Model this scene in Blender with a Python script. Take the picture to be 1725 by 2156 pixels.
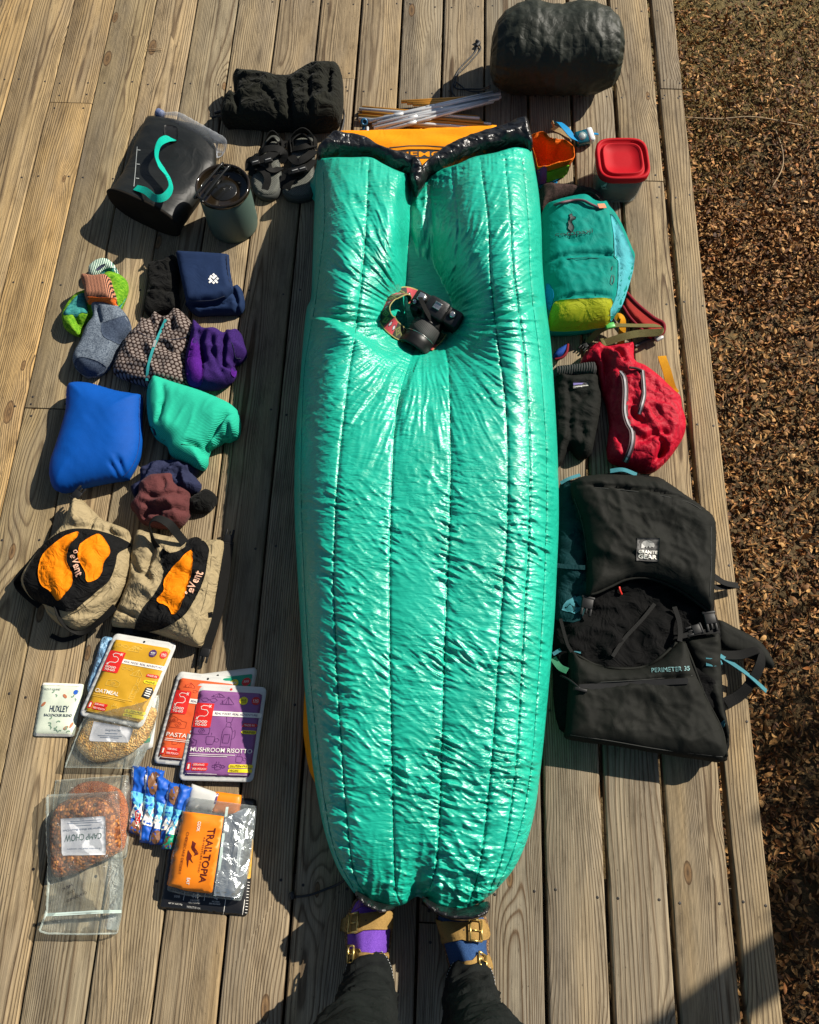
import bpy, bmesh, math, random
import numpy as np
from mathutils import Vector, Matrix, Quaternion
from mathutils.bvhtree import BVHTree
from mathutils.geometry import delaunay_2d_cdt

for _o in list(bpy.data.objects):
    bpy.data.objects.remove(_o)
SC = bpy.context.scene
COL = SC.collection
R = math.radians

# ---------------------------------------------------------------- camera
CAM_H = 2.087
F_PX = 1728.0            # focal length for a picture 1725 px wide
PITCH = R(69.47)         # below the horizontal
YAW = R(2.01)
cam_data = bpy.data.cameras.new('camera')
cam_data.sensor_fit = 'HORIZONTAL'
cam_data.sensor_width = 36.0
cam_data.lens = 36.0 * F_PX / 1725.0
cam_data.clip_start = 0.02
cam_data.clip_end = 500
cam = bpy.data.objects.new('camera', cam_data)
COL.objects.link(cam)
cam.location = (0, 0, CAM_H)
cam.rotation_euler = (math.pi / 2 - PITCH, 0, YAW)
SC.camera = cam

# ---------------------------------------------------------------- light
SUN_AZ = R(33)           # the sun stands to the right and beyond the deck
SUN_EL = R(37.5)
sun_dir = Vector((math.cos(SUN_EL) * math.cos(SUN_AZ), math.cos(SUN_EL) * math.sin(SUN_AZ), math.sin(SUN_EL)))
world = bpy.data.worlds.new('World')
SC.world = world
world.use_nodes = True
wn = world.node_tree
wn.nodes.clear()
w_out = wn.nodes.new('ShaderNodeOutputWorld')
w_bg = wn.nodes.new('ShaderNodeBackground')
w_sky = wn.nodes.new('ShaderNodeTexSky')
w_sky.sky_type = 'NISHITA'
w_sky.sun_disc = False
w_sky.sun_elevation = SUN_EL
w_sky.sun_rotation = math.pi / 2 - SUN_AZ
w_bg.inputs['Strength'].default_value = 0.05
wn.links.new(w_sky.outputs[0], w_bg.inputs[0])
wn.links.new(w_bg.outputs[0], w_out.inputs[0])
sl = bpy.data.lights.new('sun', 'SUN')
sl.energy = 5.0
sl.angle = R(0.5)
sl.color = (1.0, 0.93, 0.82)
sun = bpy.data.objects.new('sun', sl)
COL.objects.link(sun)
sun.location = (4, 3, 6)
sun.rotation_euler = (-sun_dir).to_track_quat('-Z', 'Y').to_euler()
SC.view_settings.view_transform = 'Standard'
SC.view_settings.look = 'None'
SC.view_settings.gamma = 1
SC.view_settings.exposure = 0.68
SC.view_settings.use_curve_mapping = False
SC.render.engine = 'CYCLES'
SC.cycles.max_bounces = 8
SC.cycles.transparent_max_bounces = 12
SC.cycles.use_denoising = True

# ---------------------------------------------------------------- measuring
CAM_M = Matrix.Translation((0, 0, CAM_H)) @ cam.rotation_euler.to_matrix().to_4x4()
CAM_R = np.array(cam.rotation_euler.to_matrix())
CAM_P = np.array((0, 0, CAM_H))


def rays(px):
    px = np.asarray(px, float)
    d = np.stack([(px[:, 0] - 862.5) / F_PX, -(px[:, 1] - 1078.0) / F_PX, -np.ones(len(px))], 1)
    return d @ CAM_R.T


def G(px, z=0.0):
    """points of the photograph -> points of the place at height z"""
    d = rays(px)
    z = np.broadcast_to(np.asarray(z, float), (len(d),))
    t = (z - CAM_H) / d[:, 2]
    return CAM_P + d * t[:, None]


def W(x, y, z=0.0):
    return Vector(G([(x, y)], z)[0])


def to_px(p):
    q = (np.asarray(p, float) - CAM_P) @ CAM_R
    return np.stack([862.5 + F_PX * q[:, 0] / -q[:, 2], 1078.0 - F_PX * q[:, 1] / -q[:, 2]], 1)


# ---------------------------------------------------------------- noise
def _hash(ix, iy, seed):
    n = (ix.astype(np.int64) * 374761393 + iy.astype(np.int64) * 668265263 + int(seed) * 982451653) & 0xffffffff
    n = ((n ^ (n >> 13)) * 1274126177) & 0xffffffff
    n = n ^ (n >> 16)
    return (n & 0xffff) / 65535.0


def vnoise(x, y, seed=0):
    """gradient noise, about -0.7..0.7"""
    x = np.asarray(x, float); y = np.asarray(y, float)
    ix = np.floor(x); iy = np.floor(y)
    fx = x - ix; fy = y - iy
    ux = fx * fx * fx * (fx * (fx * 6 - 15) + 10)
    uy = fy * fy * fy * (fy * (fy * 6 - 15) + 10)

    def g(dx, dy):
        a = _hash(ix + dx, iy + dy, seed) * 2 * math.pi
        return np.cos(a) * (fx - dx) + np.sin(a) * (fy - dy)
    return (g(0, 0) * (1 - ux) + g(1, 0) * ux) * (1 - uy) + (g(0, 1) * (1 - ux) + g(1, 1) * ux) * uy


def fbm(x, y, seed=0, oct=3, gain=0.5):
    s = 0; a = 1.0
    for i in range(oct):
        s = s + a * vnoise(x, y, seed + i * 17)
        x = x * 2.03 + 5.1; y = y * 2.03 + 1.7; a *= gain
    return s


def ridged(x, y, seed=0, oct=2):
    s = 0; a = 1.0
    for i in range(oct):
        s = s + a * (1 - np.abs(vnoise(x, y, seed + i * 31)) * 2.6)
        x = x * 2.1 + 3.3; y = y * 2.1 + 7.7; a *= 0.5
    return s


def creased(x, y, seed=0, oct=2):
    """narrow ridges with calm cloth between"""
    s = 0; a = 1.0
    for i in range(oct):
        s = s + a * np.clip(1 - np.abs(vnoise(x, y, seed + i * 31)) * 3.0, 0, 1) ** 1.7
        x = x * 1.9 + 3.3 + 0.6 * y; y = y * 1.9 + 7.7 - 0.4 * x; a *= 0.55
    return s


# ---------------------------------------------------------------- objects
WLOC = {}
BVH = {}
TREES = {}


def tag(o, label=None, cat=None, group=None, kind=None):
    if label: o['label'] = label
    if cat: o['category'] = cat
    if group: o['group'] = group
    if kind: o['kind'] = kind
    return o


def thing(name, label, cat, loc, group=None):
    o = bpy.data.objects.new(name, None)
    o.empty_display_size = 0.05
    COL.objects.link(o)
    o.location = loc
    WLOC[o.name] = Vector(loc)
    return tag(o, label, cat, group)


def mesh_obj(name, v, f, mat, parent=None, smooth=True, bvh=False, uv=None, origin=None):
    """v in world coordinates"""
    v = np.asarray(v, float)
    if parent is not None:
        org = WLOC[parent.name]
    elif origin is not None:
        org = Vector(origin)
    else:
        mn = v.min(0); mx = v.max(0)
        org = Vector(((mn[0] + mx[0]) / 2, (mn[1] + mx[1]) / 2, mn[2]))
    me = bpy.data.meshes.new(name)
    lv = v - np.array(org)
    me.from_pydata(lv.tolist(), [], [tuple(int(i) for i in q) for q in f])
    if uv is not None:
        ul = me.uv_layers.new(name='UVMap')
        li = np.empty(len(me.loops), dtype=np.int32)
        me.loops.foreach_get('vertex_index', li)
        ul.data.foreach_set('uv', np.asarray(uv, np.float32)[li].ravel())
    me.validate()
    if smooth:
        me.polygons.foreach_set('use_smooth', [True] * len(me.polygons))
    o = bpy.data.objects.new(name, me)
    COL.objects.link(o)
    if mat is not None:
        for m in (mat if isinstance(mat, (list, tuple)) else [mat]):
            me.materials.append(m)
    if parent is not None:
        o.parent = parent
        WLOC[o.name] = WLOC[parent.name].copy()
    else:
        o.location = org
        WLOC[o.name] = org.copy()
    if bvh:
        TREES[o.name] = BVHTree.FromPolygons([tuple(q) for q in v.tolist()], [tuple(int(i) for i in q) for q in f])
    return o


def sharp(o, deg=35):
    me = o.data
    try:
        me.set_sharp_from_angle(angle=R(deg))
    except Exception:
        pass
    return o


# ---------------------------------------------------------------- 2d helpers
def catmull(pts, closed=True, n=8):
    p = np.asarray(pts, float)
    N = len(p)
    out = []
    rng = range(N) if closed else range(N - 1)
    for i in rng:
        if closed:
            p0, p1, p2, p3 = p[(i - 1) % N], p[i], p[(i + 1) % N], p[(i + 2) % N]
        else:
            p1, p2 = p[i], p[i + 1]
            p0 = p[i - 1] if i > 0 else 2 * p1 - p2
            p3 = p[i + 2] if i + 2 < N else 2 * p2 - p1
        for k in range(n):
            t = k / n
            out.append(0.5 * ((2 * p1) + (-p0 + p2) * t + (2 * p0 - 5 * p1 + 4 * p2 - p3) * t * t + (-p0 + 3 * p1 - 3 * p2 + p3) * t ** 3))
    if not closed:
        out.append(p[-1])
    return np.array(out)


def resample(p, sp, closed=True):
    p = np.asarray(p, float)
    q = np.vstack([p, p[:1]]) if closed else p
    L = np.r_[0, np.cumsum(np.linalg.norm(np.diff(q, axis=0), axis=1))]
    n = max(4, int(round(L[-1] / sp)))
    t = np.linspace(0, L[-1], n + (0 if closed else 1), endpoint=not closed)
    return np.stack([np.interp(t, L, q[:, k]) for k in range(q.shape[1])], 1)


def seg_dist(P, poly, closed=False):
    """distance and signed side from points P to a polyline"""
    q = np.vstack([poly, poly[:1]]) if closed else np.asarray(poly, float)
    best = np.full(len(P), 1e9); side = np.zeros(len(P)); along = np.zeros(len(P))
    acc = 0.0
    for i in range(len(q) - 1):
        a, b = q[i], q[i + 1]
        ab = b - a
        l2 = float(ab @ ab) + 1e-18
        t = np.clip(((P - a) @ ab) / l2, 0, 1)
        c = a + t[:, None] * ab
        d = np.linalg.norm(P - c, axis=1)
        s = ab[0] * (P[:, 1] - a[1]) - ab[1] * (P[:, 0] - a[0])
        m = d < best
        best[m] = d[m]; side[m] = np.sign(s[m]); along[m] = acc + t[m] * math.sqrt(l2)
        acc += math.sqrt(l2)
    return best, side, along / max(acc, 1e-9)


def inside(P, poly):
    x, y = P[:, 0], P[:, 1]
    c = np.zeros(len(P), bool)
    n = len(poly)
    j = n - 1
    for i in range(n):
        xi, yi = poly[i]; xj, yj = poly[j]
        m = ((yi > y) != (yj > y)) & (x < (xj - xi) * (y - yi) / (yj - yi + 1e-18) + xi)
        c ^= m
        j = i
    return c


def fill(poly, sp, seed=1):
    """triangulated inside of a polygon: points, faces, number of boundary points"""
    rs = np.random.RandomState(seed)
    poly = np.asarray(poly, float)
    mn, mx = poly.min(0), poly.max(0)
    xs = np.arange(mn[0], mx[0], sp); ys = np.arange(mn[1], mx[1], sp * 0.866)
    X, Y = np.meshgrid(xs, ys)
    X = X + (np.arange(len(ys))[:, None] % 2) * sp * 0.5
    P = np.stack([X.ravel(), Y.ravel()], 1) + rs.uniform(-0.12, 0.12, (X.size, 2)) * sp
    P = P[inside(P, poly)]
    if len(P):
        d, _, _ = seg_dist(P, poly, True)
        P = P[d > sp * 0.55]
    A = np.vstack([poly, P]) if len(P) else poly
    nb = len(poly)
    edges = [(i, (i + 1) % nb) for i in range(nb)]
    r = delaunay_2d_cdt([Vector(q) for q in A.tolist()], edges, [], 1, 1e-7)
    V = np.array([(q.x, q.y) for q in r[0]])
    faces = [tuple(q) for q in r[2]]
    # boundary order in the result
    orig = r[3]
    bidx = [None] * nb
    for i, ol in enumerate(orig):
        for k in ol:
            if k < nb:
                bidx[k] = i
    if any(b is None for b in bidx):
        bidx = [b for b in bidx if b is not None]
    return V, faces, bidx


def prof_round(t, p=2.0):
    t = np.clip(t, 0, 1)
    return (1 - (1 - t) ** p) ** (1 / p)


def blob(name, outline, mat, parent=None, h=0.05, z0=0.0, zr=None, edge=0.03, sp=0.006, p=2.0, smooth_out=5,
         creases=(), folds=(), noise=(), hf=None, tuck=0.35, bvh=True, seed=1, world=False, under=True, flat=0.0):
    """soft thing lying on z0: outline (photo points, or world xy) at rim height zr, crown at h"""
    if zr is None:
        zr = z0 + 0.3 * h
    o = catmull(outline, True, smooth_out) if smooth_out else np.asarray(outline, float)
    wxy = o if world else G(o, zr)[:, :2]
    poly = resample(wxy, sp)
    V, F, bi = fill(poly, sp, seed)
    d, _, _ = seg_dist(V, poly, True)
    t = np.clip(d - flat, 0, None) / edge
    base = prof_round(t, p)
    top = (z0 + h) - zr
    z = zr + top * base
    fade = np.clip(t * 1.2, 0, 1)
    for nz in noise:
        amp, sc = nz[0], nz[1]
        rot = R(nz[2]) if len(nz) > 2 else 0
        st = nz[3] if len(nz) > 3 else 1.0
        kind = nz[4] if len(nz) > 4 else 'f'
        x = V[:, 0] * math.cos(rot) + V[:, 1] * math.sin(rot)
        y = -V[:, 0] * math.sin(rot) + V[:, 1] * math.cos(rot)
        wx = x + 0.25 / sc * fbm(V[:, 0] * sc * 0.6, V[:, 1] * sc * 0.6, seed + 91, 2)
        if kind == 'r':
            z = z + amp * 1.25 * (creased(wx * sc * 0.8, y * sc * 0.8 / st, seed + 7) - 0.45) * fade
        else:
            z = z + amp * fbm(wx * sc, y * sc / st, seed + 3, 3) * fade
    for cr in creases:
        pl, wd, dp = cr[0], cr[1], cr[2]
        q = np.asarray(pl, float)
        q = catmull(q, False, 4) if len(q) > 2 else q
        q = q if world else G(q, z0 + h * 0.8)[:, :2]
        dd, _, al = seg_dist(V, q)
        taper = np.clip(np.minimum(al, 1 - al) * 5 + 0.25, 0, 1)
        z = z - dp * np.exp(-(dd / wd) ** 2) * taper
    for fo in folds:       # a step: one side lies over the other
        pl, wd, amp, reach = fo
        q = np.asarray(pl, float)
        q = catmull(q, False, 4) if len(q) > 2 else q
        q = q if world else G(q, z0 + h * 0.8)[:, :2]
        dd, sd, al = seg_dist(V, q)
        z = z + amp * np.tanh(dd * sd / wd) * np.exp(-(dd / reach) ** 2)
    if hf is not None:
        z = z + hf(V[:, 0], V[:, 1], t)
    z = np.maximum(z, z0 + 0.0015)
    v = np.column_stack([V, z])
    faces = list(F)
    if under:
        B = V[bi]
        nrm = np.roll(B, -1, 0) - np.roll(B, 1, 0)
        nrm = np.stack([-nrm[:, 1], nrm[:, 0]], 1)
        nrm /= (np.linalg.norm(nrm, axis=1)[:, None] + 1e-9)
        area = 0.5 * np.sum(B[:, 0] * np.roll(B[:, 1], -1) - np.roll(B[:, 0], -1) * B[:, 1])
        inw = nrm if area > 0 else -nrm
        zb = v[bi, 2]
        ins = tuck * (zb - z0)[:, None]
        r1 = np.column_stack([B + inw * ins * 0.35, z0 + (zb - z0) * 0.45])
        r2 = np.column_stack([B + inw * ins, np.full(len(B), z0)])
        n0 = len(v); nb = len(B)
        v = np.vstack([v, r1, r2])
        rings = [list(bi), list(range(n0, n0 + nb)), list(range(n0 + nb, n0 + 2 * nb))]
        for a, b in ((0, 1), (1, 2)):
            for i in range(nb):
                j = (i + 1) % nb
                q = (rings[a][i], rings[b][i], rings[b][j], rings[a][j])
                faces.append(q if area > 0 else q[::-1])
        cap = rings[2][::-1] if area > 0 else rings[2]
        faces.append(tuple(cap))
    if True:
        # make the top faces look up
        a, b, c = (np.array([v[fc[k]] for fc in F]) for k in range(3))
        up = ((b - a)[:, 0] * (c - a)[:, 1] - (b - a)[:, 1] * (c - a)[:, 0])
        faces[:len(F)] = [fc if u > 0 else fc[::-1] for fc, u in zip(F, up)]
    return mesh_obj(name, v, faces, mat, parent, True, bvh)


def cast(px, targets, zdefault=0.0):
    """where the sight lines meet the listed things: points and normals"""
    d = rays(px)
    P = np.zeros((len(d), 3)); N = np.zeros((len(d), 3))
    for i in range(len(d)):
        dv = Vector(d[i]).normalized()
        best = None
        for t in targets:
            tr = TREES[t if isinstance(t, str) else t.name]
            loc, nor, idx, dist = tr.ray_cast(Vector(CAM_P), dv)
            if loc is not None and (best is None or dist < best[2]):
                best = (loc, nor, dist)
        if best is None:
            P[i] = G([px[i]], zdefault)[0]; N[i] = (0, 0, 1)
        else:
            n = best[1]
            if n.dot(dv) > 0: n = -n
            P[i] = best[0]; N[i] = n
    return P, N


def soften(P, F, it=2):
    return P


def patch(name, outline, onto, mat, parent, off=0.002, sp=8.0, smooth_out=4, zdefault=0.0, bvh=False, bulge=0.0, smooth=True):
    """a piece of cloth, print or label lying on other things (outline in photo points)"""
    o = catmull(outline, True, smooth_out) if smooth_out else np.asarray(outline, float)
    poly = resample(o, sp)
    V, F, bi = fill(poly, sp, 3)
    P, N = cast(V, onto, zdefault)
    if bulge:
        d, _, _ = seg_dist(V, poly, True)
        b = bulge * prof_round(d / max(d.max(), 1e-6))
    else:
        b = np.zeros(len(V))
    top = P + N * (off + b)[:, None]
    low = P[bi] - N[bi] * off * 0.8
    n0 = len(top)
    v = np.vstack([top, low])
    nb = len(bi)
    a, bb, c = (np.array([v[fc[k]] for fc in F]) for k in range(3))
    nn = np.cross(bb - a, c - a)
    vd = a - CAM_P
    s = np.sum(nn * vd, 1)
    faces = [fc if q < 0 else fc[::-1] for fc, q in zip(F, s)]
    for i in range(nb):
        j = (i + 1) % nb
        faces.append((bi[i], n0 + i, n0 + j, bi[j]))
    return mesh_obj(name, v, faces, mat, parent, smooth, bvh)


# ---------------------------------------------------------------- 3d helpers
def path3(pts, n=8):
    return catmull(np.asarray([tuple(q) for q in pts], float), False, n)


def frames(c):
    t = np.gradient(c, axis=0)
    return t / (np.linalg.norm(t, axis=1)[:, None] + 1e-12)


def tube_geo(pts, r, seg=8, n=6, smooth_path=True):
    c = path3(pts, n) if smooth_path and len(pts) > 2 else np.asarray([tuple(q) for q in pts], float)
    T = frames(c)
    rr = np.broadcast_to(np.asarray(r, float), (len(c),)) if np.ndim(r) == 0 else np.interp(np.linspace(0, 1, len(c)), np.linspace(0, 1, len(r)), r)
    up = np.array((0, 0, 1.0))
    if abs(T[0] @ up) > 0.95: up = np.array((1.0, 0, 0))
    v = []; f = []
    u = np.cross(T[0], up); u /= np.linalg.norm(u)
    for i in range(len(c)):
        u = u - T[i] * (u @ T[i]); u /= np.linalg.norm(u) + 1e-12
        w = np.cross(T[i], u)
        for k in range(seg):
            a = 2 * math.pi * k / seg
            v.append(c[i] + rr[i] * (math.cos(a) * u + math.sin(a) * w))
    for i in range(len(c) - 1):
        for k in range(seg):
            k2 = (k + 1) % seg
            f.append((i * seg + k, i * seg + k2, (i + 1) * seg + k2, (i + 1) * seg + k))
    f.append(tuple(range(seg))[::-1])
    f.append(tuple((len(c) - 1) * seg + k for k in range(seg)))
    return np.array(v), f


def join(*geos):
    V = []; F = []; n = 0
    for v, f in geos:
        V.append(np.asarray(v, float)); F += [tuple(i + n for i in q) for q in f]; n += len(v)
    return np.vstack(V), F


def tube(name, pts, r, mat, parent=None, seg=8, n=6, bvh=False, smooth_path=True):
    v, f = tube_geo(pts, r, seg, n, smooth_path)
    return mesh_obj(name, v, f, mat, parent, True, bvh)


def strap_geo(pts, width, thick=0.002, side=None, rolls=None, n=8):
    """ribbon along points; its width lies along side (default: level)"""
    c = path3(pts, n) if len(pts) > 2 else np.asarray([tuple(q) for q in pts], float)
    T = frames(c)
    m = len(c)
    wd = np.broadcast_to(np.asarray(width, float), (m,)) if np.ndim(width) == 0 else np.interp(np.linspace(0, 1, m), np.linspace(0, 1, len(width)), width)
    rl = np.zeros(m) if rolls is None else np.interp(np.linspace(0, 1, m), np.linspace(0, 1, len(rolls)), [R(a) for a in rolls])
    v = []; f = []
    for i in range(m):
        s = np.cross(T[i], (0, 0, 1.0)) if side is None else np.asarray(side, float)
        s = s - T[i] * (s @ T[i])
        if np.linalg.norm(s) < 1e-6: s = np.array((1.0, 0, 0))
        s /= np.linalg.norm(s)
        u = np.cross(s, T[i])
        ca, sa = math.cos(rl[i]), math.sin(rl[i])
        s, u = ca * s + sa * u, -sa * s + ca * u
        for a, b in ((-.5, -.5), (.5, -.5), (.5, .5), (-.5, .5)):
            v.append(c[i] + s * a * wd[i] + u * b * thick)
    for i in range(m - 1):
        for k in range(4):
            k2 = (k + 1) % 4
            f.append((i * 4 + k, i * 4 + k2, (i + 1) * 4 + k2, (i + 1) * 4 + k))
    f.append((0, 3, 2, 1)); f.append(tuple((m - 1) * 4 + k for k in range(4)))
    return np.array(v), f


def strap(name, pts, width, mat, parent=None, thick=0.002, side=None, rolls=None, n=8, bvh=False):
    v, f = strap_geo(pts, width, thick, side, rolls, n)
    o = mesh_obj(name, v, f, mat, parent, True, bvh)
    return sharp(o, 40)


def box_geo(c, size, ax=None, bev=0.0):
    """box with chamfered edges; ax = 3 axis vectors"""
    hx, hy, hz = [s / 2 for s in size]
    bm = bmesh.new()
    bmesh.ops.create_cube(bm, size=1.0)
    for q in bm.verts:
        q.co = Vector((q.co.x * size[0], q.co.y * size[1], q.co.z * size[2]))
    if bev > 0:
        bmesh.ops.bevel(bm, geom=list(bm.edges), offset=bev, segments=2, affect='EDGES', profile=0.5)
    bm.verts.index_update()
    v = np.array([tuple(q.co) for q in bm.verts]); f = [tuple(q.index for q in fc.verts) for fc in bm.faces]
    bm.free()
    if ax is not None:
        A = np.array([tuple(Vector(a).normalized()) for a in ax])
        v = v @ A
    return v + np.array(tuple(c)), f


def lathe_geo(prof, base, axis, seg=40, closed=True, ref=None):
    """prof: (radius, height) pairs along axis from base"""
    ax = Vector(axis).normalized()
    u = Vector(ref) if ref is not None else (Vector((1, 0, 0)) if abs(ax.x) < 0.9 else Vector((0, 1, 0)))
    u = (u - ax * u.dot(ax)).normalized()
    w = ax.cross(u)
    v = []; f = []
    for r, hh in prof:
        for k in range(seg):
            a = 2 * math.pi * k / seg
            v.append(tuple(Vector(base) + ax * hh + (u * math.cos(a) + w * math.sin(a)) * max(r, 1e-5)))
    for i in range(len(prof) - 1):
        for k in range(seg):
            k2 = (k + 1) % seg
            f.append((i * seg + k, i * seg + k2, (i + 1) * seg + k2, (i + 1) * seg + k))
    if closed:
        f.append(tuple(range(seg))[::-1]); f.append(tuple((len(prof) - 1) * seg + k for k in range(seg)))
    return np.array(v), f


def loft_geo(rings, caps=True):
    n = len(rings[0])
    v = np.vstack(rings); f = []
    for i in range(len(rings) - 1):
        for k in range(n):
            k2 = (k + 1) % n
            f.append((i * n + k, i * n + k2, (i + 1) * n + k2, (i + 1) * n + k))
    if caps:
        f.append(tuple(range(n))[::-1]); f.append(tuple((len(rings) - 1) * n + k for k in range(n)))
    return v, f


# ---------------------------------------------------------------- lettering
def text_geo(body, bold=0.0, shear=0.0, spacing=1.0):
    cu = bpy.data.curves.new('t', 'FONT')
    cu.body = body
    cu.size = 1.0
    cu.offset = bold
    cu.shear = shear
    cu.space_character = spacing
    cu.resolution_u = 3
    cu.fill_mode = 'FRONT'
    ob = bpy.data.objects.new('t', cu)
    COL.objects.link(ob)
    dg = bpy.context.evaluated_depsgraph_get()
    me = bpy.data.meshes.new_from_object(ob.evaluated_get(dg))
    v = np.array([tuple(q.co) for q in me.vertices])[:, :2]
    f = [tuple(q.vertices) for q in me.polygons]
    bpy.data.objects.remove(ob); bpy.data.curves.remove(cu); bpy.data.meshes.remove(me)
    return v, f


def quad_map(uv, q):
    """unit square -> photo quad (bottom-left, bottom-right, top-right, top-left), perspective-free"""
    u = uv[:, :1]; v = uv[:, 1:2]
    q = np.asarray(q, float)
    return q[0] * (1 - u) * (1 - v) + q[1] * u * (1 - v) + q[2] * u * v + q[3] * (1 - u) * v


def lettering(name, body, quad, onto, mat, parent, off=0.0008, bold=0.0, shear=0.0, spacing=1.0, zdefault=0.0):
    v, f = text_geo(body, bold, shear, spacing)
    if len(v) == 0: return None
    mn, mx = v.min(0), v.max(0)
    uv = (v - mn) / (mx - mn + 1e-9)
    px = quad_map(uv, quad)
    P, N = cast(px, onto, zdefault)
    v3 = P + N * off
    return mesh_obj(name, v3, [q for q in f], mat, parent, False)


def print_shapes(name, polys, onto, mat, parent, off=0.0008, zdefault=0.0):
    """flat printed shapes of one part; polys in photo points"""
    V = []; F = []; n = 0
    for pl in polys:
        line = isinstance(pl, Line)
        pl = np.array(pl, float)
        ext = (pl.max(0) - pl.min(0))
        if line:
            m = len(pl) // 2
            V2 = pl; F2 = [(i, i + 1, len(pl) - 2 - i, len(pl) - 1 - i) for i in range(m - 1)]
        elif ext.max() > 14:
            if ext.min() > 5:
                q = resample(pl, 5.0) if len(pl) < 8 else pl
                if len(pl) < 8: q = np.vstack([q]); 
                V2, F2, _ = fill(q, 7.0, 3)
            else:
                m = len(pl) // 2
                if len(pl) % 2 == 0 and len(pl) > 4:      # a line
                    V2 = pl; F2 = [(i, i + 1, len(pl) - 2 - i, len(pl) - 1 - i) for i in range(m - 1)]
                else:
                    q = resample(pl, 4.0); V2, F2, _ = fill(q, 6.0, 3)
        else:
            V2, F2 = pl, [tuple(range(len(pl)))]
        P, N = cast(V2, onto, zdefault)
        V.append(P + N * off); F += [tuple(i + n for i in f) for f in F2]; n += len(V2)
    o = mesh_obj(name, np.vstack(V), F, mat, parent, False)
    if len(polys) > 1: o['kind'] = 'stuff'
    return o


class Line(np.ndarray):
    pass


def ln(pts, w):
    """a printed line as a polygon"""
    p = np.asarray(pts, float)
    if len(p) > 1: p = resample(p, 6.0, False)
    t = np.gradient(p, axis=0); t /= np.linalg.norm(t, axis=1)[:, None] + 1e-9
    nn = np.stack([-t[:, 1], t[:, 0]], 1) * w / 2
    return np.vstack([p + nn, (p - nn)[::-1]]).view(Line)


def ell(cx, cy, rx, ry, n=16, rot=0):
    a = np.linspace(0, 2 * math.pi, n, endpoint=False)
    x = rx * np.cos(a); y = ry * np.sin(a); r = R(rot)
    return np.stack([cx + x * math.cos(r) - y * math.sin(r), cy + x * math.sin(r) + y * math.cos(r)], 1)


# ---------------------------------------------------------------- measured patches of the photograph (origin, scale)
ZO = {'A': (0, 0, .63768), 'B': (700, 200, .34783), 'C': (1200, 0, .75362), 'D': (150, 900, .49275), 'E': (50, 1380, .55072), 'F': (50, 1800, .55072),
      'G': (80, 2300, .56232), 'H': (80, 2800, .56232), 'I': (1900, 400, .39422), 'J': (1950, 1150, .40580), 'K': (1950, 1700, .55653),
      'L': (1050, 380, .60870), 'M': (1350, 980, .26087), 'N': (1050, 3150, .60870), 'P': (0, 0, 1.75304)}


def Z(k, *pts):
    ox, oy, s = ZO[k]
    return [((ox + x * s) / 1.75304, (oy + y * s) / 1.75304) for x, y in pts]


def ZW(k, x, y, z=0.0):
    q = Z(k, (x, y))[0]
    return W(q[0], q[1], z)


def base_of(px, z=0.0):
    g = G(px, z)
    return Vector((g[:, 0].mean(), g[:, 1].mean(), z))


def upright(base_px, top_px):
    """height of a point seen at top_px that stands above the point seen at base_px"""
    b = G([base_px])[0]
    zs = np.linspace(0.02, 0.5, 400)
    d = [np.hypot(*(G([top_px], z)[0, :2] - b[:2])) for z in zs]
    return Vector(b), float(zs[int(np.argmin(d))])


def rise(k, pts, onto, lift=0.0):
    """points (x, y, extra height) of a measured patch, laid on things"""
    px = Z(k, *[(p[0], p[1]) for p in pts])
    P, N = cast(px, onto)
    ex = np.array([p[2] if len(p) > 2 else 0.0 for p in pts])
    # raised points stay on their sight lines
    return G(px, P[:, 2] + lift + ex)

# ================================================================ materials
def new_mat(name):
    m = bpy.data.materials.new(name)
    m.use_nodes = True
    nt = m.node_tree
    return m, nt, nt.nodes['Principled BSDF']


def nd(nt, typ, **kw):
    n = nt.nodes.new(typ)
    for k, v in kw.items():
        if k.startswith('i_'):
            n.inputs[k[2:]].default_value = v
        elif k[0] == 'i' and k[1:].isdigit():
            n.inputs[int(k[1:])].default_value = v
        else:
            setattr(n, k, v)
    return n


def mth(nt, op, a, b=None, c=None):
    n = nt.nodes.new('ShaderNodeMath'); n.operation = op
    for i, x in enumerate((a, b, c)):
        if x is None: continue
        if isinstance(x, (int, float)): n.inputs[i].default_value = x
        else: nt.links.new(x, n.inputs[i])
    return n.outputs[0]


def ramp(nt, fac, stops):
    n = nt.nodes.new('ShaderNodeValToRGB')
    e = n.color_ramp.elements
    while len(e) > 1: e.remove(e[-1])
    e[0].position = stops[0][0]; e[0].color = (*stops[0][1], 1)
    for p, c in stops[1:]:
        q = e.new(p); q.color = (*c, 1)
    nt.links.new(fac, n.inputs[0])
    return n.outputs[0]


def mixc(nt, fac, a, b, mode='MIX'):
    n = nt.nodes.new('ShaderNodeMix'); n.data_type = 'RGBA'; n.blend_type = mode
    for sock, x in ((n.inputs[0], fac), (n.inputs[6], a), (n.inputs[7], b)):
        if isinstance(x, (int, float)): sock.default_value = x
        elif isinstance(x, tuple): sock.default_value = (*x, 1) if len(x) == 3 else x
        else: nt.links.new(x, sock)
    return n.outputs[2]


def mapping(nt, scale=(1, 1, 1), rot=(0, 0, 0), coord='Object', loc=(0, 0, 0)):
    tc = nt.nodes.new('ShaderNodeTexCoord')
    mp = nt.nodes.new('ShaderNodeMapping')
    mp.inputs['Scale'].default_value = scale
    mp.inputs['Rotation'].default_value = rot
    mp.inputs['Location'].default_value = loc
    nt.links.new(tc.outputs[coord], mp.inputs['Vector'])
    return mp.outputs[0]


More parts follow.
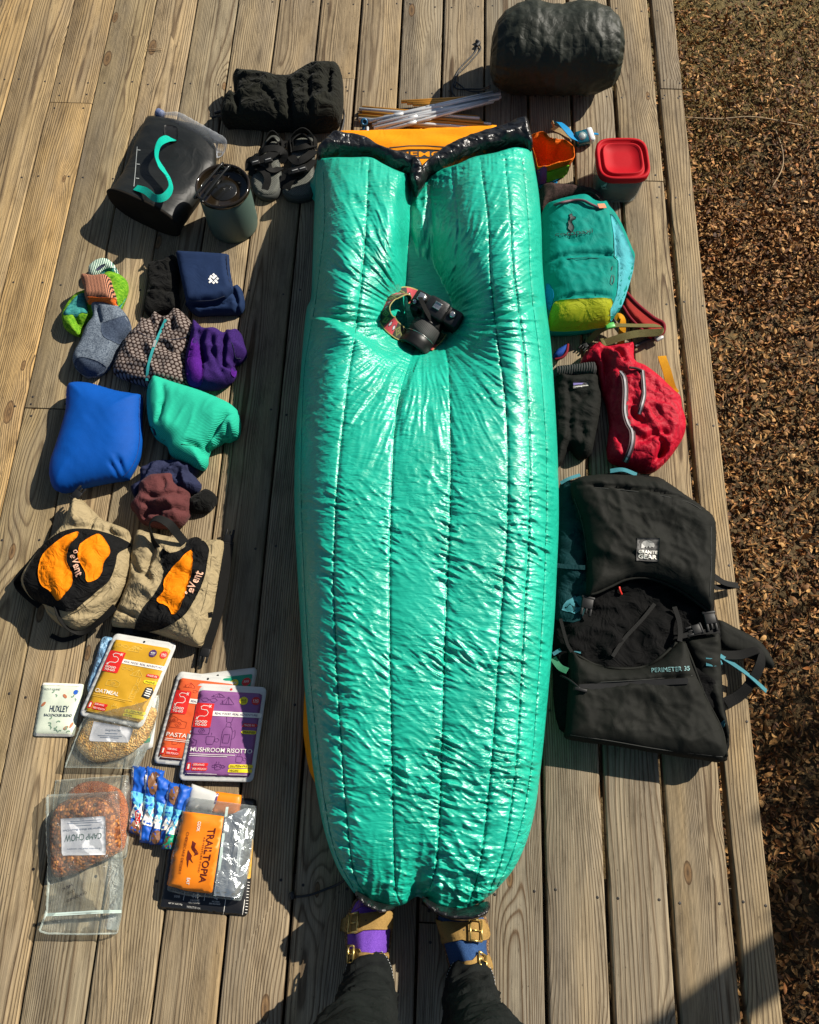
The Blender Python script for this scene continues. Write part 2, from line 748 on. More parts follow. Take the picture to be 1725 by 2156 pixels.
def noise_n(nt, vec, scale, detail=3, rough=0.55, dist=0.0):
    n = nt.nodes.new('ShaderNodeTexNoise')
    n.inputs['Scale'].default_value = scale
    n.inputs['Detail'].default_value = detail
    n.inputs['Roughness'].default_value = rough
    n.inputs['Distortion'].default_value = dist
    if vec is not None: nt.links.new(vec, n.inputs['Vector'])
    return n.outputs['Fac']


def bump(nt, bsdf, h, strength, dist, prev=None):
    b = nt.nodes.new('ShaderNodeBump')
    b.inputs['Strength'].default_value = strength
    b.inputs['Distance'].default_value = dist
    nt.links.new(h, b.inputs['Height'])
    if prev is not None: nt.links.new(prev, b.inputs['Normal'])
    nt.links.new(b.outputs[0], bsdf.inputs['Normal'])
    return b.outputs[0]


def s2l(c):
    """sRGB 0-255 -> linear"""
    out = []
    for x in c:
        x /= 255.0
        out.append(x / 12.92 if x <= 0.04045 else ((x + 0.055) / 1.055) ** 2.4)
    return tuple(out)


def cloth(name, col, rough=0.85, var=0.18, weave=900.0, wstr=0.25, wrinkle=0.0, wscale=40.0, sheen=0.0, col2=None, spec=0.12):
    m, nt, b = new_mat(name)
    vec = mapping(nt)
    n = noise_n(nt, vec, 14, 4)
    c1 = tuple(max(0, x * (1 - var)) for x in col); c2 = tuple(min(1, x * (1 + var)) for x in col)
    if col2 is not None: c2 = col2
    cc = ramp(nt, n, [(0.3, c1), (0.7, c2)])
    fine = noise_n(nt, vec, weave, 2)
    cc = mixc(nt, 0.35, cc, ramp(nt, fine, [(0.35, (0.45, 0.45, 0.45)), (0.65, (1.35, 1.35, 1.35))]), 'MULTIPLY')
    nt.links.new(cc, b.inputs['Base Color'])
    b.inputs['Roughness'].default_value = rough
    b.inputs['Specular IOR Level'].default_value = spec
    b.inputs['Sheen Weight'].default_value = sheen
    p = bump(nt, b, fine, wstr, 0.0006)
    if wrinkle > 0:
        w = noise_n(nt, vec, wscale * 0.7, 3, 0.55, 1.0)
        w = mth(nt, 'MULTIPLY', mth(nt, 'ABSOLUTE', mth(nt, 'SUBTRACT', w, 0.5)), -2.2)
        bump(nt, b, w, min(1.0, wrinkle * 1.3), 0.012, p)
    return m


def nylon(name, col, rough=0.42, wr=0.35, wscale=55.0, spec=0.5, var=0.12, crinkle=(1, 1, 1)):
    """thin coated fabric with sharp crinkles"""
    m, nt, b = new_mat(name)
    vec = mapping(nt, crinkle)
    n = noise_n(nt, vec, 9, 4)
    c1 = tuple(x * (1 - var) for x in col); c2 = tuple(min(1, x * (1 + var)) for x in col)
    cc = ramp(nt, n, [(0.3, c1), (0.7, c2)])
    nt.links.new(cc, b.inputs['Base Color'])
    b.inputs['Roughness'].default_value = rough
    b.inputs['Specular IOR Level'].default_value = spec
    v = nt.nodes.new('ShaderNodeTexVoronoi'); v.feature = 'DISTANCE_TO_EDGE'
    v.inputs['Scale'].default_value = wscale
    wv = nt.nodes.new('ShaderNodeVectorMath'); wv.operation = 'ADD'
    nz = nt.nodes.new('ShaderNodeTexNoise'); nz.inputs['Scale'].default_value = wscale * 0.5; nz.inputs['Detail'].default_value = 3
    nt.links.new(vec, nz.inputs['Vector'])
    sc = nt.nodes.new('ShaderNodeVectorMath'); sc.operation = 'SCALE'; sc.inputs['Scale'].default_value = 1.2 / wscale
    nt.links.new(nz.outputs['Color'], sc.inputs[0])
    nt.links.new(vec, wv.inputs[0]); nt.links.new(sc.outputs[0], wv.inputs[1])
    nt.links.new(wv.outputs[0], v.inputs['Vector'])
    p = bump(nt, b, v.outputs[0], wr, 0.012)
    w = noise_n(nt, vec, wscale * 0.8, 5, 0.6, 1.5)
    bump(nt, b, w, wr * 0.8, 0.01, p)
    return m


def plain(name, col, rough=0.5, metal=0.0, spec=0.5, var=0.06, scale=60, bumpy=0.0, coat=0.0, trans=0.0):
    m, nt, b = new_mat(name)
    vec = mapping(nt)
    n = noise_n(nt, vec, scale, 4)
    c1 = tuple(x * (1 - var) for x in col); c2 = tuple(min(1, x * (1 + var)) for x in col)
    nt.links.new(ramp(nt, n, [(0.3, c1), (0.7, c2)]), b.inputs['Base Color'])
    r = nt.nodes.new('ShaderNodeMapRange'); r.inputs[3].default_value = max(0.02, rough - 0.08); r.inputs[4].default_value = min(1, rough + 0.08)
    nt.links.new(n, r.inputs[0]); nt.links.new(r.outputs[0], b.inputs['Roughness'])
    b.inputs['Metallic'].default_value = metal
    b.inputs['Specular IOR Level'].default_value = spec
    b.inputs['Coat Weight'].default_value = coat
    b.inputs['Transmission Weight'].default_value = trans
    if bumpy: bump(nt, b, n, bumpy, 0.004)
    return m


def webbing(name, col, rough=0.7):
    m, nt, b = new_mat(name)
    vec = mapping(nt)
    w = nd(nt, 'ShaderNodeTexWave', wave_type='BANDS', bands_direction='DIAGONAL')
    w.inputs['Scale'].default_value = 260; w.inputs['Distortion'].default_value = 1.0
    nt.links.new(vec, w.inputs['Vector'])
    n = noise_n(nt, vec, 30, 3)
    f = mth(nt, 'ADD', mth(nt, 'MULTIPLY', w.outputs['Fac'], 0.5), mth(nt, 'MULTIPLY', n, 0.5))
    nt.links.new(ramp(nt, f, [(0.2, tuple(x * 0.65 for x in col)), (0.8, tuple(min(1, x * 1.25) for x in col))]), b.inputs['Base Color'])
    b.inputs['Roughness'].default_value = rough
    b.inputs['Specular IOR Level'].default_value = 0.12
    bump(nt, b, w.outputs['Fac'], 0.3, 0.0008)
    return m


def clear(name, col=(1, 1, 1), alpha=0.25, rough=0.08, wr=0.6, scale=35.0, trans=True):
    """clear film or thin plastic"""
    m, nt, b = new_mat(name)
    vec = mapping(nt)
    out = nt.nodes['Material Output']
    tr = nt.nodes.new('ShaderNodeBsdfTransparent')
    tr.inputs[0].default_value = (*[0.9 + 0.1 * c for c in col], 1)
    mx = nt.nodes.new('ShaderNodeMixShader')
    b.inputs['Base Color'].default_value = (*col, 1)
    b.inputs['Roughness'].default_value = rough
    b.inputs['Specular IOR Level'].default_value = 0.7
    w = noise_n(nt, vec, scale, 4, 0.6, 1.0)
    bump(nt, b, w, wr, 0.01)
    lw = nt.nodes.new('ShaderNodeFresnel'); lw.inputs[0].default_value = 1.5
    fac = mth(nt, 'ADD', mth(nt, 'MULTIPLY', lw.outputs[0], 0.55), alpha)
    fac = mth(nt, 'MINIMUM', fac, 1.0)
    nt.links.new(fac, mx.inputs[0])
    nt.links.new(tr.outputs[0], mx.inputs[1]); nt.links.new(b.outputs[0], mx.inputs[2])
    nt.links.new(mx.outputs[0], out.inputs[0])
    return m


def wood_mat():
    m, nt, b = new_mat('weathered_pine')
    L = nt.links
    tc = nt.nodes.new('ShaderNodeTexCoord')
    oi = nt.nodes.new('ShaderNodeObjectInfo')
    rnd = oi.outputs['Random']
    wn_ = nt.nodes.new('ShaderNodeTexWhiteNoise'); wn_.noise_dimensions = '1D'
    L.new(rnd, wn_.inputs['W'])
    sepc = nt.nodes.new('ShaderNodeSeparateColor'); L.new(wn_.outputs['Color'], sepc.inputs[0])
    r1, r2, r3 = sepc.outputs[0], sepc.outputs[1], sepc.outputs[2]
    sep = nt.nodes.new('ShaderNodeSeparateXYZ'); L.new(tc.outputs['Object'], sep.inputs[0])
    x, y, z = sep.outputs
    # own piece of timber for each plank
    off = nt.nodes.new('ShaderNodeCombineXYZ')
    L.new(mth(nt, 'MULTIPLY', r1, 31.0), off.inputs[0]); L.new(mth(nt, 'MULTIPLY', r2, 47.0), off.inputs[1]); L.new(mth(nt, 'MULTIPLY', r3, 13.0), off.inputs[2])
    p = nt.nodes.new('ShaderNodeVectorMath'); p.operation = 'ADD'
    L.new(tc.outputs['Object'], p.inputs[0]); L.new(off.outputs[0], p.inputs[1])
    P = p.outputs[0]

    def scaled(sx, sy, sz=1.0):
        q = nt.nodes.new('ShaderNodeMapping'); q.inputs['Scale'].default_value = (sx, sy, sz)
        L.new(P, q.inputs['Vector']); return q.outputs[0]
    n_low = noise_n(nt, scaled(5, 0.62), 1.0, 2, 0.5)
    n_mid = noise_n(nt, scaled(14, 2.6), 1.0, 2, 0.5)
    # knots
    vo = nt.nodes.new('ShaderNodeTexVoronoi'); vo.voronoi_dimensions = '2D'; vo.inputs['Scale'].default_value = 1.0
    L.new(scaled(7.0, 2.6), vo.inputs['Vector'])
    keep_sep = nt.nodes.new('ShaderNodeSeparateColor'); L.new(vo.outputs['Color'], keep_sep.inputs[0])
    keep = mth(nt, 'GREATER_THAN', keep_sep.outputs[0], 0.60)
    ksz = mth(nt, 'MULTIPLY_ADD', keep_sep.outputs[1], 0.10, 0.05)
    dk = mth(nt, 'DIVIDE', vo.outputs['Distance'], ksz)
    kin = mth(nt, 'MULTIPLY', keep, mth(nt, 'SUBTRACT', 1.0, mth(nt, 'SMOOTH_MIN', 1.0, mth(nt, 'MULTIPLY', dk, 0.62), 0.2)))
    kin = mth(nt, 'MAXIMUM', kin, 0.0)
    kwide = mth(nt, 'MULTIPLY', keep, mth(nt, 'POWER', 2.718, mth(nt, 'MULTIPLY', mth(nt, 'MULTIPLY', dk, dk), -0.16)))
    # growth rings
    cx = mth(nt, 'MULTIPLY', mth(nt, 'SUBTRACT', r1, 0.5), 0.09)
    xs = mth(nt, 'ADD', mth(nt, 'SUBTRACT', x, cx), mth(nt, 'MULTIPLY', mth(nt, 'SUBTRACT', n_low, 0.5), 0.05))
    flat = mth(nt, 'MULTIPLY', mth(nt, 'MULTIPLY', xs, xs), mth(nt, 'MULTIPLY_ADD', r3, 1300.0, 1300.0))
    quart = mth(nt, 'MULTIPLY', xs, mth(nt, 'MULTIPLY_ADD', r3, 70.0, 90.0))
    qsel = mth(nt, 'GREATER_THAN', r2, 0.45)
    base = mth(nt, 'ADD', mth(nt, 'MULTIPLY', flat, mth(nt, 'SUBTRACT', 1.0, qsel)), mth(nt, 'MULTIPLY', quart, qsel))
    v = mth(nt, 'ADD', base, mth(nt, 'MULTIPLY', n_low, 7.0))
    v = mth(nt, 'ADD', v, mth(nt, 'MULTIPLY', n_mid, 1.6))
    v = mth(nt, 'ADD', v, mth(nt, 'MULTIPLY', kwide, 3.2))
    v = mth(nt, 'ADD', v, mth(nt, 'MULTIPLY', y, mth(nt, 'MULTIPLY', mth(nt, 'SUBTRACT', r3, 0.5), 1.6)))
    fib = noise_n(nt, scaled(420, 9), 1.0, 3, 0.6)
    v = mth(nt, 'ADD', v, mth(nt, 'MULTIPLY', fib, 0.14))
    fr = mth(nt, 'FRACT', v)
    late = nt.nodes.new('ShaderNodeValToRGB')
    e = late.color_ramp.elements
    e[0].position = 0.0; e[0].color = (0.35, 0.35, 0.35, 1); e[1].position = 1.0; e[1].color = (0.4, 0.4, 0.4, 1)
    for pos, val in ((0.1, 0.08), (0.5, 0.05), (0.72, 0.42), (0.85, 1.0), (0.94, 0.9)):
        q = e.new(pos); q.color = (val, val, val, 1)
    L.new(fr, late.inputs[0])
    # strength of the lines wanders along the plank
    n_str = noise_n(nt, scaled(9, 1.4), 1.0, 2)
    lw = mth(nt, 'MULTIPLY', late.outputs[0], mth(nt, 'MULTIPLY_ADD', n_str, 1.7, 0.0))
    lw = mth(nt, 'MINIMUM', lw, 1.0)
    early = ramp(nt, noise_n(nt, scaled(11, 1.1), 1.0, 4), [(0.22, s2l((120, 110, 94))), (0.5, s2l((152, 139, 116))), (0.78, s2l((172, 152, 118)))])
    # planks differ in tone
    tone = ramp(nt, rnd, [(0.0, (0.78, 0.82, 0.86)), (0.3, (1.0, 0.98, 0.95)), (0.55, (0.90, 0.88, 0.86)), (0.8, (1.14, 1.04, 0.86)), (1.0, (0.88, 0.84, 0.78))])
    early = mixc(nt, 1.0, early, tone, 'MULTIPLY')
    early = mixc(nt, 1.0, early, oi.outputs['Color'], 'MULTIPLY')
    # grey weathering in blotches
    blot = noise_n(nt, scaled(8, 2.0), 1.0, 5, 0.65)
    early = mixc(nt, mth(nt, 'MULTIPLY', ramp(nt, blot, [(0.45, (0, 0, 0)), (0.72, (1, 1, 1))]), 0.5), early, s2l((112, 106, 96)))
    col = mixc(nt, lw, early, s2l((82, 66, 48)))
    stk = noise_n(nt, scaled(170, 3.2), 1.0, 4, 0.65)
    col = mixc(nt, 0.8, col, ramp(nt, stk, [(0.28, (0.66, 0.64, 0.62)), (0.5, (1.06, 1.06, 1.06)), (0.72, (1.26, 1.25, 1.22))]), 'MULTIPLY')
    dirt = noise_n(nt, scaled(26, 7), 1.0, 5, 0.7)
    col = mixc(nt, 0.75, col, ramp(nt, dirt, [(0.30, (0.56, 0.54, 0.52)), (0.5, (1.04, 1.04, 1.04)), (0.75, (1.14, 1.14, 1.14))]), 'MULTIPLY')
    fcol = ramp(nt, fib, [(0.3, (0.62, 0.60, 0.58)), (0.6, (1.08, 1.08, 1.08))])
    col = mixc(nt, 0.75, col, fcol, 'MULTIPLY')
    # knot hearts
    kcol = ramp(nt, mth(nt, 'FRACT', mth(nt, 'ADD', mth(nt, 'MULTIPLY', dk, 2.2), mth(nt, 'MULTIPLY', n_mid, 1.5))), [(0.0, s2l((84, 62, 40))), (0.6, s2l((120, 92, 60))), (1.0, s2l((60, 44, 30)))])
    kmask = mth(nt, 'MULTIPLY', keep, mth(nt, 'LESS_THAN', mth(nt, 'ADD', dk, mth(nt, 'MULTIPLY', n_mid, 0.5)), 0.85))
    col = mixc(nt, mth(nt, 'MULTIPLY', kmask, 0.85), col, kcol)
    # small dark specks and splits along the grain
    sp_ = noise_n(nt, scaled(180, 60), 1.0, 2)
    col = mixc(nt, mth(nt, 'MULTIPLY', mth(nt, 'GREATER_THAN', sp_, 0.74), 0.6), col, (0.03, 0.022, 0.015))
    crk = noise_n(nt, scaled(90, 1.6), 1.0, 3)
    crm = ramp(nt, mth(nt, 'ABSOLUTE', mth(nt, 'SUBTRACT', crk, 0.5)), [(0.0, (1, 1, 1)), (0.006, (0, 0, 0))])
    crm = mth(nt, 'MULTIPLY', crm, mth(nt, 'GREATER_THAN', n_str, 0.50))
    col = mixc(nt, mth(nt, 'MULTIPLY', crm, 0.7), col, (0.03, 0.022, 0.015))
    L.new(col, b.inputs['Base Color'])
    b.inputs['Roughness'].default_value = 0.8
    b.inputs['Specular IOR Level'].default_value = 0.2
    h = mth(nt, 'ADD', mth(nt, 'MULTIPLY', late.outputs[0], 0.6), mth(nt, 'MULTIPLY', fib, 0.7))
    h = mth(nt, 'SUBTRACT', h, mth(nt, 'MULTIPLY', crm, 1.0))
    h = mth(nt, 'ADD', h, mth(nt, 'MULTIPLY', stk, 0.8))
    bump(nt, b, h, 0.5, 0.003)
    return m


M = {}
M['wood'] = wood_mat()
M['steel'] = plain('screw_steel', (0.03, 0.025, 0.021), 0.6, 0.3)

# ================================================================ deck
# gap lines between boards: photo x at the top edge and at the bottom edge of the picture
def gap_x(k):
    """world x of the k-th joint, counted from the right"""
    return None


GAPW = {}
edge_x = float(G([(2485 / 1.75304, 0)])[0, 0])
right_joint = float(G([(2397 / 1.75304, 0)])[0, 0])
PITCH_B = 0.1455
deck = mesh_obj('deck', *join(
    box_geo((-0.9, 0.5, -0.19), (0.045, 9.0, 0.235), None, 0.003),
    box_geo((-2.6, 0.5, -0.19), (0.045, 9.0, 0.235), None, 0.003),
    *[box_geo((-1.1, yj, -0.165), (edge_x * 2 + 2.1, 0.038, 0.25), None, 0.002) for yj in np.arange(-3.4, 5.2, 0.4064)]),
    M['wood'], None, False, origin=(0, 0, -0.4))
tag(deck, kind='structure')
RS = random.Random(7)


def plank(x0, x1, y0, y1, dz):
    bm = bmesh.new()
    w = x1 - x0; l = y1 - y0
    th = 0.034
    bmesh.ops.create_cube(bm, size=1.0)
    for q in bm.verts:
        q.co = Vector((q.co.x * w, q.co.y * l, q.co.z * th))
    bmesh.ops.bevel(bm, geom=[e for e in bm.edges if abs(e.verts[0].co.y - e.verts[1].co.y) > 0.01], offset=0.0055, segments=3, affect='EDGES', profile=0.5)
    bmesh.ops.bisect_plane(bm, geom=list(bm.verts) + list(bm.edges) + list(bm.faces), plane_co=(0, 0, 0), plane_no=(0, 1, 0))
    bm.normal_update()
    me = bpy.data.meshes.new('plank')
    bm.to_mesh(me); bm.free()
    me.polygons.foreach_set('use_smooth', [True] * len(me.polygons))
    try: me.set_sharp_from_angle(angle=R(40))
    except Exception: pass
    me.materials.append(M['wood'])
    o = bpy.data.objects.new('plank', me)
    COL.objects.link(o)
    o.parent = deck
    o.location = Vector(((x0 + x1) / 2, (y0 + y1) / 2, -th / 2 + dz)) - WLOC[deck.name]
    return o


# butt joints seen in the photograph: board index (0 = narrow edge board) -> world y
def jy(px, py): return float(G([(px, py)])[0, 1])


JOINTS = {0: [jy(1410, 187)], 1: [jy(1375, 381)], 2: [2.9, -1.6], 3: [3.6], 4: [-2.0, 3.9], 5: [jy(770, 1938)], 6: [3.1], 7: [3.4, -1.9],
          8: [jy(735, 165)], 9: [3.2], 10: [-1.2], 11: [2.8], 12: [-0.9, 3.3], 13: [jy(95, 860)], 14: [2.2], 15: [-0.6, 3.0], 16: [1.5]}
screw_v = []
plank_rects = []
for k in range(0, 24):
    if k == 0:
        xa, xb = right_joint + 0.008, edge_x
    else:
        xb = right_joint - (k - 1) * PITCH_B
        xa = xb - PITCH_B
        gl = 0.011 if k < 4 else (0.007 if k < 9 else (0.0045 if k < 12 else 0.0025))
        xb -= gl * 0.5 + (0.002 if k < 2 else 0); xa += gl * 0.5
    ys = sorted([-3.2] + JOINTS.get(k, [RS.uniform(-1, 3)]) + [4.9])
    for y0, y1 in zip(ys[:-1], ys[1:]):
        dz = RS.uniform(-0.0012, 0.0012)
        pl = plank(xa, xb, y0 + 0.0014, y1 - 0.0014, dz)
        if k >= 13: pl.color = (1.14, 1.02, 0.78, 1)
        elif k >= 10: pl.color = (1.06, 1.0, 0.88, 1)
        elif k <= 4: pl.color = (0.86, 0.87, 0.88, 1)
        else: pl.color = (0.97, 0.96, 0.94, 1)
        plank_rects.append((xa, xb, y0, y1, dz))
        for yj in list(np.arange(-3.4, 5.2, 0.4064)) + [y0 + 0.03, y1 - 0.03]:
            if y0 + 0.01 < yj < y1 - 0.01:
                for fx in (0.16, 0.84):
                    screw_v.append((xa + (xb - xa) * fx + RS.uniform(-.006, .006), yj + RS.uniform(-.01, .01), dz))
geos = []
for (sx, sy, sz) in screw_v:
    geos.append(lathe_geo([(0.0036, 0.0), (0.0034, 0.0005), (0.0012, 0.0002)], (sx, sy, sz + 0.0002), (RS.uniform(-.1, .1), RS.uniform(-.1, .1), 1), 8))
scr = mesh_obj('deck_screw', *join(*geos), M['steel'], deck, True)
tag(scr, kind='stuff')
TREES['deck'] = BVHTree.FromPolygons([(-9, -9, 0), (9, -9, 0), (9, 9, 0), (-9, 9, 0)], [(0, 1, 2, 3)])

# ================================================================ ground
GZ = -0.34


def ground_mat():
    m, nt, b = new_mat('forest_floor')
    vec = mapping(nt)
    n = noise_n(nt, vec, 3, 6, 0.65)
    n2 = noise_n(nt, vec, 45, 4, 0.7)
    c = ramp(nt, n, [(0.3, (0.045, 0.028, 0.012)), (0.5, (0.08, 0.05, 0.018)), (0.7, (0.10, 0.065, 0.02))])
    c = mixc(nt, 0.8, c, ramp(nt, n2, [(0.3, (0.4, 0.38, 0.35)), (0.7, (1.4, 1.4, 1.3))]), 'MULTIPLY')
    sp_ = nt.nodes.new('ShaderNodeSeparateXYZ'); tc_ = nt.nodes.new('ShaderNodeTexCoord'); nt.links.new(tc_.outputs['Object'], sp_.inputs[0])
    ms = mth(nt, 'ADD', mth(nt, 'MULTIPLY', mth(nt, 'SUBTRACT', sp_.outputs[1], 2.3), 0.8), mth(nt, 'SUBTRACT', n, 0.4))
    msf = nt.nodes.new('ShaderNodeClamp'); nt.links.new(ms, msf.inputs[0])
    c = mixc(nt, msf.outputs[0], c, mixc(nt, n2, (0.07, 0.05, 0.012), (0.17, 0.125, 0.035)))
    nt.links.new(c, b.inputs['Base Color'])
    b.inputs['Roughness'].default_value = 0.95
    bump(nt, b, n2, 0.8, 0.02)
    return m


gx = np.concatenate([np.linspace(-60, 1.0, 8), np.linspace(1.03, 4, 60), np.linspace(4.5, 60, 12)])
gy = np.concatenate([np.linspace(-60, -2, 8), np.linspace(-1.9, 5, 130), np.linspace(5.5, 80, 14)])
GXX, GYY = np.meshgrid(gx, gy)


def ground_h(x, y):
    return GZ + 0.03 * fbm(x * 1.7, y * 1.7, 5, 4)


gv = np.column_stack([GXX.ravel(), GYY.ravel(), ground_h(GXX.ravel(), GYY.ravel())])
nxg = len(gx)
gf = [(j * nxg + i, j * nxg + i + 1, (j + 1) * nxg + i + 1, (j + 1) * nxg + i) for j in range(len(gy) - 1) for i in range(nxg - 1)]
ground = mesh_obj('ground', gv, gf, ground_mat(), origin=(0, 0, GZ))
tag(ground, kind='structure')


def leaf_mat():
    m, nt, b = new_mat('dry_leaf')
    at = nt.nodes.new('ShaderNodeAttribute'); at.attribute_name = 'tint'
    c = ramp(nt, at.outputs['Fac'], [(0.0, s2l((58, 36, 20))), (0.3, s2l((100, 66, 36))), (0.55, s2l((146, 104, 58))), (0.8, s2l((180, 138, 82))), (0.93, s2l((168, 106, 56))), (1.0, s2l((212, 176, 120)))])
    n = noise_n(nt, mapping(nt), 120, 3)
    c = mixc(nt, 0.7, c, ramp(nt, n, [(0.3, (0.5, 0.5, 0.5)), (0.7, (1.25, 1.25, 1.25))]), 'MULTIPLY')
    nt.links.new(c, b.inputs['Base Color'])
    b.inputs['Roughness'].default_value = 0.7
    b.inputs['Specular IOR Level'].default_value = 0.25
    return m


def leaves(n, x0, x1, y0, y1, seed, smin, smax, dens=0):
    rs = np.random.RandomState(seed)
    U = np.array([0, .25, .5, .75, 1.0]); WDT = np.array([0.04, .8, 1.0, .66, .02])
    s = rs.uniform(smin, smax, n) * np.where(rs.rand(n) < 0.15, 1.25, 1)
    w = s * rs.uniform(0.13, 0.27, n)
    curl = rs.uniform(-1.8, 3.2, n); curl = np.where(np.abs(curl) < .06, .06, curl)
    roll = rs.uniform(0.3, 1.9, n) * .7
    x = rs.uniform(x0, x1, n); y = y0 + (y1 - y0) * (rs.uniform(0, 1, n) if dens == 0 else np.where(rs.rand(n) < .8, rs.uniform(0, .72, n), rs.triangular(.6, .72, 1.0, n)))
    a = curl[:, None] * (U - .5)
    px_ = s[:, None] * np.sin(a) / curl[:, None]
    pz = s[:, None] * (1 - np.cos(a)) / curl[:, None]
    loc = np.zeros((n, 5, 3, 3))
    for k, sd in enumerate((-1, 0, 1)):
        loc[:, :, k, 0] = px_
        loc[:, :, k, 1] = sd * (w * np.cos(roll))[:, None] * WDT
        loc[:, :, k, 2] = pz + abs(sd) * (w * np.sin(roll) * np.where(curl > 0, 1, -.6))[:, None] * WDT
    loc = loc.reshape(n, 15, 3)
    tx = rs.normal(0, .55, n) + np.where(rs.rand(n) < .35, math.pi, 0); ty = rs.normal(0, .5, n); tz = rs.uniform(0, 6.28, n)
    def rot(p, i, j, t):
        c, q = np.cos(t)[:, None], np.sin(t)[:, None]
        pi, pj = p[:, :, i].copy(), p[:, :, j].copy()
        p[:, :, i] = pi * c - pj * q; p[:, :, j] = pi * q + pj * c
    rot(loc, 1, 2, tx); rot(loc, 2, 0, ty); rot(loc, 0, 1, tz)
    z = ground_h(x, y) + rs.uniform(0.0, 0.028, n) - loc[:, :, 2].min(1) * 0.6
    loc += np.stack([x, y, z], 1)[:, None, :]
    base = np.array([(r_ * 3 + c_, r_ * 3 + c_ + 1, r_ * 3 + c_ + 4, r_ * 3 + c_ + 3) for r_ in range(4) for c_ in range(2)])
    F = (base[None] + (np.arange(n) * 15)[:, None, None]).reshape(-1, 4)
    T = np.repeat(rs.beta(1.6, 1.6, n), 15)
    return loc.reshape(-1, 3), F.tolist(), T


M['leaf'] = leaf_mat()


def leaf_litter(name, label, *a):
    v, f, t = leaves(*a)
    o = mesh_obj(name, v, f, M['leaf'], origin=(1.5, 0.5, GZ))
    at = o.data.attributes.new('tint', 'FLOAT', 'POINT')
    at.data.foreach_set('value', t.astype(np.float32))
    tag(o, label, 'leaves', kind='stuff')
    return o


leaf_litter('leaf_litter', 'brown dry fallen leaves covering the ground beside the deck', 52000, 0.85, 2.2, -0.9, 3.3, 11, 0.011, 0.033, 1)
leaf_litter('sparse_leaf_litter', 'small dry leaves strewn on mossy ground past the far deck corner', 16000, 0.85, 2.9, 1.7, 4.4, 12, 0.012, 0.032)


def grass_mat():
    m, nt, b = new_mat('dry_moss_grass')
    at = nt.nodes.new('ShaderNodeAttribute'); at.attribute_name = 'tint'
    c = ramp(nt, at.outputs['Fac'], [(0.0, s2l((86, 70, 24))), (0.5, s2l((128, 104, 40))), (1.0, s2l((170, 138, 70)))])
    nt.links.new(c, b.inputs['Base Color'])
    b.inputs['Roughness'].default_value = 0.8
    return m


rs = np.random.RandomState(4)
n_ = 60000
x = rs.uniform(0.95, 2.9, n_); y = rs.uniform(1.2, 4.4, n_)
keep = fbm(x * 1.3, y * 1.3, 77, 2) + (y - 2.4) * 0.45 > 0.05
x, y = x[keep], y[keep]; n_ = len(x)
a = rs.uniform(0, 6.28, n_); l = rs.uniform(0.015, 0.045, n_); w = 0.0016
z = ground_h(x, y); dx, dy = np.cos(a), np.sin(a)
gvv = np.stack([np.stack([x - dy * w, y + dx * w, z], 1), np.stack([x + dy * w, y - dx * w, z], 1),
                np.stack([x + dx * l * .8, y + dy * l * .8, z + l * rs.uniform(.3, .9, n_)], 1)], 1).reshape(-1, 3)
gff = np.arange(n_ * 3).reshape(-1, 3).tolist(); gtt = np.repeat(rs.rand(n_), 3)
gr = mesh_obj('moss_grass', gvv, gff, grass_mat(), origin=(1.5, 2.5, GZ))
at_ = gr.data.attributes.new('tint', 'FLOAT', 'POINT'); at_.data.foreach_set('value', np.array(gtt, np.float32))
tag(gr, 'olive moss and short dry grass beyond the far deck corner', 'grass', kind='stuff')

M['twig'] = plain('twig_bark', s2l((150, 128, 96)), 0.85, var=0.3, bumpy=0.4)
TW = [([(2480, 430), (2640, 445), (2780, 440), (2960, 470)], 'thin pale twig lying on mossy ground at the far corner'),
      ([(2860, 490), (2886, 560), (2888, 620), (2850, 690)], 'hooked pale grass stalk curving on the leaves')]
for pts, lab in TW:
    pp = []
    for (x, y) in pts:
        q = W(x / 1.753, y / 1.753, GZ + 0.03)
        pp.append((q.x, q.y, ground_h(np.array([q.x]), np.array([q.y]))[0] + 0.03))
    o = tube('twig', pp, 0.0025, M['twig'], None, 6)
    tag(o, lab, 'twig')

tw = mesh_obj('twig', *join(tube_geo([W(308, 103, .004), W(322, 103, .006), W(342, 105, .005)], .0012, 5), tube_geo([W(322, 103, .006), W(334, 101, .006), W(343, 102, .004)], .0010, 5)), M['twig'])
tag(tw, 'tiny forked dry stem caught between boards near the far left corner', 'twig')

# ================================================================ sleeping pad and quilt
M['pad'] = cloth('pad_orange', s2l((226, 140, 12)), 0.6, 0.06, 1200, 0.15, 0.1, 20)
M['pad_black'] = plain('pad_print', (0.012, 0.012, 0.011), 0.6)
pad = blob('sleeping_pad', [(706, 284), (770, 280), (870, 277), (960, 274), (1030, 272), (1052, 300), (1075, 700), (1090, 1200), (1090, 1500), (1060, 1690), (900, 1730), (740, 1720), (664, 1650), (642, 1570), (640, 1480), (660, 1200), (680, 700), (696, 330)],
           M['pad'], None, h=0.07, z0=0, zr=0.04, edge=0.03, sp=0.012, smooth_out=3,
           hf=lambda x, y, t: 0.006 * np.sin(y * 70) * np.clip(t, 0, 1) * (0.6 + 0.4 * np.sin(x * 36)))
tag(pad, 'orange air pad under the teal quilt, dark lettering at its head end', 'sleeping pad')
patch('print_band', [(826, 318), (860, 314), (900, 314), (940, 316), (942, 333), (826, 336)], [pad], M['pad_black'], pad, 0.0008, 6, 0)
lettering('print_lettering', 'NEMO', [(838, 332), (934, 330), (934, 319), (838, 320)], [pad], M['pad'], pad, 0.0018, 0.01)
print_shapes('print_line', [ln([(820, 311), (860, 307), (900, 307), (945, 310)], 2)], [pad], M['pad_black'], pad, 0.001)

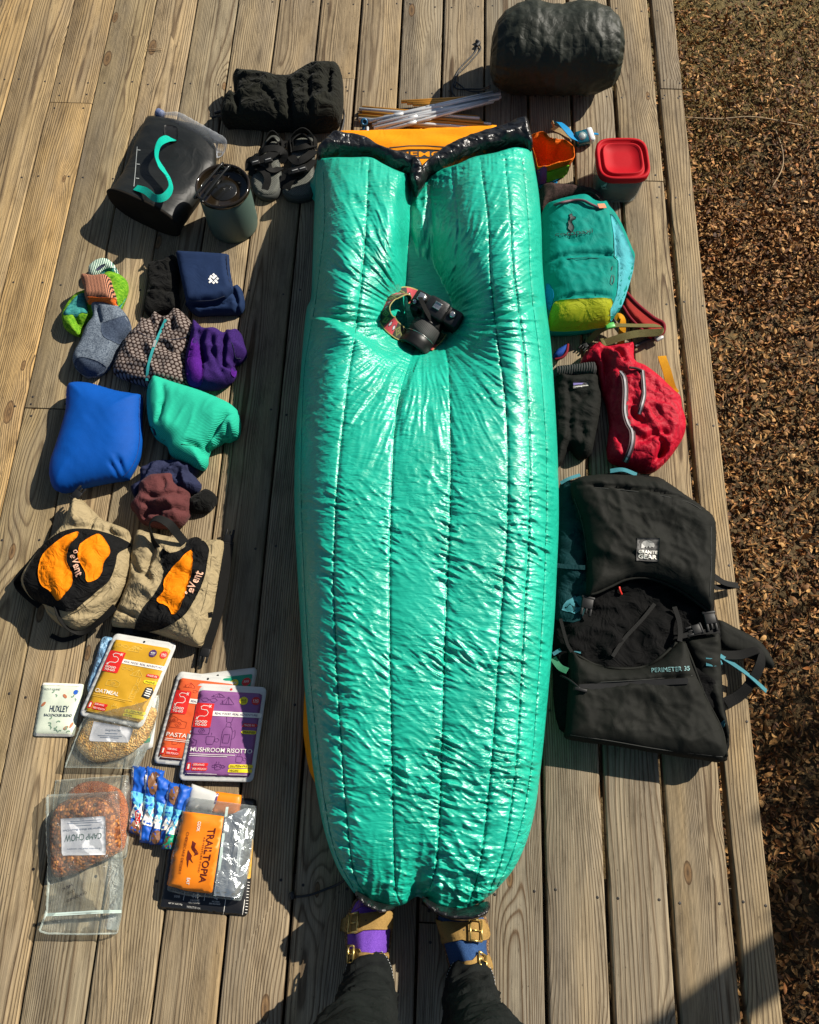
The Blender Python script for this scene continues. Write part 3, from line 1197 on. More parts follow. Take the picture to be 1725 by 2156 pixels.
def quilt_mat():
    m, nt, b = new_mat('quilt_teal')
    n = noise_n(nt, mapping(nt), 7, 4)
    nt.links.new(ramp(nt, n, [(0.3, s2l((10, 152, 126))), (0.7, s2l((24, 172, 146)))]), b.inputs['Base Color'])
    b.inputs['Roughness'].default_value = 0.38
    b.inputs['Specular IOR Level'].default_value = 0.7
    v1 = noise_n(nt, mapping(nt, (9, 55, 30), (0, 0, 0.12)), 1.0, 3, 0.55, 0.8)
    r1 = mth(nt, 'ABSOLUTE', mth(nt, 'SUBTRACT', v1, 0.5))
    v2 = noise_n(nt, mapping(nt, (26, 80, 60), (0, 0, -0.5)), 1.0, 3, 0.55, 0.6)
    r2 = mth(nt, 'ABSOLUTE', mth(nt, 'SUBTRACT', v2, 0.5))
    ps = noise_n(nt, mapping(nt), 9, 2)
    h = mth(nt, 'ADD', mth(nt, 'MULTIPLY', r1, -1.0), mth(nt, 'MULTIPLY', r2, -0.55))
    h = mth(nt, 'MULTIPLY', h, mth(nt, 'MULTIPLY_ADD', ps, 1.6, -0.2))
    pb = bump(nt, b, h, 0.25, 0.03)
    # angular creases of thin cloth
    mp = mapping(nt, (17, 46, 24), (0, 0, 0.25))
    nz = nt.nodes.new('ShaderNodeTexNoise'); nz.inputs['Scale'].default_value = 1.1; nz.inputs['Detail'].default_value = 2
    nt.links.new(mp, nz.inputs['Vector'])
    ad = nt.nodes.new('ShaderNodeVectorMath'); ad.operation = 'ADD'
    nt.links.new(mp, ad.inputs[0]); nt.links.new(nz.outputs['Color'], ad.inputs[1])
    vo = nt.nodes.new('ShaderNodeTexVoronoi'); vo.feature = 'DISTANCE_TO_EDGE'; vo.inputs['Scale'].default_value = 1.0
    nt.links.new(ad.outputs[0], vo.inputs['Vector'])
    vv_ = mth(nt, 'MULTIPLY', mth(nt, 'MINIMUM', vo.outputs['Distance'], 0.28), mth(nt, 'MULTIPLY_ADD', ps, 2.2, -0.5))
    bump(nt, b, vv_, 0.36, 0.02, pb)
    return m


M['teal'] = quilt_mat()
M['teal_thread'] = plain('teal_thread', s2l((0, 110, 90)), 0.9, spec=0.05)
M['black_nylon'] = nylon('collar_black', (0.008, 0.0075, 0.0075), 0.30, 0.5, 30, 0.55)
M['black_cord'] = plain('black_cord', (0.012, 0.012, 0.012), 0.6, bumpy=0.3)

QL = [(668, 335), (664, 400), (661, 470), (658, 560), (655, 625), (646, 650), (640, 700), (632, 800), (624, 900), (620, 1000), (621, 1100), (626, 1200), (632, 1300), (638, 1400), (646, 1500), (657, 1600), (669, 1680), (686, 1760), (712, 1830), (745, 1880)]
QR = [(1120, 316), (1134, 400), (1140, 470), (1143, 560), (1150, 640), (1160, 720), (1166, 800), (1172, 900), (1176, 1000), (1177, 1100), (1173, 1200), (1168, 1300), (1160, 1400), (1151, 1500), (1141, 1600), (1128, 1700), (1110, 1770), (1082, 1830), (1040, 1880)]
QT = [(668, 335), (703, 331), (738, 331), (780, 331), (804, 343), (830, 356), (856, 366), (878, 374), (901, 366), (929, 356), (964, 345), (998, 330), (1043, 321), (1085, 310), (1120, 316)]
QB = [(745, 1880), (770, 1893), (800, 1904), (825, 1909), (850, 1905), (868, 1893), (880, 1888), (898, 1897), (930, 1912), (965, 1916), (1003, 1905), (1040, 1880)]


def along(pl, n):
    c = catmull(pl, False, 6)
    L = np.r_[0, np.cumsum(np.linalg.norm(np.diff(c, axis=0), axis=1))]
    t = np.linspace(0, L[-1], n)
    return np.stack([np.interp(t, L, c[:, 0]), np.interp(t, L, c[:, 1])], 1)


NU, NV = 250, 760
qT, qB, qL, qR = along(QT, NU), along(QB, NU), along(QL, NV), along(QR, NV)
uu = np.linspace(0, 1, NU)[None, :, None]; vv = np.linspace(0, 1, NV)[:, None, None]
PXQ = ((1 - vv) * qT[None] + vv * qB[None] + (1 - uu) * qL[:, None] + uu * qR[:, None]
       - ((1 - uu) * (1 - vv) * qT[0] + uu * (1 - vv) * qT[-1] + (1 - uu) * vv * qB[0] + uu * vv * qB[-1]))
px = PXQ.reshape(-1, 2)
Uq = np.broadcast_to(uu[:, :, 0], (NV, NU)).ravel(); Vq = np.broadcast_to(vv[:, :, 0], (NV, NU)).ravel()
Q0 = G(px, 0.14)
X, Y = Q0[:, 0], Q0[:, 1]
yv = px[:, 1]
# distance from the sides, the head and the foot
wq = np.linalg.norm(G(qR, .14) - G(qL, .14), axis=1).repeat(NU)
ds = np.minimum(Uq, 1 - Uq) * wq
dft = (1 - Vq) * 2.05
dhd = Vq * 2.05
side_e = np.interp(yv, [330, 620, 760, 1500, 1900], [0.10, 0.12, 0.13, 0.13, 0.11])
HT = np.interp(yv, [320, 380, 480, 600, 700, 850, 1000, 1300, 1600, 1900], [0.225, 0.265, 0.305, 0.32, 0.31, 0.285, 0.275, 0.25, 0.215, 0.15])
rim = 0.115
zq = rim + (HT - rim) * prof_round(ds / side_e, 2.0)
# taper of the foot and the head hem
zq = rim * 0.75 + (zq - rim * 0.75) * prof_round(dft / 0.22, 2.0)
zq = 0.10 + (zq - 0.10) * (0.78 + 0.22 * prof_round(dhd / 0.12, 2.0))
# baffles (seam positions, photo points)
SEAMS = [[(680, 335), (684, 460), (674, 560), (664, 640), (650, 720), (640, 800), (634, 1000), (640, 1200), (652, 1400), (672, 1600), (702, 1780), (752, 1884)],
         [(778, 331), (772, 460), (765, 560), (750, 690), (735, 790), (712, 1000), (703, 1200), (705, 1300), (715, 1500), (740, 1810), (775, 1893)],
         [(905, 365), (910, 460), (912, 560), (890, 690), (852, 790), (834, 880), (826, 1000), (821, 1200), (822, 1400), (826, 1600), (832, 1850), (845, 1908)],
         [(950, 350), (965, 460), (960, 560), (945, 640), (937, 720), (945, 780), (949, 900), (949, 1050), (943, 1200), (936, 1394), (930, 1600), (921, 1810), (895, 1895)],
         [(1010, 325), (1028, 460), (1032, 560), (1040, 650), (1050, 730), (1065, 850), (1070, 1000), (1067, 1150), (1055, 1300), (1046, 1450), (1036, 1600), (1013, 1810), (985, 1912)],
         [(1062, 316), (1075, 460), (1080, 560), (1092, 650), (1105, 750), (1112, 850), (1116, 1000), (1113, 1150), (1104, 1300), (1096, 1450), (1086, 1620), (1060, 1790), (1025, 1893)],
         [(1098, 312), (1112, 460), (1118, 600), (1136, 750), (1148, 900), (1151, 1000), (1149, 1150), (1142, 1300), (1132, 1450), (1118, 1620), (1088, 1770), (1040, 1884)]]
seam_w = [G(catmull(s, False, 5), 0.2)[:, :2] for s in SEAMS]
PQ = np.stack([X, Y], 1)
seam_u = []
for s in SEAMS:
    c = catmull(s, False, 5)
    o_ = np.argsort(c[:, 1])
    seam_u.append(np.interp(yv, c[o_, 1], c[o_, 0]))
lx = np.interp(yv, qL[:, 1], qL[:, 0]); rx = np.interp(yv, qR[:, 1], qR[:, 0])
bounds = [lx] + seam_u + [rx]
bul = np.zeros(len(px)); seamd = np.full(len(px), 1e9)
for a_, b_ in zip(bounds[:-1], bounds[1:]):
    t_ = (px[:, 0] - a_) / np.maximum(b_ - a_, 1)
    m_ = (t_ >= 0) & (t_ <= 1)
    wdt = np.maximum(b_ - a_, 1)[m_] / 830.0
    bul[m_] = np.clip(wdt * 0.075, 0.003, 0.008) * (4 * t_[m_] * (1 - t_[m_])) ** 0.55
for s_ in seam_u:
    seamd = np.minimum(seamd, np.abs(px[:, 0] - s_) / 830.0)
zq = zq - 0.006 + bul * np.clip(ds / 0.03, 0, 1)
# hollow where the camera lies and the valley that runs up from it
Cw = G([(893, 690)], 0.12)[0]
dx_, dy_ = X - Cw[0], Y - Cw[1]
rr = np.hypot(dx_, np.where(dy_ > 0, dy_ * 0.72, dy_ * 0.95))
ang = np.arctan2(dy_, dx_)
hol = 0.185 * np.exp(-(rr / 0.12) ** 2) + 0.06 * np.exp(-(rr / 0.25) ** 2)
zq = zq - hol
vx = np.interp(yv, [330, 420, 520, 620, 700], [878, 868, 866, 876, 893])
dvx = (px[:, 0] - vx) / 720.0
vm = np.clip((700 - yv) / 60, 0, 1)
vdep = np.interp(yv, [330, 420, 520, 640, 700], [0.085, 0.165, 0.19, 0.14, 0.01])
val = np.where(dvx < 0, np.exp(-(dvx / 0.034) ** 2), np.exp(-(dvx / 0.115) ** 2))
zq = zq - vdep * val * vm
# tongue of cloth standing in the valley
tg = np.exp(-((px[:, 0] - 885) / 16) ** 4) * np.clip((yv - 385) / 30, 0, 1) * np.clip((640 - yv) / 60, 0, 1)
zq = zq + 0.022 * tg
# folds crossing to the hollow
for pl, amp in (([(640, 640), (700, 650), (765, 690), (830, 735)], -0.026), ([(1155, 612), (1095, 632), (1040, 665), (985, 705)], 0.018), ([(870, 760), (845, 830), (838, 900)], 0.006)):
    q = G(catmull(pl, False, 5), 0.2)[:, :2]
    dd, sd, al = seg_dist(PQ, q)
    zq = zq + amp * np.tanh(dd * sd / 0.006) * np.exp(-(dd / 0.05) ** 2) * np.clip((1 - al) * 3, 0, 1) * np.clip((ds - 0.004) / 0.05, 0, 1)
# wrinkles: rays round the hollow, short ridges across the seams elsewhere
warp = 0.03 * fbm(X * 6, Y * 6, 12, 2)
radial = ridged((ang + warp) * 8.5 + 0.4 * fbm(X * 9, Y * 9, 3, 2), rr * 5, 21, 2) - 0.9
rad2 = ridged((ang - warp) * 18, rr * 7, 25, 2) - 0.9
mr = np.clip((rr - 0.05) / 0.10, 0, 1) * np.exp(-(rr / 0.44) ** 3)
mr_amp = np.where(dy_ > -0.05, 1.0, 0.6)
ya = Y + 0.18 * (X - Cw[0]) * np.sin(Y * 3.1) + 0.015 * fbm(X * 10, Y * 10, 9, 2)
tran = 1.6 * (creased(X * 6 + 3, ya * 26, 33, 2) - 0.45)
tran2 = 1.6 * (creased(X * 10, ya * 48 + X * 12, 35, 2) - 0.45)
obl = 1.6 * (creased((X * 0.7 + Y) * 24, (X - 0.7 * Y) * 8, 37, 2) - 0.45)
sm = np.exp(-(seamd / 0.03) ** 2)
mt = 1 - mr
patchy = np.clip(0.55 + 1.3 * fbm(X * 5, Y * 5, 51, 2), 0.1, 1.3)
edge_f = np.clip(ds / 0.02, 0.15, 1)
zq = zq + edge_f * (mr * mr_amp * (0.0068 * radial + 0.0034 * rad2) + mt * patchy * (0.0034 * tran * (0.5 + 0.9 * sm) + 0.0026 * tran2 * (0.3 + 1.4 * sm) + 0.0026 * obl * (1 - 0.5 * sm)))
# sharp stitched valleys
zq = zq - 0.0025 * np.exp(-(seamd / 0.003) ** 2) * np.clip(dhd / 0.03, 0, 1)
# gathers at the foot and at the head hem
footm = np.exp(-(dft / 0.16) ** 2)
zq = zq + footm * 0.006 * (ridged((X) * 24 + 0.5 * fbm(X * 8, Y * 8, 71), dft * 3, 61, 2) - 0.9)
tuckx = np.exp(-((px[:, 0] - 882) / 24) ** 2) * np.exp(-(dft / 0.10) ** 2)
zq = zq - 0.05 * tuckx
hemm = np.exp(-(dhd / 0.05) ** 2)
zq = zq + hemm * 0.004 * (ridged(X * 40, dhd * 4, 63, 2) - 0.9)
zq = np.maximum(zq, np.where(rr < 0.3, 0.092, 0.055))
# keep each point on its sight line so that the outline stays where it is
QP = G(px, zq)
# side skirts down to the deck
qv = QP.reshape(NV, NU, 3)
loop = [(0, i) for i in range(NU)] + [(j, NU - 1) for j in range(1, NV)] + [(NV - 1, i) for i in range(NU - 2, -1, -1)] + [(j, 0) for j in range(NV - 2, 0, -1)]
lidx = [j * NU + i for j, i in loop]
rimp = QP[lidx]
cen = np.array([rimp[:, 0].mean(), 0, 0])
inw = np.column_stack([-(np.roll(rimp[:, 1], -1) - np.roll(rimp[:, 1], 1)), np.roll(rimp[:, 0], -1) - np.roll(rimp[:, 0], 1)])
inw /= np.linalg.norm(inw, axis=1)[:, None] + 1e-9
pin = rimp[:, :2] + inw * 0.02
test = inside(pin, rimp[:, :2][::6])
if test.mean() < 0.5: inw = -inw
k1 = np.column_stack([rimp[:, :2] + inw * 0.006, rimp[:, 2] * 0.66 + 0.008])
k2 = np.column_stack([rimp[:, :2] + inw * 0.022, rimp[:, 2] * 0.30 + 0.008])
k3 = np.column_stack([rimp[:, :2] + inw * 0.05, np.full(len(rimp), 0.010)])
nq = len(QP); nl = len(lidx)
qverts = np.vstack([QP, k1, k2, k3])
qf = [(j * NU + i, (j + 1) * NU + i, (j + 1) * NU + i + 1, j * NU + i + 1) for j in range(NV - 1) for i in range(NU - 1)]
rings = [lidx, list(range(nq, nq + nl)), list(range(nq + nl, nq + 2 * nl)), list(range(nq + 2 * nl, nq + 3 * nl))]
for a_, b_ in zip(rings[:-1], rings[1:]):
    for i in range(nl):
        j = (i + 1) % nl
        qf.append((a_[i], a_[j], b_[j], b_[i]))
quilt = thing('sleeping_quilt', 'long teal down quilt with lengthwise baffles laid over the orange pad', 'quilt', W(895, 1100, 0))
shell = mesh_obj('quilt_shell', qverts, qf, M['teal'], quilt, True, True)
for k_, s in enumerate(SEAMS):
    if k_ in (2, 3): s = [p_ for p_ in s if p_[1] > 770]
    c = resample(catmull(s, False, 5), 9, False)[3:-2]
    P_, N_ = cast(c, [shell])
    tube('baffle_seam', P_ + N_ * 0.0002, 0.0008, M['teal_thread'], quilt, 5, 1, smooth_path=False)
# black collar: two puffy halves meeting in a V
blob('collar', [(668, 322), (690, 300), (706, 290), (740, 293), (775, 300), (800, 316), (826, 326), (856, 332), (880, 342), (888, 352), (884, 380), (878, 390), (868, 372), (846, 362), (822, 354), (800, 338), (780, 330), (740, 329), (700, 330), (672, 336)],
     M['black_nylon'], quilt, h=0.125, z0=0.06, zr=0.145, edge=0.022, sp=0.005, smooth_out=4, noise=[(0.008, 9, 60, 3, 'r'), (0.004, 26, 40, 2, 'r')], seed=3)
blob('collar', [(893, 352), (908, 338), (930, 322), (955, 308), (985, 296), (1015, 286), (1050, 277), (1085, 264), (1110, 263), (1117, 285), (1121, 314), (1085, 309), (1043, 320), (998, 330), (964, 344), (929, 356), (904, 366), (896, 384), (886, 392), (880, 378), (884, 362)],
     M['black_nylon'], quilt, h=0.125, z0=0.06, zr=0.145, edge=0.022, sp=0.005, smooth_out=4, noise=[(0.008, 9, 110, 3, 'r'), (0.004, 26, 60, 2, 'r')], seed=5)
blob('collar_pleat', [(866, 342), (884, 348), (892, 360), (896, 378), (888, 394), (880, 402), (868, 398), (862, 380), (863, 360)], M['black_nylon'], quilt, h=0.1, z0=0.10, zr=0.16, edge=0.02, sp=0.004, noise=[(0.008, 40, 80, 3, 'r')], seed=8)
blob('foot_lining', [(890, 1888), (930, 1908), (980, 1912), (1024, 1898), (1032, 1906), (1020, 1928), (980, 1938), (940, 1934), (912, 1920), (895, 1904)], M['black_nylon'], quilt, h=0.15, z0=0.06, zr=0.115, edge=0.03, sp=0.005, noise=[(0.012, 30, 85, 4, 'r')], seed=4)
blob('foot_lining', [(750, 1876), (790, 1898), (830, 1908), (826, 1916), (800, 1920), (770, 1905), (752, 1888)], M['black_nylon'], quilt, h=0.14, z0=0.06, zr=0.11, edge=0.02, sp=0.005, seed=6)
tube('drawcord', [W(730, 1850, 0.05), W(712, 1862, 0.012), W(690, 1871, 0.004), W(655, 1884, 0.003), W(630, 1888, 0.003), W(615, 1886, 0.004), W(612, 1880, 0.007)], 0.0026, M['black_cord'], quilt)
tube('cord_toggle', [W(614, 1878, 0.006), W(618, 1893, 0.006)], 0.006, M['black_cord'], quilt)

# ================================================================ left column, clothing and kitchen things
M['black_cloth'] = cloth('black_cloth', (0.005, 0.005, 0.0045), 0.9, 0.3, 700, 0.3, 0.5, 40, sheen=0.03, spec=0.12)
M['jacket'] = cloth('dark_jacket', (0.010, 0.0105, 0.007), 0.9, 0.35, 600, 0.3, 0.7, 34, sheen=0.03, spec=0.15)
M['rubber'] = plain('sandal_rubber', (0.035, 0.038, 0.033), 0.8, bumpy=0.2)
M['black_web'] = webbing('black_webbing', (0.008, 0.008, 0.0075))
M['buckle'] = plain('buckle_plastic', (0.010, 0.010, 0.010), 0.45, spec=0.2)
M['grey_plastic'] = plain('grey_plastic', (0.30, 0.30, 0.29), 0.4)

# ---- rolled dark jacket
jk = thing('rolled_jacket', 'dark olive black jacket rolled up behind the pair of sandals', 'jacket', base_of(Z('B', (1000, 600))))
jb = blob('roll', Z('B', (470, 258), (640, 248), (850, 272), (1030, 300), (1160, 240), (1300, 185), (1480, 150), (1605, 185), (1635, 420), (1625, 640), (1560, 740), (1300, 770), (1080, 750), (870, 760), (700, 735), (480, 720), (350, 715), (335, 620), (385, 490), (475, 450)),
          M['jacket'], jk, h=0.105, zr=0.045, edge=0.055, sp=0.005, smooth_out=4, seed=4,
          noise=[(0.012, 14, 100, 3.5, 'r'), (0.006, 34, 105, 3, 'r')],
          creases=[(Z('B', (1035, 300), (1055, 450), (1070, 600), (1110, 740)), 0.010, 0.03), (Z('B', (1500, 170), (1470, 300), (1480, 460)), 0.010, 0.025), (Z('B', (480, 270), (490, 420), (520, 600)), 0.008, 0.02),
                   (Z('B', (700, 360), (860, 470), (940, 640)), 0.008, 0.010), (Z('B', (1280, 250), (1270, 450), (1290, 650)), 0.008, 0.012)])
tube('hem_cord', [ZW('B', 1600, 500, .05), ZW('B', 1640, 640, .012), ZW('B', 1625, 760, .006), ZW('B', 1590, 850, .005), ZW('B', 1555, 850, .005), ZW('B', 1550, 770, .01)], 0.0035, M['black_cord'], jk)
tube('hem_cord', [ZW('B', 400, 580, .03), ZW('B', 330, 605, .02), ZW('B', 262, 625, .02)], 0.005, M['black_cord'], jk)
tube('hem_cord', [ZW('B', 350, 660, .02), ZW('B', 290, 658, .01), ZW('B', 232, 675, .006)], 0.0035, M['black_cord'], jk)


# ---- sandals
def footbed_mat():
    m, nt, b = new_mat('sandal_footbed')
    vec = mapping(nt, (1, 1, 1), (0, 0, 0.6))
    ck = nt.nodes.new('ShaderNodeTexVoronoi'); ck.inputs['Scale'].default_value = 190; ck.inputs['Randomness'].default_value = 0.15
    nt.links.new(vec, ck.inputs['Vector'])
    c = ramp(nt, ck.outputs['Distance'], [(0.2, (0.11, 0.115, 0.095)), (0.6, (0.04, 0.042, 0.036))])
    nt.links.new(c, b.inputs['Base Color']); b.inputs['Roughness'].default_value = 0.8
    bump(nt, b, ck.outputs['Distance'], 0.5, 0.003)
    return m


M['footbed'] = footbed_mat()


def sandal(label, sole, straps, heel, buckles):
    t = thing('hiking_sandal', label, 'sandal', base_of(Z('B', *sole)), 'hiking sandals')
    s = blob('sole', Z('B', *sole), M['rubber'], t, h=0.026, zr=0.022, edge=0.006, sp=0.008, tuck=0.1)
    c = np.mean(Z('B', *sole), axis=0)
    inn = [tuple(c + (np.array(q) - c) * 0.9) for q in Z('B', *sole)]
    patch('footbed', inn, [s], M['footbed'], t, 0.0015, 7, 5)
    for pts, w, rl in straps:
        strap('strap', [ZW('B', q[0], q[1], 0.022 + (q[2] - 0.02) * 0.5) for q in pts], w, M['black_web'], t, 0.003, rolls=rl)
    for pts in heel:
        strap('heel_strap', [ZW('B', q[0], q[1], q[2] * 0.7) for q in pts], 0.024, M['black_web'], t, 0.003, rolls=[70, 60, 75, 60, 70])
    for (x, y, z) in buckles:
        z = 0.03 + (z - 0.02) * 0.5
        b = mesh_obj('buckle', *box_geo(ZW('B', x, y, z), (0.026, 0.020, 0.008), [(0.95, 0.3, 0.1), (-.3, .95, 0), (-.1, 0, 1)], 0.002), M['buckle'], t)
        mesh_obj('buckle_bar', *box_geo(ZW('B', x, y, z) + Vector((0, 0, 0.005)), (0.018, 0.003, 0.002), [(0.95, 0.3, 0.1), (-.3, .95, 0), (-.1, 0, 1)], 0.0005), M['grey_plastic'], b)
    return t


sandal('black strappy sandal nearer the mug, left one of the pair',
       [(650, 1340), (668, 1430), (740, 1505), (840, 1525), (930, 1490), (975, 1400), (975, 1250), (955, 1120), (975, 1000), (965, 900), (900, 850), (825, 885), (785, 985), (755, 1100), (690, 1220)],
       [([(640, 1240, .02), (650, 1130, .05), (760, 1120, .075), (880, 1060, .075), (960, 970, .05), (990, 920, .02)], 0.030, None),
        ([(650, 1290, .02), (690, 1200, .05), (790, 1240, .06), (830, 1330, .045), (800, 1440, .028)], 0.022, None),
        ([(985, 1150, .02), (1000, 1060, .05), (930, 1000, .075), (800, 1010, .07), (740, 1060, .03)], 0.026, None),
        ([(830, 1120, .075), (840, 1200, .068), (900, 1230, .05), (970, 1200, .02)], 0.022, None)],
       [[(745, 1080, .03), (790, 930, .06), (885, 830, .085), (985, 930, .06), (990, 1080, .03)], [(800, 1000, .035), (840, 930, .06), (900, 900, .07), (950, 960, .06), (960, 1040, .035)]],
       [(835, 1125, .085), (700, 1150, .062)])
sandal('black strappy sandal touching the quilt, right one of the pair',
       [(985, 1440), (1010, 1500), (1100, 1535), (1220, 1530), (1315, 1480), (1330, 1300), (1318, 1150), (1335, 1000), (1310, 900), (1230, 850), (1130, 860), (1080, 940), (1070, 1050), (1080, 1200), (1020, 1330)],
       [([(1000, 1400, .02), (1040, 1260, .05), (1130, 1240, .07), (1240, 1200, .07), (1310, 1120, .03)], 0.030, None),
        ([(1020, 1440, .025), (1060, 1350, .05), (1110, 1290, .06), (1200, 1250, .07)], 0.026, None),
        ([(1075, 1080, .03), (1140, 1140, .07), (1240, 1090, .075), (1330, 1020, .03)], 0.028, None),
        ([(1090, 1010, .03), (1180, 990, .06), (1260, 970, .06), (1330, 960, .03)], 0.022, None)],
       [[(1070, 1050, .03), (1065, 900, .06), (1200, 800, .085), (1320, 880, .06), (1335, 1010, .03)], [(1090, 1000, .035), (1100, 910, .06), (1200, 860, .065), (1290, 920, .06), (1310, 1010, .035)]],
       [(1200, 1220, .08), (1120, 1240, .075)])

# ---- clear bottle behind the bucket
M['bottle'] = clear('bottle_plastic', (0.86, 0.92, 1.0), 0.03, 0.05, 0.25, 50)
a_, b_ = W(338, 240, 0.03), W(466, 312, 0.036)
ax_ = (b_ - a_)
L_ = ax_.length
bt = thing('water_bottle', 'empty clear plastic water bottle lying behind the black bucket', 'bottle', (a_.x, a_.y, 0))
prof = [(0.012, 0), (0.0125, 0.012), (0.014, 0.02), (0.024, 0.04), (0.033, 0.06)] + [(0.036 - 0.0015 * (k % 2), 0.06 + (L_ - 0.075) * k / 14) for k in range(1, 15)] + [(0.034, L_ - 0.006), (0.026, L_), (0.012, L_ - 0.008), (0.002, L_ - 0.012)]
mesh_obj('bottle_wall', *lathe_geo(prof, a_, ax_, 32, False), M['bottle'], bt)
mesh_obj('bottle_cap', *lathe_geo([(0.0145, -0.012), (0.0148, -0.010), (0.0148, 0.004), (0.0145, 0.006)], a_, ax_, 24), plain('cap_blue_grey', s2l((90, 100, 130)), 0.4), bt)

# ---- black collapsible bucket on its side
M['bucket'] = cloth('bucket_black', (0.006, 0.007, 0.0065), 0.5, 0.2, 1500, 0.1, 0.15, 14, sheen=0.0, spec=0.3)
M['bucket_base'] = cloth('bucket_base', (0.010, 0.008, 0.006), 0.85, 0.2, 500, 0.5, sheen=0.0, spec=0.1)
M['teal_web'] = webbing('teal_webbing', s2l((10, 160, 140)), 0.5)
bk = thing('collapsible_bucket', 'black collapsible fabric bucket on its side with teal carry strap', 'bucket', base_of([(310, 400)]))
st = [((231, 414), (376, 480), .062), ((244, 400), (392, 456), .058), ((270, 352), (430, 405), .044), ((283, 310), (456, 352), .040), ((296, 276), (455, 312), .036), ((306, 254), (440, 282), .028), ((310, 247), (430, 271), .016)]
rings_ = []
for l_, r_, h_ in st:
    A_, B_ = np.array(W(*l_, h_)), np.array(W(*r_, h_))
    th_ = np.linspace(0, 2 * math.pi, 48, endpoint=False)
    c_, s_ = np.cos(th_), np.sin(th_)
    ex = 0.75
    cc_ = np.sign(c_) * np.abs(c_) ** ex; ss_ = np.sign(s_) * np.abs(s_) ** ex
    mid = (A_ + B_) / 2
    rings_.append(mid + np.outer(cc_, (B_ - A_) / 2) + np.outer(ss_, (0, 0, h_)))
fine = []
for i in range(len(rings_) - 1):
    for k in range(6): fine.append(rings_[i] * (1 - k / 6) + rings_[i + 1] * k / 6)
fine.append(rings_[-1])
fine = [f + (0, 0, 1) * (0.004 * fbm(f[:, 0] * 22, f[:, 1] * 22, 5))[:, None] * (f[:, 2:3] > 0.03) for f in fine]
bkt = mesh_obj('bucket_wall', *loft_geo(fine), M['bucket'], bk, True, True)
r0 = rings_[0]; m0 = r0.mean(0); nrm0 = np.cross(r0[12] - m0, r0[0] - m0); nrm0 /= np.linalg.norm(nrm0)
if nrm0 @ (CAM_P - m0) < 0: nrm0 = -nrm0
disc = [m0 + (r0 - m0) * 1.02 - nrm0 * 0.002, m0 + (r0 - m0) * 1.03 + nrm0 * 0.003, m0 + (r0 - m0) * 0.97 + nrm0 * 0.006, m0 + (r0 - m0) * 0.3 + nrm0 * 0.0045]
mesh_obj('base_panel', *loft_geo(disc), M['bucket_base'], bk, True, True)
pts_ = rise('A', [(1005, 805, .004), (962, 803, .03), (922, 830, .05), (906, 900, .055), (935, 970, .05), (975, 1030, .05), (988, 1090, .055), (950, 1140, .05), (895, 1145, .04), (845, 1105, .02), (785, 1085, .004)], [bkt])
strap('carry_strap', pts_, 0.021, M['teal_web'], bk, 0.002, rolls=[0, 50, 80, 75, 40, 60, 75, 50, 40, 20, 0])
patch('strap_tab', Z('A', (955, 725), (1020, 735), (1030, 765), (1025, 820), (990, 825), (955, 790)), [bkt], M['buckle'], bk, 0.002, 5, 2)
M['pale_print'] = plain('pale_print', (0.32, 0.34, 0.33), 0.6)
print_shapes('volume_scale', [ln(Z('A', (796, 850), (790, 920), (784, 1000), (776, 1080)), 1.3)] + [ln(Z('A', (796 - k * 4, 868 + k * 82), (814 - k * 4, 870 + k * 82)), 1.4) for k in range(3)], [bkt], M['pale_print'], bk, 0.0012)

# ---- lidded camp mug
bc, hm = upright((493, 473), (452.5, 396))
MUG_R = 0.077
M['mug'] = plain('mug_green_grey', s2l((74, 92, 84)), 0.5, 0.15, bumpy=0.05, scale=900)
M['mug_rim'] = plain('mug_rim', (0.03, 0.024, 0.016), 0.15, 0.2)


def lid_mat():
    m, nt, b = new_mat('smoked_lid')
    b.inputs['Base Color'].default_value = (0.016, 0.011, 0.006, 1)
    b.inputs['Roughness'].default_value = 0.08
    b.inputs['Transmission Weight'].default_value = 0.15
    n = noise_n(nt, mapping(nt), 20, 3)
    bump(nt, b, n, 0.1, 0.003)
    return m


M['lid'] = lid_mat()
mg = thing('camp_mug', 'grey green camping mug with smoked lid standing before the sandals', 'mug', bc)
mesh_obj('mug_wall', *lathe_geo([(MUG_R * 0.9, 0.0), (MUG_R * 0.965, 0.004), (MUG_R * 0.98, 0.012), (MUG_R, 0.03), (MUG_R, hm - 0.01), (MUG_R * 0.985, hm - 0.006), (MUG_R * 0.95, hm - 0.006), (MUG_R * 0.94, 0.006), (0.001, 0.006)], bc, (0, 0, 1), 56, False), M['mug'], mg)
lid = mesh_obj('lid', *lathe_geo([(MUG_R * 1.0, hm - 0.010), (MUG_R * 1.04, hm - 0.008), (MUG_R * 1.05, hm + 0.002), (MUG_R * 1.03, hm + 0.006), (MUG_R * 0.97, hm + 0.006), (MUG_R * 0.94, hm), (MUG_R * 0.93, hm - 0.016), (MUG_R * 0.88, hm - 0.018), (0.001, hm - 0.017)], bc, (0, 0, 1), 56, False), M['lid'], mg)
M['lid_bar'] = plain('lid_handle', (0.010, 0.010, 0.009), 0.2)
hz = hm
P1, P2 = ZW('A', 1325, 985, hz + .012), ZW('A', 1180, 1165, hz + .004)
dr = (P2 - P1).normalized(); sd = Vector((dr.y, -dr.x, 0)).normalized()
mesh_obj('lid_handle', *join(
    tube_geo([P1, P1 + Vector((0, 0, .012)), P2 + Vector((0, 0, .012)), P2], 0.0035, 8, 4),
    tube_geo([P1 + sd * .026, P1 + sd * .026 + Vector((0, 0, .008)), P2 + sd * .026 + Vector((0, 0, .010)), P2 + sd * .026], 0.0035, 8, 4),
    tube_geo([P1, P1 + sd * .026], 0.005, 8, 2), tube_geo([P2 + Vector((0, 0, .006)), P2 + sd * .026 + Vector((0, 0, .006))], 0.0035, 8, 2)), M['lid_bar'], lid)
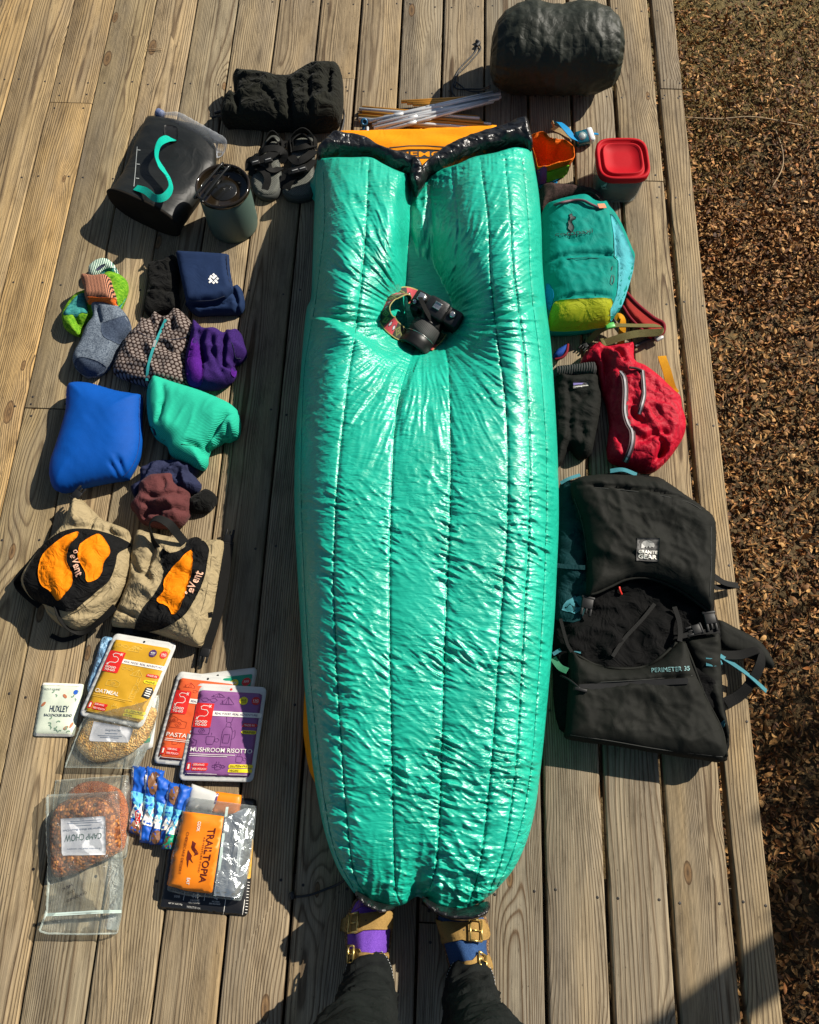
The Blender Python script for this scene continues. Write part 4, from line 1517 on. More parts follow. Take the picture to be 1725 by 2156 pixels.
mesh_obj('lid_insert', *box_geo((P1 + P2) / 2 + sd * .013 + Vector((0, 0, -.004)), (0.075, 0.017, 0.012), [dr, sd, (0, 0, 1)], 0.003), M['lid_bar'], lid)
print_shapes('lid_marks', [ln(Z('A', (1232 + k * 9, 1046 + k * 3), (1222 + k * 9, 1062 + k * 3)), 1.6) for k in range(3)], [mesh_obj('lid_plate', *lathe_geo([(MUG_R * .5, hm - .0165), (MUG_R * .48, hm - .0155), (.001, hm - .0155)], bc, (0, 0, 1), 32, False), M['lid_bar'], lid, True, True)], M['grey_plastic'], lid, 0.012)


# ---- socks
def stripe_mat(name, c1, c2, scale, rot, soft=0.3):
    m, nt, b = new_mat(name)
    w = nd(nt, 'ShaderNodeTexWave', wave_type='BANDS', bands_direction='X')
    w.inputs['Scale'].default_value = scale; w.inputs['Distortion'].default_value = 1.2; w.inputs['Detail'].default_value = 1
    w.inputs['Detail Scale'].default_value = 3
    nt.links.new(mapping(nt, (1, 1, 1), (0, 0, R(rot))), w.inputs['Vector'])
    nt.links.new(ramp(nt, w.outputs['Fac'], [(0.5 - soft / 2, c1), (0.5 + soft / 2, c2)]), b.inputs['Base Color'])
    b.inputs['Roughness'].default_value = 0.9; b.inputs['Sheen Weight'].default_value = 0.0; b.inputs['Specular IOR Level'].default_value = 0.15
    bump(nt, b, w.outputs['Fac'], 0.4, 0.002)
    return m


def melange(name, c1, c2, scale=160, sx=1, sy=1):
    m, nt, b = new_mat(name)
    n = noise_n(nt, mapping(nt, (sx, sy, 1)), scale, 4, 0.7)
    nt.links.new(ramp(nt, n, [(0.38, c1), (0.62, c2)]), b.inputs['Base Color'])
    b.inputs['Roughness'].default_value = 0.92; b.inputs['Sheen Weight'].default_value = 0.0; b.inputs['Specular IOR Level'].default_value = 0.12
    bump(nt, b, n, 0.4, 0.002)
    return m


gs = thing('sock_pair', 'green and teal patterned socks folded under the grey pair', 'socks', base_of(Z('D', (400, 420))))
M['sock_green'] = melange('sock_green', s2l((52, 110, 20)), s2l((120, 165, 40)), 90, 1, 3)
M['sock_teal'] = melange('sock_teal', s2l((30, 96, 100)), s2l((70, 150, 140)), 90, 1, 3)
g1 = blob('sock_foot', Z('D', (330, 365), (400, 330), (500, 230), (590, 235), (645, 275), (658, 340), (625, 440), (585, 500), (480, 540), (380, 560), (300, 620), (290, 685), (230, 672), (176, 625), (165, 545), (200, 470), (265, 395)),
          M['sock_green'], gs, h=0.05, zr=0.018, edge=0.03, sp=0.005, noise=[(0.006, 30, 30, 2), (0.003, 70, 30, 2)], seed=2,
          creases=[(Z('D', (265, 540), (270, 600), (290, 680)), 0.006, 0.02), (Z('D', (330, 370), (350, 460), (380, 540)), 0.008, 0.015)])
patch('sock_panel', Z('D', (325, 368), (265, 397), (202, 472), (172, 530), (240, 530), (262, 560), (300, 515), (350, 520), (345, 450)), [g1], M['sock_teal'], gs, 0.0015, 5)
patch('sock_panel', Z('D', (590, 460), (620, 440), (640, 400), (585, 495), (560, 500)), [g1], M['sock_teal'], gs, 0.0015, 5)
M['rib_white'] = stripe_mat('cuff_white_rib', s2l((30, 90, 85)), s2l((200, 215, 195)), 60, -20)
g2 = blob('sock_cuff', Z('D', (358, 190), (385, 155), (425, 128), (490, 115), (545, 148), (592, 240), (540, 228), (500, 214), (430, 258), (375, 255)), M['rib_white'], gs, h=0.045, zr=0.024, edge=0.022, sp=0.005, seed=5)
patch('cuff_band', Z('D', (430, 240), (470, 195), (520, 180), (560, 190), (590, 238), (540, 226), (500, 212), (436, 256)), [g2], M['sock_teal'], gs, 0.0015, 5)
M['navy_print'] = plain('navy_print', s2l((28, 34, 60)), 0.8)
patch('cuff_emblem', Z('D', (415, 190), (450, 160), (490, 150), (470, 172), (430, 200)), [g2], M['navy_print'], gs, 0.0014, 4)

os_ = thing('sock_pair', 'grey heathered socks with orange striped cuff lying on the green pair', 'socks', base_of(Z('D', (450, 700))))
M['sock_grey'] = melange('sock_grey', s2l((56, 66, 80)), s2l((112, 122, 132)), 260)
M['sock_slate'] = melange('sock_slate', s2l((40, 50, 66)), s2l((66, 76, 92)), 260)
o1 = blob('sock_foot', Z('D', (372, 445), (450, 450), (570, 465), (640, 528), (680, 620), (664, 690), (605, 760), (562, 850), (500, 935), (430, 985), (340, 990), (262, 935), (250, 862), (300, 760), (350, 640), (400, 560)),
          M['sock_grey'], os_, h=0.062, zr=0.022, edge=0.03, sp=0.005, noise=[(0.004, 22, 60, 2), (0.002, 60)], seed=6,
          creases=[(Z('D', (430, 480), (445, 560), (460, 610)), 0.006, 0.014), (Z('D', (255, 880), (290, 930), (330, 990)), 0.006, 0.014)])
patch('heel_panel', Z('D', (460, 600), (560, 560), (640, 540), (675, 620), (660, 690), (600, 750), (540, 730), (470, 690)), [o1], M['sock_slate'], os_, 0.0014, 5)
patch('toe_panel', Z('D', (330, 850), (430, 880), (490, 930), (430, 982), (340, 986), (266, 932), (256, 880), (290, 850)), [o1], M['sock_slate'], os_, 0.0014, 5)
M['rib_orange'] = stripe_mat('cuff_orange_rib', s2l((40, 32, 34)), s2l((176, 120, 92)), 75, -6)
M['orange_knit'] = melange('orange_knit', s2l((186, 84, 30)), s2l((224, 116, 50)), 260)
o2 = blob('sock_cuff', Z('D', (312, 282), (345, 252), (420, 264), (512, 256), (542, 305), (572, 470), (450, 456), (352, 446), (335, 350)), M['rib_orange'], os_, h=0.075, zr=0.045, z0=0.01, edge=0.022, sp=0.005, seed=3)
patch('cuff_band', Z('D', (340, 396), (450, 402), (560, 408), (574, 472), (450, 458), (352, 448)), [o2], M['orange_knit'], os_, 0.002, 5, 2)

# ---- black cloth, folded navy shirt
bcth = blob('folded_underlayer', Z('D', (808, 160), (925, 130), (1010, 92), (1040, 200), (1035, 340), (1045, 440), (1035, 515), (900, 525), (820, 545), (770, 480), (800, 330)), M['black_cloth'], None, h=0.04, zr=0.016, edge=0.03, sp=0.006, seed=8,
            noise=[(0.008, 20, 40, 2, 'r'), (0.004, 50, 0, 2)], creases=[(Z('D', (800, 345), (900, 350), (1000, 360)), 0.006, 0.01)])
tag(bcth, 'plain black folded garment tucked left of the navy shirt', 'clothing')
M['navy'] = cloth('navy_jersey', s2l((26, 42, 72)), 0.85, 0.1, 1100, 0.2, 0.12, 16, sheen=0.0)
ns = thing('folded_shirt', 'folded navy shirt with white pinecone emblem', 'shirt', base_of(Z('D', (1250, 300))))
n1 = blob('folded_body', Z('D', (1095, 440), (1300, 430), (1445, 335), (1500, 330), (1530, 425), (1522, 492), (1470, 522), (1250, 530), (1170, 536), (1115, 495)), M['navy'], ns, h=0.045, zr=0.02, edge=0.02, sp=0.005, seed=9,
          noise=[(0.006, 26, 80, 2, 'r')], creases=[(Z('D', (1110, 470), (1300, 465), (1480, 420)), 0.005, 0.014), (Z('D', (1440, 350), (1470, 420), (1470, 510)), 0.006, 0.014)])
n2 = blob('folded_front', Z('D', (1012, 60), (1130, 66), (1290, 74), (1412, 82), (1420, 200), (1446, 340), (1390, 400), (1300, 430), (1180, 440), (1092, 438), (1050, 250)), M['navy'], ns, h=0.075, z0=0.0, zr=0.055, edge=0.022, sp=0.006, smooth_out=0, seed=10,
          noise=[(0.004, 9, 20, 1.5)], creases=[(Z('D', (1385, 85), (1395, 200), (1425, 340)), 0.004, 0.006), (Z('D', (1180, 425), (1300, 415), (1380, 380)), 0.005, 0.006)])
M['white_print'] = plain('white_print', (0.78, 0.77, 0.73), 0.7)
pc = []
for (cx_, cy_, r_) in [(1297, 232, 11), (1278, 246, 12), (1312, 244, 12), (1268, 264, 12), (1297, 256, 13), (1326, 262, 11), (1280, 278, 12), (1312, 277, 12), (1268, 288, 9), (1297, 292, 11), (1322, 289, 9)]:
    q = Z('D', (cx_, cy_ - r_), (cx_ + r_ * 1.05, cy_), (cx_, cy_ + r_ * 0.95), (cx_ - r_ * 1.05, cy_))
    pc.append(q)
print_shapes('pinecone_emblem', pc, [n2], M['white_print'], ns, 0.0014)


# ---- hexagon fleece
def hex_mat():
    m, nt, b = new_mat('honeycomb_fleece')
    vec = mapping(nt, (1, 1, 1), (0, 0, 0.15))
    sep = nt.nodes.new('ShaderNodeSeparateXYZ'); nt.links.new(vec, sep.inputs[0])
    S = 0.0125
    u = mth(nt, 'DIVIDE', sep.outputs[0], S); v = mth(nt, 'DIVIDE', sep.outputs[1], S * 1.732)

    def cell(du, dv):
        a = mth(nt, 'SUBTRACT', mth(nt, 'FRACT', mth(nt, 'ADD', u, du)), 0.5)
        c = mth(nt, 'MULTIPLY', mth(nt, 'SUBTRACT', mth(nt, 'FRACT', mth(nt, 'ADD', v, dv)), 0.5), 1.732)
        return mth(nt, 'SQRT', mth(nt, 'ADD', mth(nt, 'MULTIPLY', a, a), mth(nt, 'MULTIPLY', c, c)))
    d = mth(nt, 'MINIMUM', cell(0, 0), cell(0.5, 0.5))
    n = noise_n(nt, mapping(nt), 400, 3)
    d2 = mth(nt, 'ADD', d, mth(nt, 'MULTIPLY', mth(nt, 'SUBTRACT', n, 0.5), 0.16))
    c = ramp(nt, d2, [(0.30, s2l((122, 112, 106))), (0.40, s2l((56, 42, 38))), (0.55, s2l((30, 24, 22)))])
    nt.links.new(c, b.inputs['Base Color'])
    b.inputs['Roughness'].default_value = 0.95; b.inputs['Sheen Weight'].default_value = 0.0; b.inputs['Specular IOR Level'].default_value = 0.1
    bump(nt, b, mth(nt, 'SUBTRACT', 1.0, d), 0.6, 0.003)
    return m


M['hex'] = hex_mat()
hx = thing('fleece_pullover', 'grey honeycomb fleece top with teal half zip', 'fleece', base_of(Z('D', (850, 850))))
h1 = blob('fleece_body', Z('D', (718, 640), (745, 585), (765, 560), (810, 575), (840, 545), (868, 515), (905, 545), (955, 552), (985, 512), (1015, 493), (1062, 512), (1130, 590), (1168, 690), (1125, 760), (1100, 900), (1118, 1075), (960, 1095), (800, 1070), (640, 1020), (545, 962), (600, 800), (662, 690)),
          M['hex'], hx, h=0.065, zr=0.03, edge=0.035, sp=0.005, seed=12, noise=[(0.010, 14, 60, 1.6, 'r'), (0.004, 40, 30, 2)],
          creases=[(Z('D', (905, 550), (885, 640), (880, 700)), 0.006, 0.02), (Z('D', (985, 560), (995, 620), (1000, 660)), 0.008, 0.02), (Z('D', (730, 660), (830, 710), (1000, 720), (1120, 690)), 0.006, 0.008), (Z('D', (940, 780), (1020, 830), (1080, 800)), 0.008, 0.01), (Z('D', (820, 560), (850, 620), (870, 690)), 0.008, 0.014)])
M['zip_teal'] = plain('zip_teal', s2l((40, 140, 140)), 0.6)
strap('zip', rise('D', [(938, 565, .002), (900, 650, .002), (872, 715, .002), (838, 800, .002), (806, 920, .002), (796, 1025, .002)], [h1]), 0.007, M['zip_teal'], hx, 0.0025)
strap('zip_pull', rise('D', [(862, 722, .006), (845, 772, .006)], [h1]), 0.006, M['grey_plastic'], hx, 0.003)

# ---- purple fleece
M['purple'] = melange('purple_fleece', s2l((36, 20, 70)), s2l((56, 32, 96)), 300)
M['purple2'] = melange('bright_purple_lining', s2l((58, 16, 96)), s2l((78, 26, 120)), 300)
pf = thing('fleece_jacket', 'purple fleece garment bundled beside the honeycomb top', 'fleece', base_of(Z('D', (1300, 850))))
p1_ = blob('fleece_body', Z('D', (1150, 592), (1200, 622), (1242, 655), (1330, 655), (1385, 690), (1390, 665), (1450, 672), (1502, 672), (1530, 760), (1550, 828), (1500, 882), (1452, 910), (1466, 960), (1438, 1025), (1330, 1082), (1200, 1088), (1100, 1066), (1085, 900), (1115, 760)),
           M['purple'], pf, h=0.08, zr=0.03, edge=0.04, sp=0.005, seed=14, noise=[(0.012, 12, 70, 2, 'r'), (0.005, 34, 50, 2)],
           creases=[(Z('D', (1385, 690), (1380, 780), (1370, 900), (1450, 920)), 0.008, 0.03), (Z('D', (1230, 660), (1210, 780), (1230, 900)), 0.010, 0.02), (Z('D', (1180, 620), (1200, 780), (1210, 1000)), 0.006, 0.012), (Z('D', (1290, 700), (1310, 860), (1370, 980)), 0.008, 0.012)])
patch('lining', Z('D', (1150, 700), (1190, 780), (1205, 880), (1220, 960), (1200, 1060), (1120, 1060), (1098, 940), (1105, 860), (1125, 770)), [p1_], M['purple2'], pf, 0.002, 6, bulge=0.006)
patch('cuff_lining', Z('D', (1440, 912), (1466, 955), (1450, 1000), (1420, 960)), [p1_], M['purple2'], pf, 0.002, 5)

# ---- blue pillow
M['blue'] = cloth('royal_blue_nylon', s2l((0, 70, 150)), 0.7, 0.05, 1400, 0.12, 0.06, 12, spec=0.15, sheen=0.0)
bp = blob('camp_pillow', Z('E', (380, 76), (450, 62), (550, 76), (700, 120), (830, 142), (866, 160), (860, 300), (864, 450), (842, 560), (792, 660), (742, 702), (600, 730), (450, 762), (330, 792), (270, 770), (245, 700), (250, 600), (290, 480), (330, 350), (354, 250), (358, 130)),
          M['blue'], None, h=0.095, zr=0.042, edge=0.085, sp=0.005, smooth_out=3, seed=15, noise=[(0.004, 10, 40, 2)],
          hf=lambda x, y, t: 0.0065 * (creased((x * .8 - y * .6) * 26, (x * .6 + y * .8) * 7, 5) - .4) * np.clip(1.2 - np.abs(t - 0.35) * 2.4, 0, 1) * np.clip(((x + 0.75) * 1.6 - (y - 0.62) * 2.6), 0.12, 1),
          creases=[(Z('E', (700, 560), (720, 630), (742, 700)), 0.007, 0.012), (Z('E', (650, 590), (680, 650), (690, 705)), 0.006, 0.008)])
tag(bp, 'plump royal blue camping pillow', 'pillow')
# ---- mint towel roll
M['mint'] = stripe_mat('mint_corduroy', s2l((22, 146, 120)), s2l((44, 178, 146)), 90, 70, 1.0)
mt_ = thing('rolled_shirt', 'mint green ribbed top rolled up beside the blue pillow', 'clothing', base_of(Z('E', (1200, 300))))
m1 = blob('roll', Z('E', (940, 36), (970, 28), (1090, 70), (1250, 120), (1400, 180), (1490, 230), (1520, 290), (1526, 380), (1490, 432), (1405, 446), (1350, 490), (1302, 520), (1302, 590), (1270, 640), (1200, 620), (1060, 552), (1030, 490), (960, 440), (920, 370), (902, 290), (900, 130)),
          M['mint'], mt_, h=0.095, zr=0.04, edge=0.055, sp=0.005, seed=16, noise=[(0.005, 14, -25, 2), (0.005, 16, -20, 3, 'r')],
          creases=[(Z('E', (1430, 270), (1380, 350), (1290, 450), (1270, 520)), 0.006, 0.022), (Z('E', (1440, 330), (1420, 400), (1350, 430)), 0.006, 0.02), (Z('E', (1000, 60), (1010, 180), (985, 330)), 0.008, 0.008), (Z('E', (1150, 470), (1230, 480), (1270, 540)), 0.007, 0.018), (Z('E', (960, 330), (990, 270), (1000, 200)), 0.007, 0.008)],
          folds=[(Z('E', (1500, 240), (1400, 330), (1300, 440), (1285, 520)), 0.005, 0.008, 0.03)])
patch('sewn_tag', Z('E', (905, 345), (945, 370), (960, 415), (925, 395)), [m1], M['pad_black'], mt_, 0.002, 4, 0)
# ---- navy, maroon and black bundles
M['navy_thin'] = cloth('navy_thin', s2l((38, 42, 66)), 0.85, 0.15, 900, 0.2, 0.3, 40)
nb = blob('bundled_shorts', Z('E', (850, 655), (900, 615), (960, 590), (1100, 582), (1180, 600), (1245, 645), (1222, 690), (1262, 750), (1215, 805), (1080, 790), (900, 790), (830, 850), (795, 800), (790, 760), (855, 720)), M['navy_thin'], None, h=0.05, zr=0.016, edge=0.03, sp=0.005, seed=17, noise=[(0.012, 24, 20, 1.6, 'r'), (0.005, 60, 70, 2, 'r')])
tag(nb, 'dark navy thin garment crumpled behind the maroon one', 'clothing')
M['maroon'] = cloth('maroon_jersey', s2l((84, 46, 46)), 0.85, 0.1, 900, 0.2, 0.3, 40, sheen=0.03)
mb = blob('bundled_shirt', Z('E', (855, 748), (930, 690), (1000, 682), (1082, 680), (1092, 732), (1150, 775), (1182, 800), (1186, 880), (1170, 970), (1105, 1030), (960, 1035), (860, 1000), (820, 940), (790, 900), (842, 820)), M['maroon'], None, h=0.085, zr=0.025, edge=0.05, sp=0.005, seed=18,
          noise=[(0.008, 16, 20, 2, 'r')], creases=[(Z('E', (870, 800), (960, 830), (1060, 810), (1150, 800)), 0.008, 0.016), (Z('E', (850, 860), (980, 900), (1120, 900), (1180, 880)), 0.008, 0.02), (Z('E', (990, 690), (1010, 740), (1000, 790)), 0.007, 0.014), (Z('E', (850, 960), (900, 920), (1000, 940)), 0.010, 0.03), (Z('E', (1060, 690), (1090, 750), (1090, 800)), 0.006, 0.012)])
tag(mb, 'maroon jersey garment crumpled on the deck above the dry bags', 'clothing')
bb_ = blob('bundled_cloth', Z('E', (1170, 850), (1240, 800), (1300, 772), (1366, 830), (1340, 900), (1280, 935), (1185, 925)), M['black_cloth'], None, h=0.04, zr=0.015, edge=0.03, sp=0.005, seed=19, noise=[(0.01, 24, 0, 2, 'r')])
tag(bb_, 'small black crumpled cloth right of the maroon garment', 'clothing')

# ================================================================ dry bags
M['tan'] = cloth('tan_ripstop', s2l((146, 131, 100)), 0.75, 0.08, 1200, 0.2, 0.6, 26, sheen=0.0)
M['bag_orange'] = cloth('bag_orange', s2l((224, 122, 6)), 0.75, 0.08, 1200, 0.2, 0.35, 34, sheen=0.0)
M['bag_black'] = cloth('bag_black', (0.006, 0.006, 0.006), 0.8, 0.25, 900, 0.3, 0.5, 36, spec=0.1)
M['event'] = plain('event_print', s2l((214, 168, 140)), 0.7)

d1 = thing('dry_bag', 'round bulging tan dry bag with black and orange panels, strap looped below', 'dry bag', base_of(Z('F', (450, 600))))
d1b = blob('bag_body', Z('F', (440, 72), (480, 100), (530, 150), (600, 215), (660, 240), (760, 280), (785, 330), (792, 400), (775, 560), (730, 700), (640, 820), (520, 925), (420, 962), (330, 935), (240, 860), (205, 790), (120, 745), (70, 670), (70, 600), (150, 470), (240, 370), (335, 270), (375, 170), (410, 95)),
           M['tan'], d1, h=0.105, zr=0.035, edge=0.09, sp=0.005, smooth_out=4, seed=21, noise=[(0.008, 12, 40, 2, 'r'), (0.004, 34, 40, 2, 'r')],
           creases=[(Z('F', (500, 120), (520, 220), (500, 270)), 0.006, 0.014), (Z('F', (620, 230), (640, 290), (700, 310)), 0.006, 0.012), (Z('F', (340, 262), (480, 268), (640, 292), (770, 350)), 0.012, 0.018), (Z('F', (470, 770), (600, 690), (700, 560)), 0.008, 0.010), (Z('F', (360, 850), (520, 820), (660, 720)), 0.008, 0.012)])
d1k = patch('black_panel', Z('F', (200, 385), (330, 295), (480, 278), (640, 312), (770, 368), (780, 395), (700, 440), (680, 520), (640, 620), (560, 690), (470, 770), (380, 830), (250, 795), (130, 742), (80, 660), (72, 590), (140, 470)), [d1b], M['bag_black'], d1, 0.002, 6, 4, bvh=True, bulge=0.006)
d1l = patch('orange_panel', Z('F', (290, 365), (360, 320), (438, 297), (420, 340), (372, 390), (352, 480), (368, 525), (395, 590), (388, 660), (345, 710), (310, 755), (285, 745), (245, 690), (185, 645), (170, 550), (200, 450)), [d1k], M['bag_orange'], d1, 0.0025, 5, 3, bulge=0.0015)
patch('orange_panel', Z('F', (440, 395), (475, 360), (520, 330), (580, 315), (630, 380), (645, 440), (605, 500), (590, 570), (560, 610), (492, 632), (480, 560), (437, 480)), [d1k], M['bag_orange'], d1, 0.0025, 5, 3, bulge=0.0015)
lettering('panel_lettering', '°eVent', Z('F', (372, 430), (425, 600), (475, 580), (425, 418)), [d1k], M['event'], d1, 0.0035, 0.012)
strap('carry_strap', [ZW('F', 296, 745, .07), ZW('F', 300, 800, .085), ZW('F', 330, 890, .07), ZW('F', 400, 955, .045), ZW('F', 480, 965, .035), ZW('F', 590, 885, .05), ZW('F', 680, 800, .06)], 0.02, M['black_web'], d1, 0.002, rolls=[20, 40, 50, 40, 30, 20, 10])
strap('carry_strap', [ZW('F', 190, 420, .07), ZW('F', 110, 520, .05), ZW('F', 40, 600, .03), ZW('F', 30, 660, .015), ZW('F', 90, 720, .03), ZW('F', 180, 790, .04)], 0.02, M['black_web'], d1, 0.002, rolls=[10, 30, 50, 60, 30, 10])
strap('webbing_loop', [ZW('F', 250, 990, .004), ZW('F', 330, 1020, .004), ZW('F', 440, 990, .006), ZW('F', 500, 950, .03)], 0.012, M['black_web'], d1, 0.002)


def side_buckle(at, ax, parent, s=1.0):
    ax = Vector(ax).normalized(); sd = Vector((-ax.y, ax.x, 0)).normalized(); up = ax.cross(sd)
    geos = [box_geo(at, (0.022 * s, 0.024 * s, 0.008 * s), [ax, sd, up], 0.002)]
    for k in (-1, 1):
        geos.append(box_geo(Vector(at) + ax * 0.017 * s + sd * 0.009 * s * k, (0.018 * s, 0.005 * s, 0.006 * s), [ax, sd, up], 0.001))
    geos.append(box_geo(Vector(at) + ax * 0.015 * s, (0.014 * s, 0.004 * s, 0.006 * s), [ax, sd, up], 0.001))
    geos.append(box_geo(Vector(at) - ax * 0.013 * s, (0.006 * s, 0.028 * s, 0.007 * s), [ax, sd, up], 0.0015))
    return mesh_obj('buckle', *join(*geos), M['buckle'], parent)


side_buckle(ZW('F', 425, 48, .06), (0.5, 0.8, 0), d1)
strap('buckle_tail', [ZW('F', 450, 80, .05), ZW('F', 420, 90, .05), ZW('F', 380, 125, .03)], 0.015, M['black_web'], d1)

d2 = thing('dry_bag', 'flatter tan dry bag with one orange panel and long black strap at right', 'dry bag', base_of(Z('F', (1050, 650))))
d2b = blob('bag_body', Z('F', (832, 290), (900, 300), (1000, 318), (1150, 350), (1330, 352), (1412, 362), (1402, 500), (1372, 700), (1325, 900), (1285, 1000), (1250, 1075), (1100, 1030), (960, 982), (800, 945), (662, 930), (672, 860), (712, 780), (775, 610), (790, 450)),
           M['tan'], d2, h=0.07, zr=0.025, edge=0.06, sp=0.005, smooth_out=2, seed=22, noise=[(0.008, 14, 70, 2.2, 'r'), (0.004, 40, 70, 2, 'r')],
           hf=lambda x, y, t: 0.0 * x,
           creases=[(Z('F', (900, 310), (940, 420), (900, 560), (920, 640)), 0.008, 0.016), (Z('F', (790, 480), (830, 560), (900, 600)), 0.006, 0.01), (Z('F', (680, 800), (760, 840), (830, 870)), 0.006, 0.014), (Z('F', (1330, 480), (1360, 600), (1330, 760)), 0.007, 0.012)])
d2k = patch('black_panel', Z('F', (1000, 410), (1060, 440), (1150, 400), (1165, 355), (1235, 332), (1308, 400), (1300, 480), (1280, 600), (1230, 720), (1150, 850), (1060, 912), (980, 950), (850, 965), (812, 935), (870, 805), (940, 720), (1005, 600), (1000, 520), (985, 460)), [d2b], M['bag_black'], d2, 0.002, 6, 4, bvh=True, bulge=0.008)
patch('orange_panel', Z('F', (1190, 420), (1200, 510), (1180, 620), (1140, 740), (1100, 830), (1062, 852), (1042, 800), (970, 770), (965, 740), (1010, 690), (1012, 620), (1090, 510)), [d2k], M['bag_orange'], d2, 0.0025, 5, 3, bulge=0.0015)
lettering('panel_lettering', '°eVent', Z('F', (1190, 730), (1270, 570), (1215, 550), (1145, 712)), [d2k], M['event'], d2, 0.0035, 0.012)
strap('long_strap', [ZW('F', 1445, 365, .025), ZW('F', 1430, 480, .03), ZW('F', 1408, 640, .03), ZW('F', 1378, 800, .028), ZW('F', 1340, 930, .025), ZW('F', 1295, 1070, .02)], 0.025, M['black_web'], d2, 0.003)
side_buckle(ZW('F', 1442, 342, .024), (0.1, 1, 0), d2)
side_buckle(ZW('F', 1285, 1105, .018), (-0.15, -1, 0), d2)
strap('carry_strap', [ZW('F', 980, 430, .06), ZW('F', 930, 330, .085), ZW('F', 915, 240, .11), ZW('F', 960, 205, .12), ZW('F', 1040, 240, .115), ZW('F', 1100, 310, .09), ZW('F', 1150, 370, .07)], 0.022, M['black_web'], d2, 0.002, rolls=[40, 60, 60, 30, 10, 10, 10])
strap('lower_strap', [ZW('F', 660, 945, .01), ZW('F', 780, 965, .018), ZW('F', 900, 975, .02), ZW('F', 990, 960, .02), ZW('F', 1080, 900, .03)], 0.02, M['black_web'], d2, 0.002)
side_buckle(ZW('F', 780, 960, .02), (1, 0.1, 0), d2, 0.9)
patch('sewn_tag', Z('F', (1303, 838), (1330, 832), (1328, 868), (1305, 872)), [d2b], M['bag_black'], d2, 0.002, 3, 0)

# ================================================================ food pouches
M['pouch_white'] = plain('pouch_white', (0.50, 0.50, 0.47), 0.45, var=0.05, bumpy=0.1, scale=25)


def ink(name, rgb, rough=0.5):
    return plain('ink_' + name, s2l(rgb), rough, var=0.07, scale=25, bumpy=0.12)


INK = {'mustard': ink('mustard', (188, 142, 28)), 'orange': ink('orange', (206, 86, 40)), 'purple': ink('purple', (128, 78, 130)), 'teal': ink('teal', (12, 140, 104)),
       'red': ink('red', (204, 34, 28)), 'white': ink('white', (226, 222, 210)), 'yellow': ink('yellow', (226, 206, 30)), 'black': ink('black', (22, 22, 22)), 'plum': ink('plum', (70, 40, 92)),
       'mustard_line': ink('mustard_line', (214, 176, 74)), 'orange_line': ink('orange_line', (168, 60, 28)), 'purple_line': ink('purple_line', (84, 40, 92)), 'teal_line': ink('teal_line', (6, 100, 76)),
       'navy': ink('navy', (24, 44, 66)), 'pale': ink('pale', (196, 204, 184)), 'sage': ink('sage', (112, 140, 118)), 'rust': ink('rust', (170, 104, 70)), 'blue': ink('blue', (10, 78, 170)), 'sky': ink('sky', (90, 176, 206)),
       'brown': ink('brown', (110, 74, 46)), 'label_orange': ink('label_orange', (226, 124, 14)), 'maroon': ink('maroon', (92, 24, 14)), 'grey': ink('grey', (120, 120, 116)), 'lilac': ink('lilac', (196, 192, 206))}


def uvpx(quad, pts):
    return quad_map(np.asarray(pts, float), quad)


def rect(quad, u0, v0, u1, v1):
    return uvpx(quad, [(u0, v0), (u1, v0), (u1, v1), (u0, v1)])


def pouch_shape(quad, r=0.06, n=10):
    pts = []
    for (cx, cy, a0) in ((r, r, 180), (1 - r, r, 270), (1 - r, 1 - r, 0), (r, 1 - r, 90)):
        for k in range(4):
            a = R(a0 + 30 * k)
            pts.append((cx + r * math.cos(a), cy + r * math.sin(a)))
    return uvpx(quad, pts)


CAMP = [[(.0, .0), (.0, .5), (.08, .62), (.3, .62), (.38, .5), (.38, 0), (0, 0)], [(.1, .62), (.1, .74), (.28, .74), (.28, .62)], [(.38, .5), (.48, .55), (.5, .35), (.38, .3)],
        [(0, .1), (.38, .1)], [(.06, .2), (.3, .2), (.3, .42), (.06, .42), (.06, .2)], [(.1, .74), (.05, .9), (.19, 1.0), (.33, .9), (.28, .74)]]
TENT = [[(0, 0), (.5, .8), (1, 0), (0, 0)], [(.5, .8), (.4, 0)], [(.5, .8), (.62, 0)], [(.2, .0), (.1, .4)]]
GOGG = [ell(.25, .5, .22, .3, 10), ell(.75, .5, .22, .3, 10), [(.45, .55), (.55, .55)]]
CUPP = [[(0, .8), (.05, 0), (.55, 0), (.6, .8), (0, .8)], ell(.75, .45, .17, .22, 8), [(.1, .9), (.15, 1.05), (.1, 1.2)], [(.3, .9), (.35, 1.05), (.3, 1.2)]]
CAMR = [[(0, 0), (1, 0), (1, .6), (.7, .6), (.62, .75), (.38, .75), (.3, .6), (0, .6), (0, 0)], ell(.5, .3, .2, .22, 10), ell(.5, .3, .1, .11, 8)]


def camp_lines(quad, place, w):
    out = []
    for shp, u, v, su, sv in place:
        for pl in shp:
            q = [(u + a * su, v + b * sv) for a, b in pl]
            if len(pl) > 6: q = q + [q[0]]
            out.append(ln(uvpx(quad, q), w))
    return out


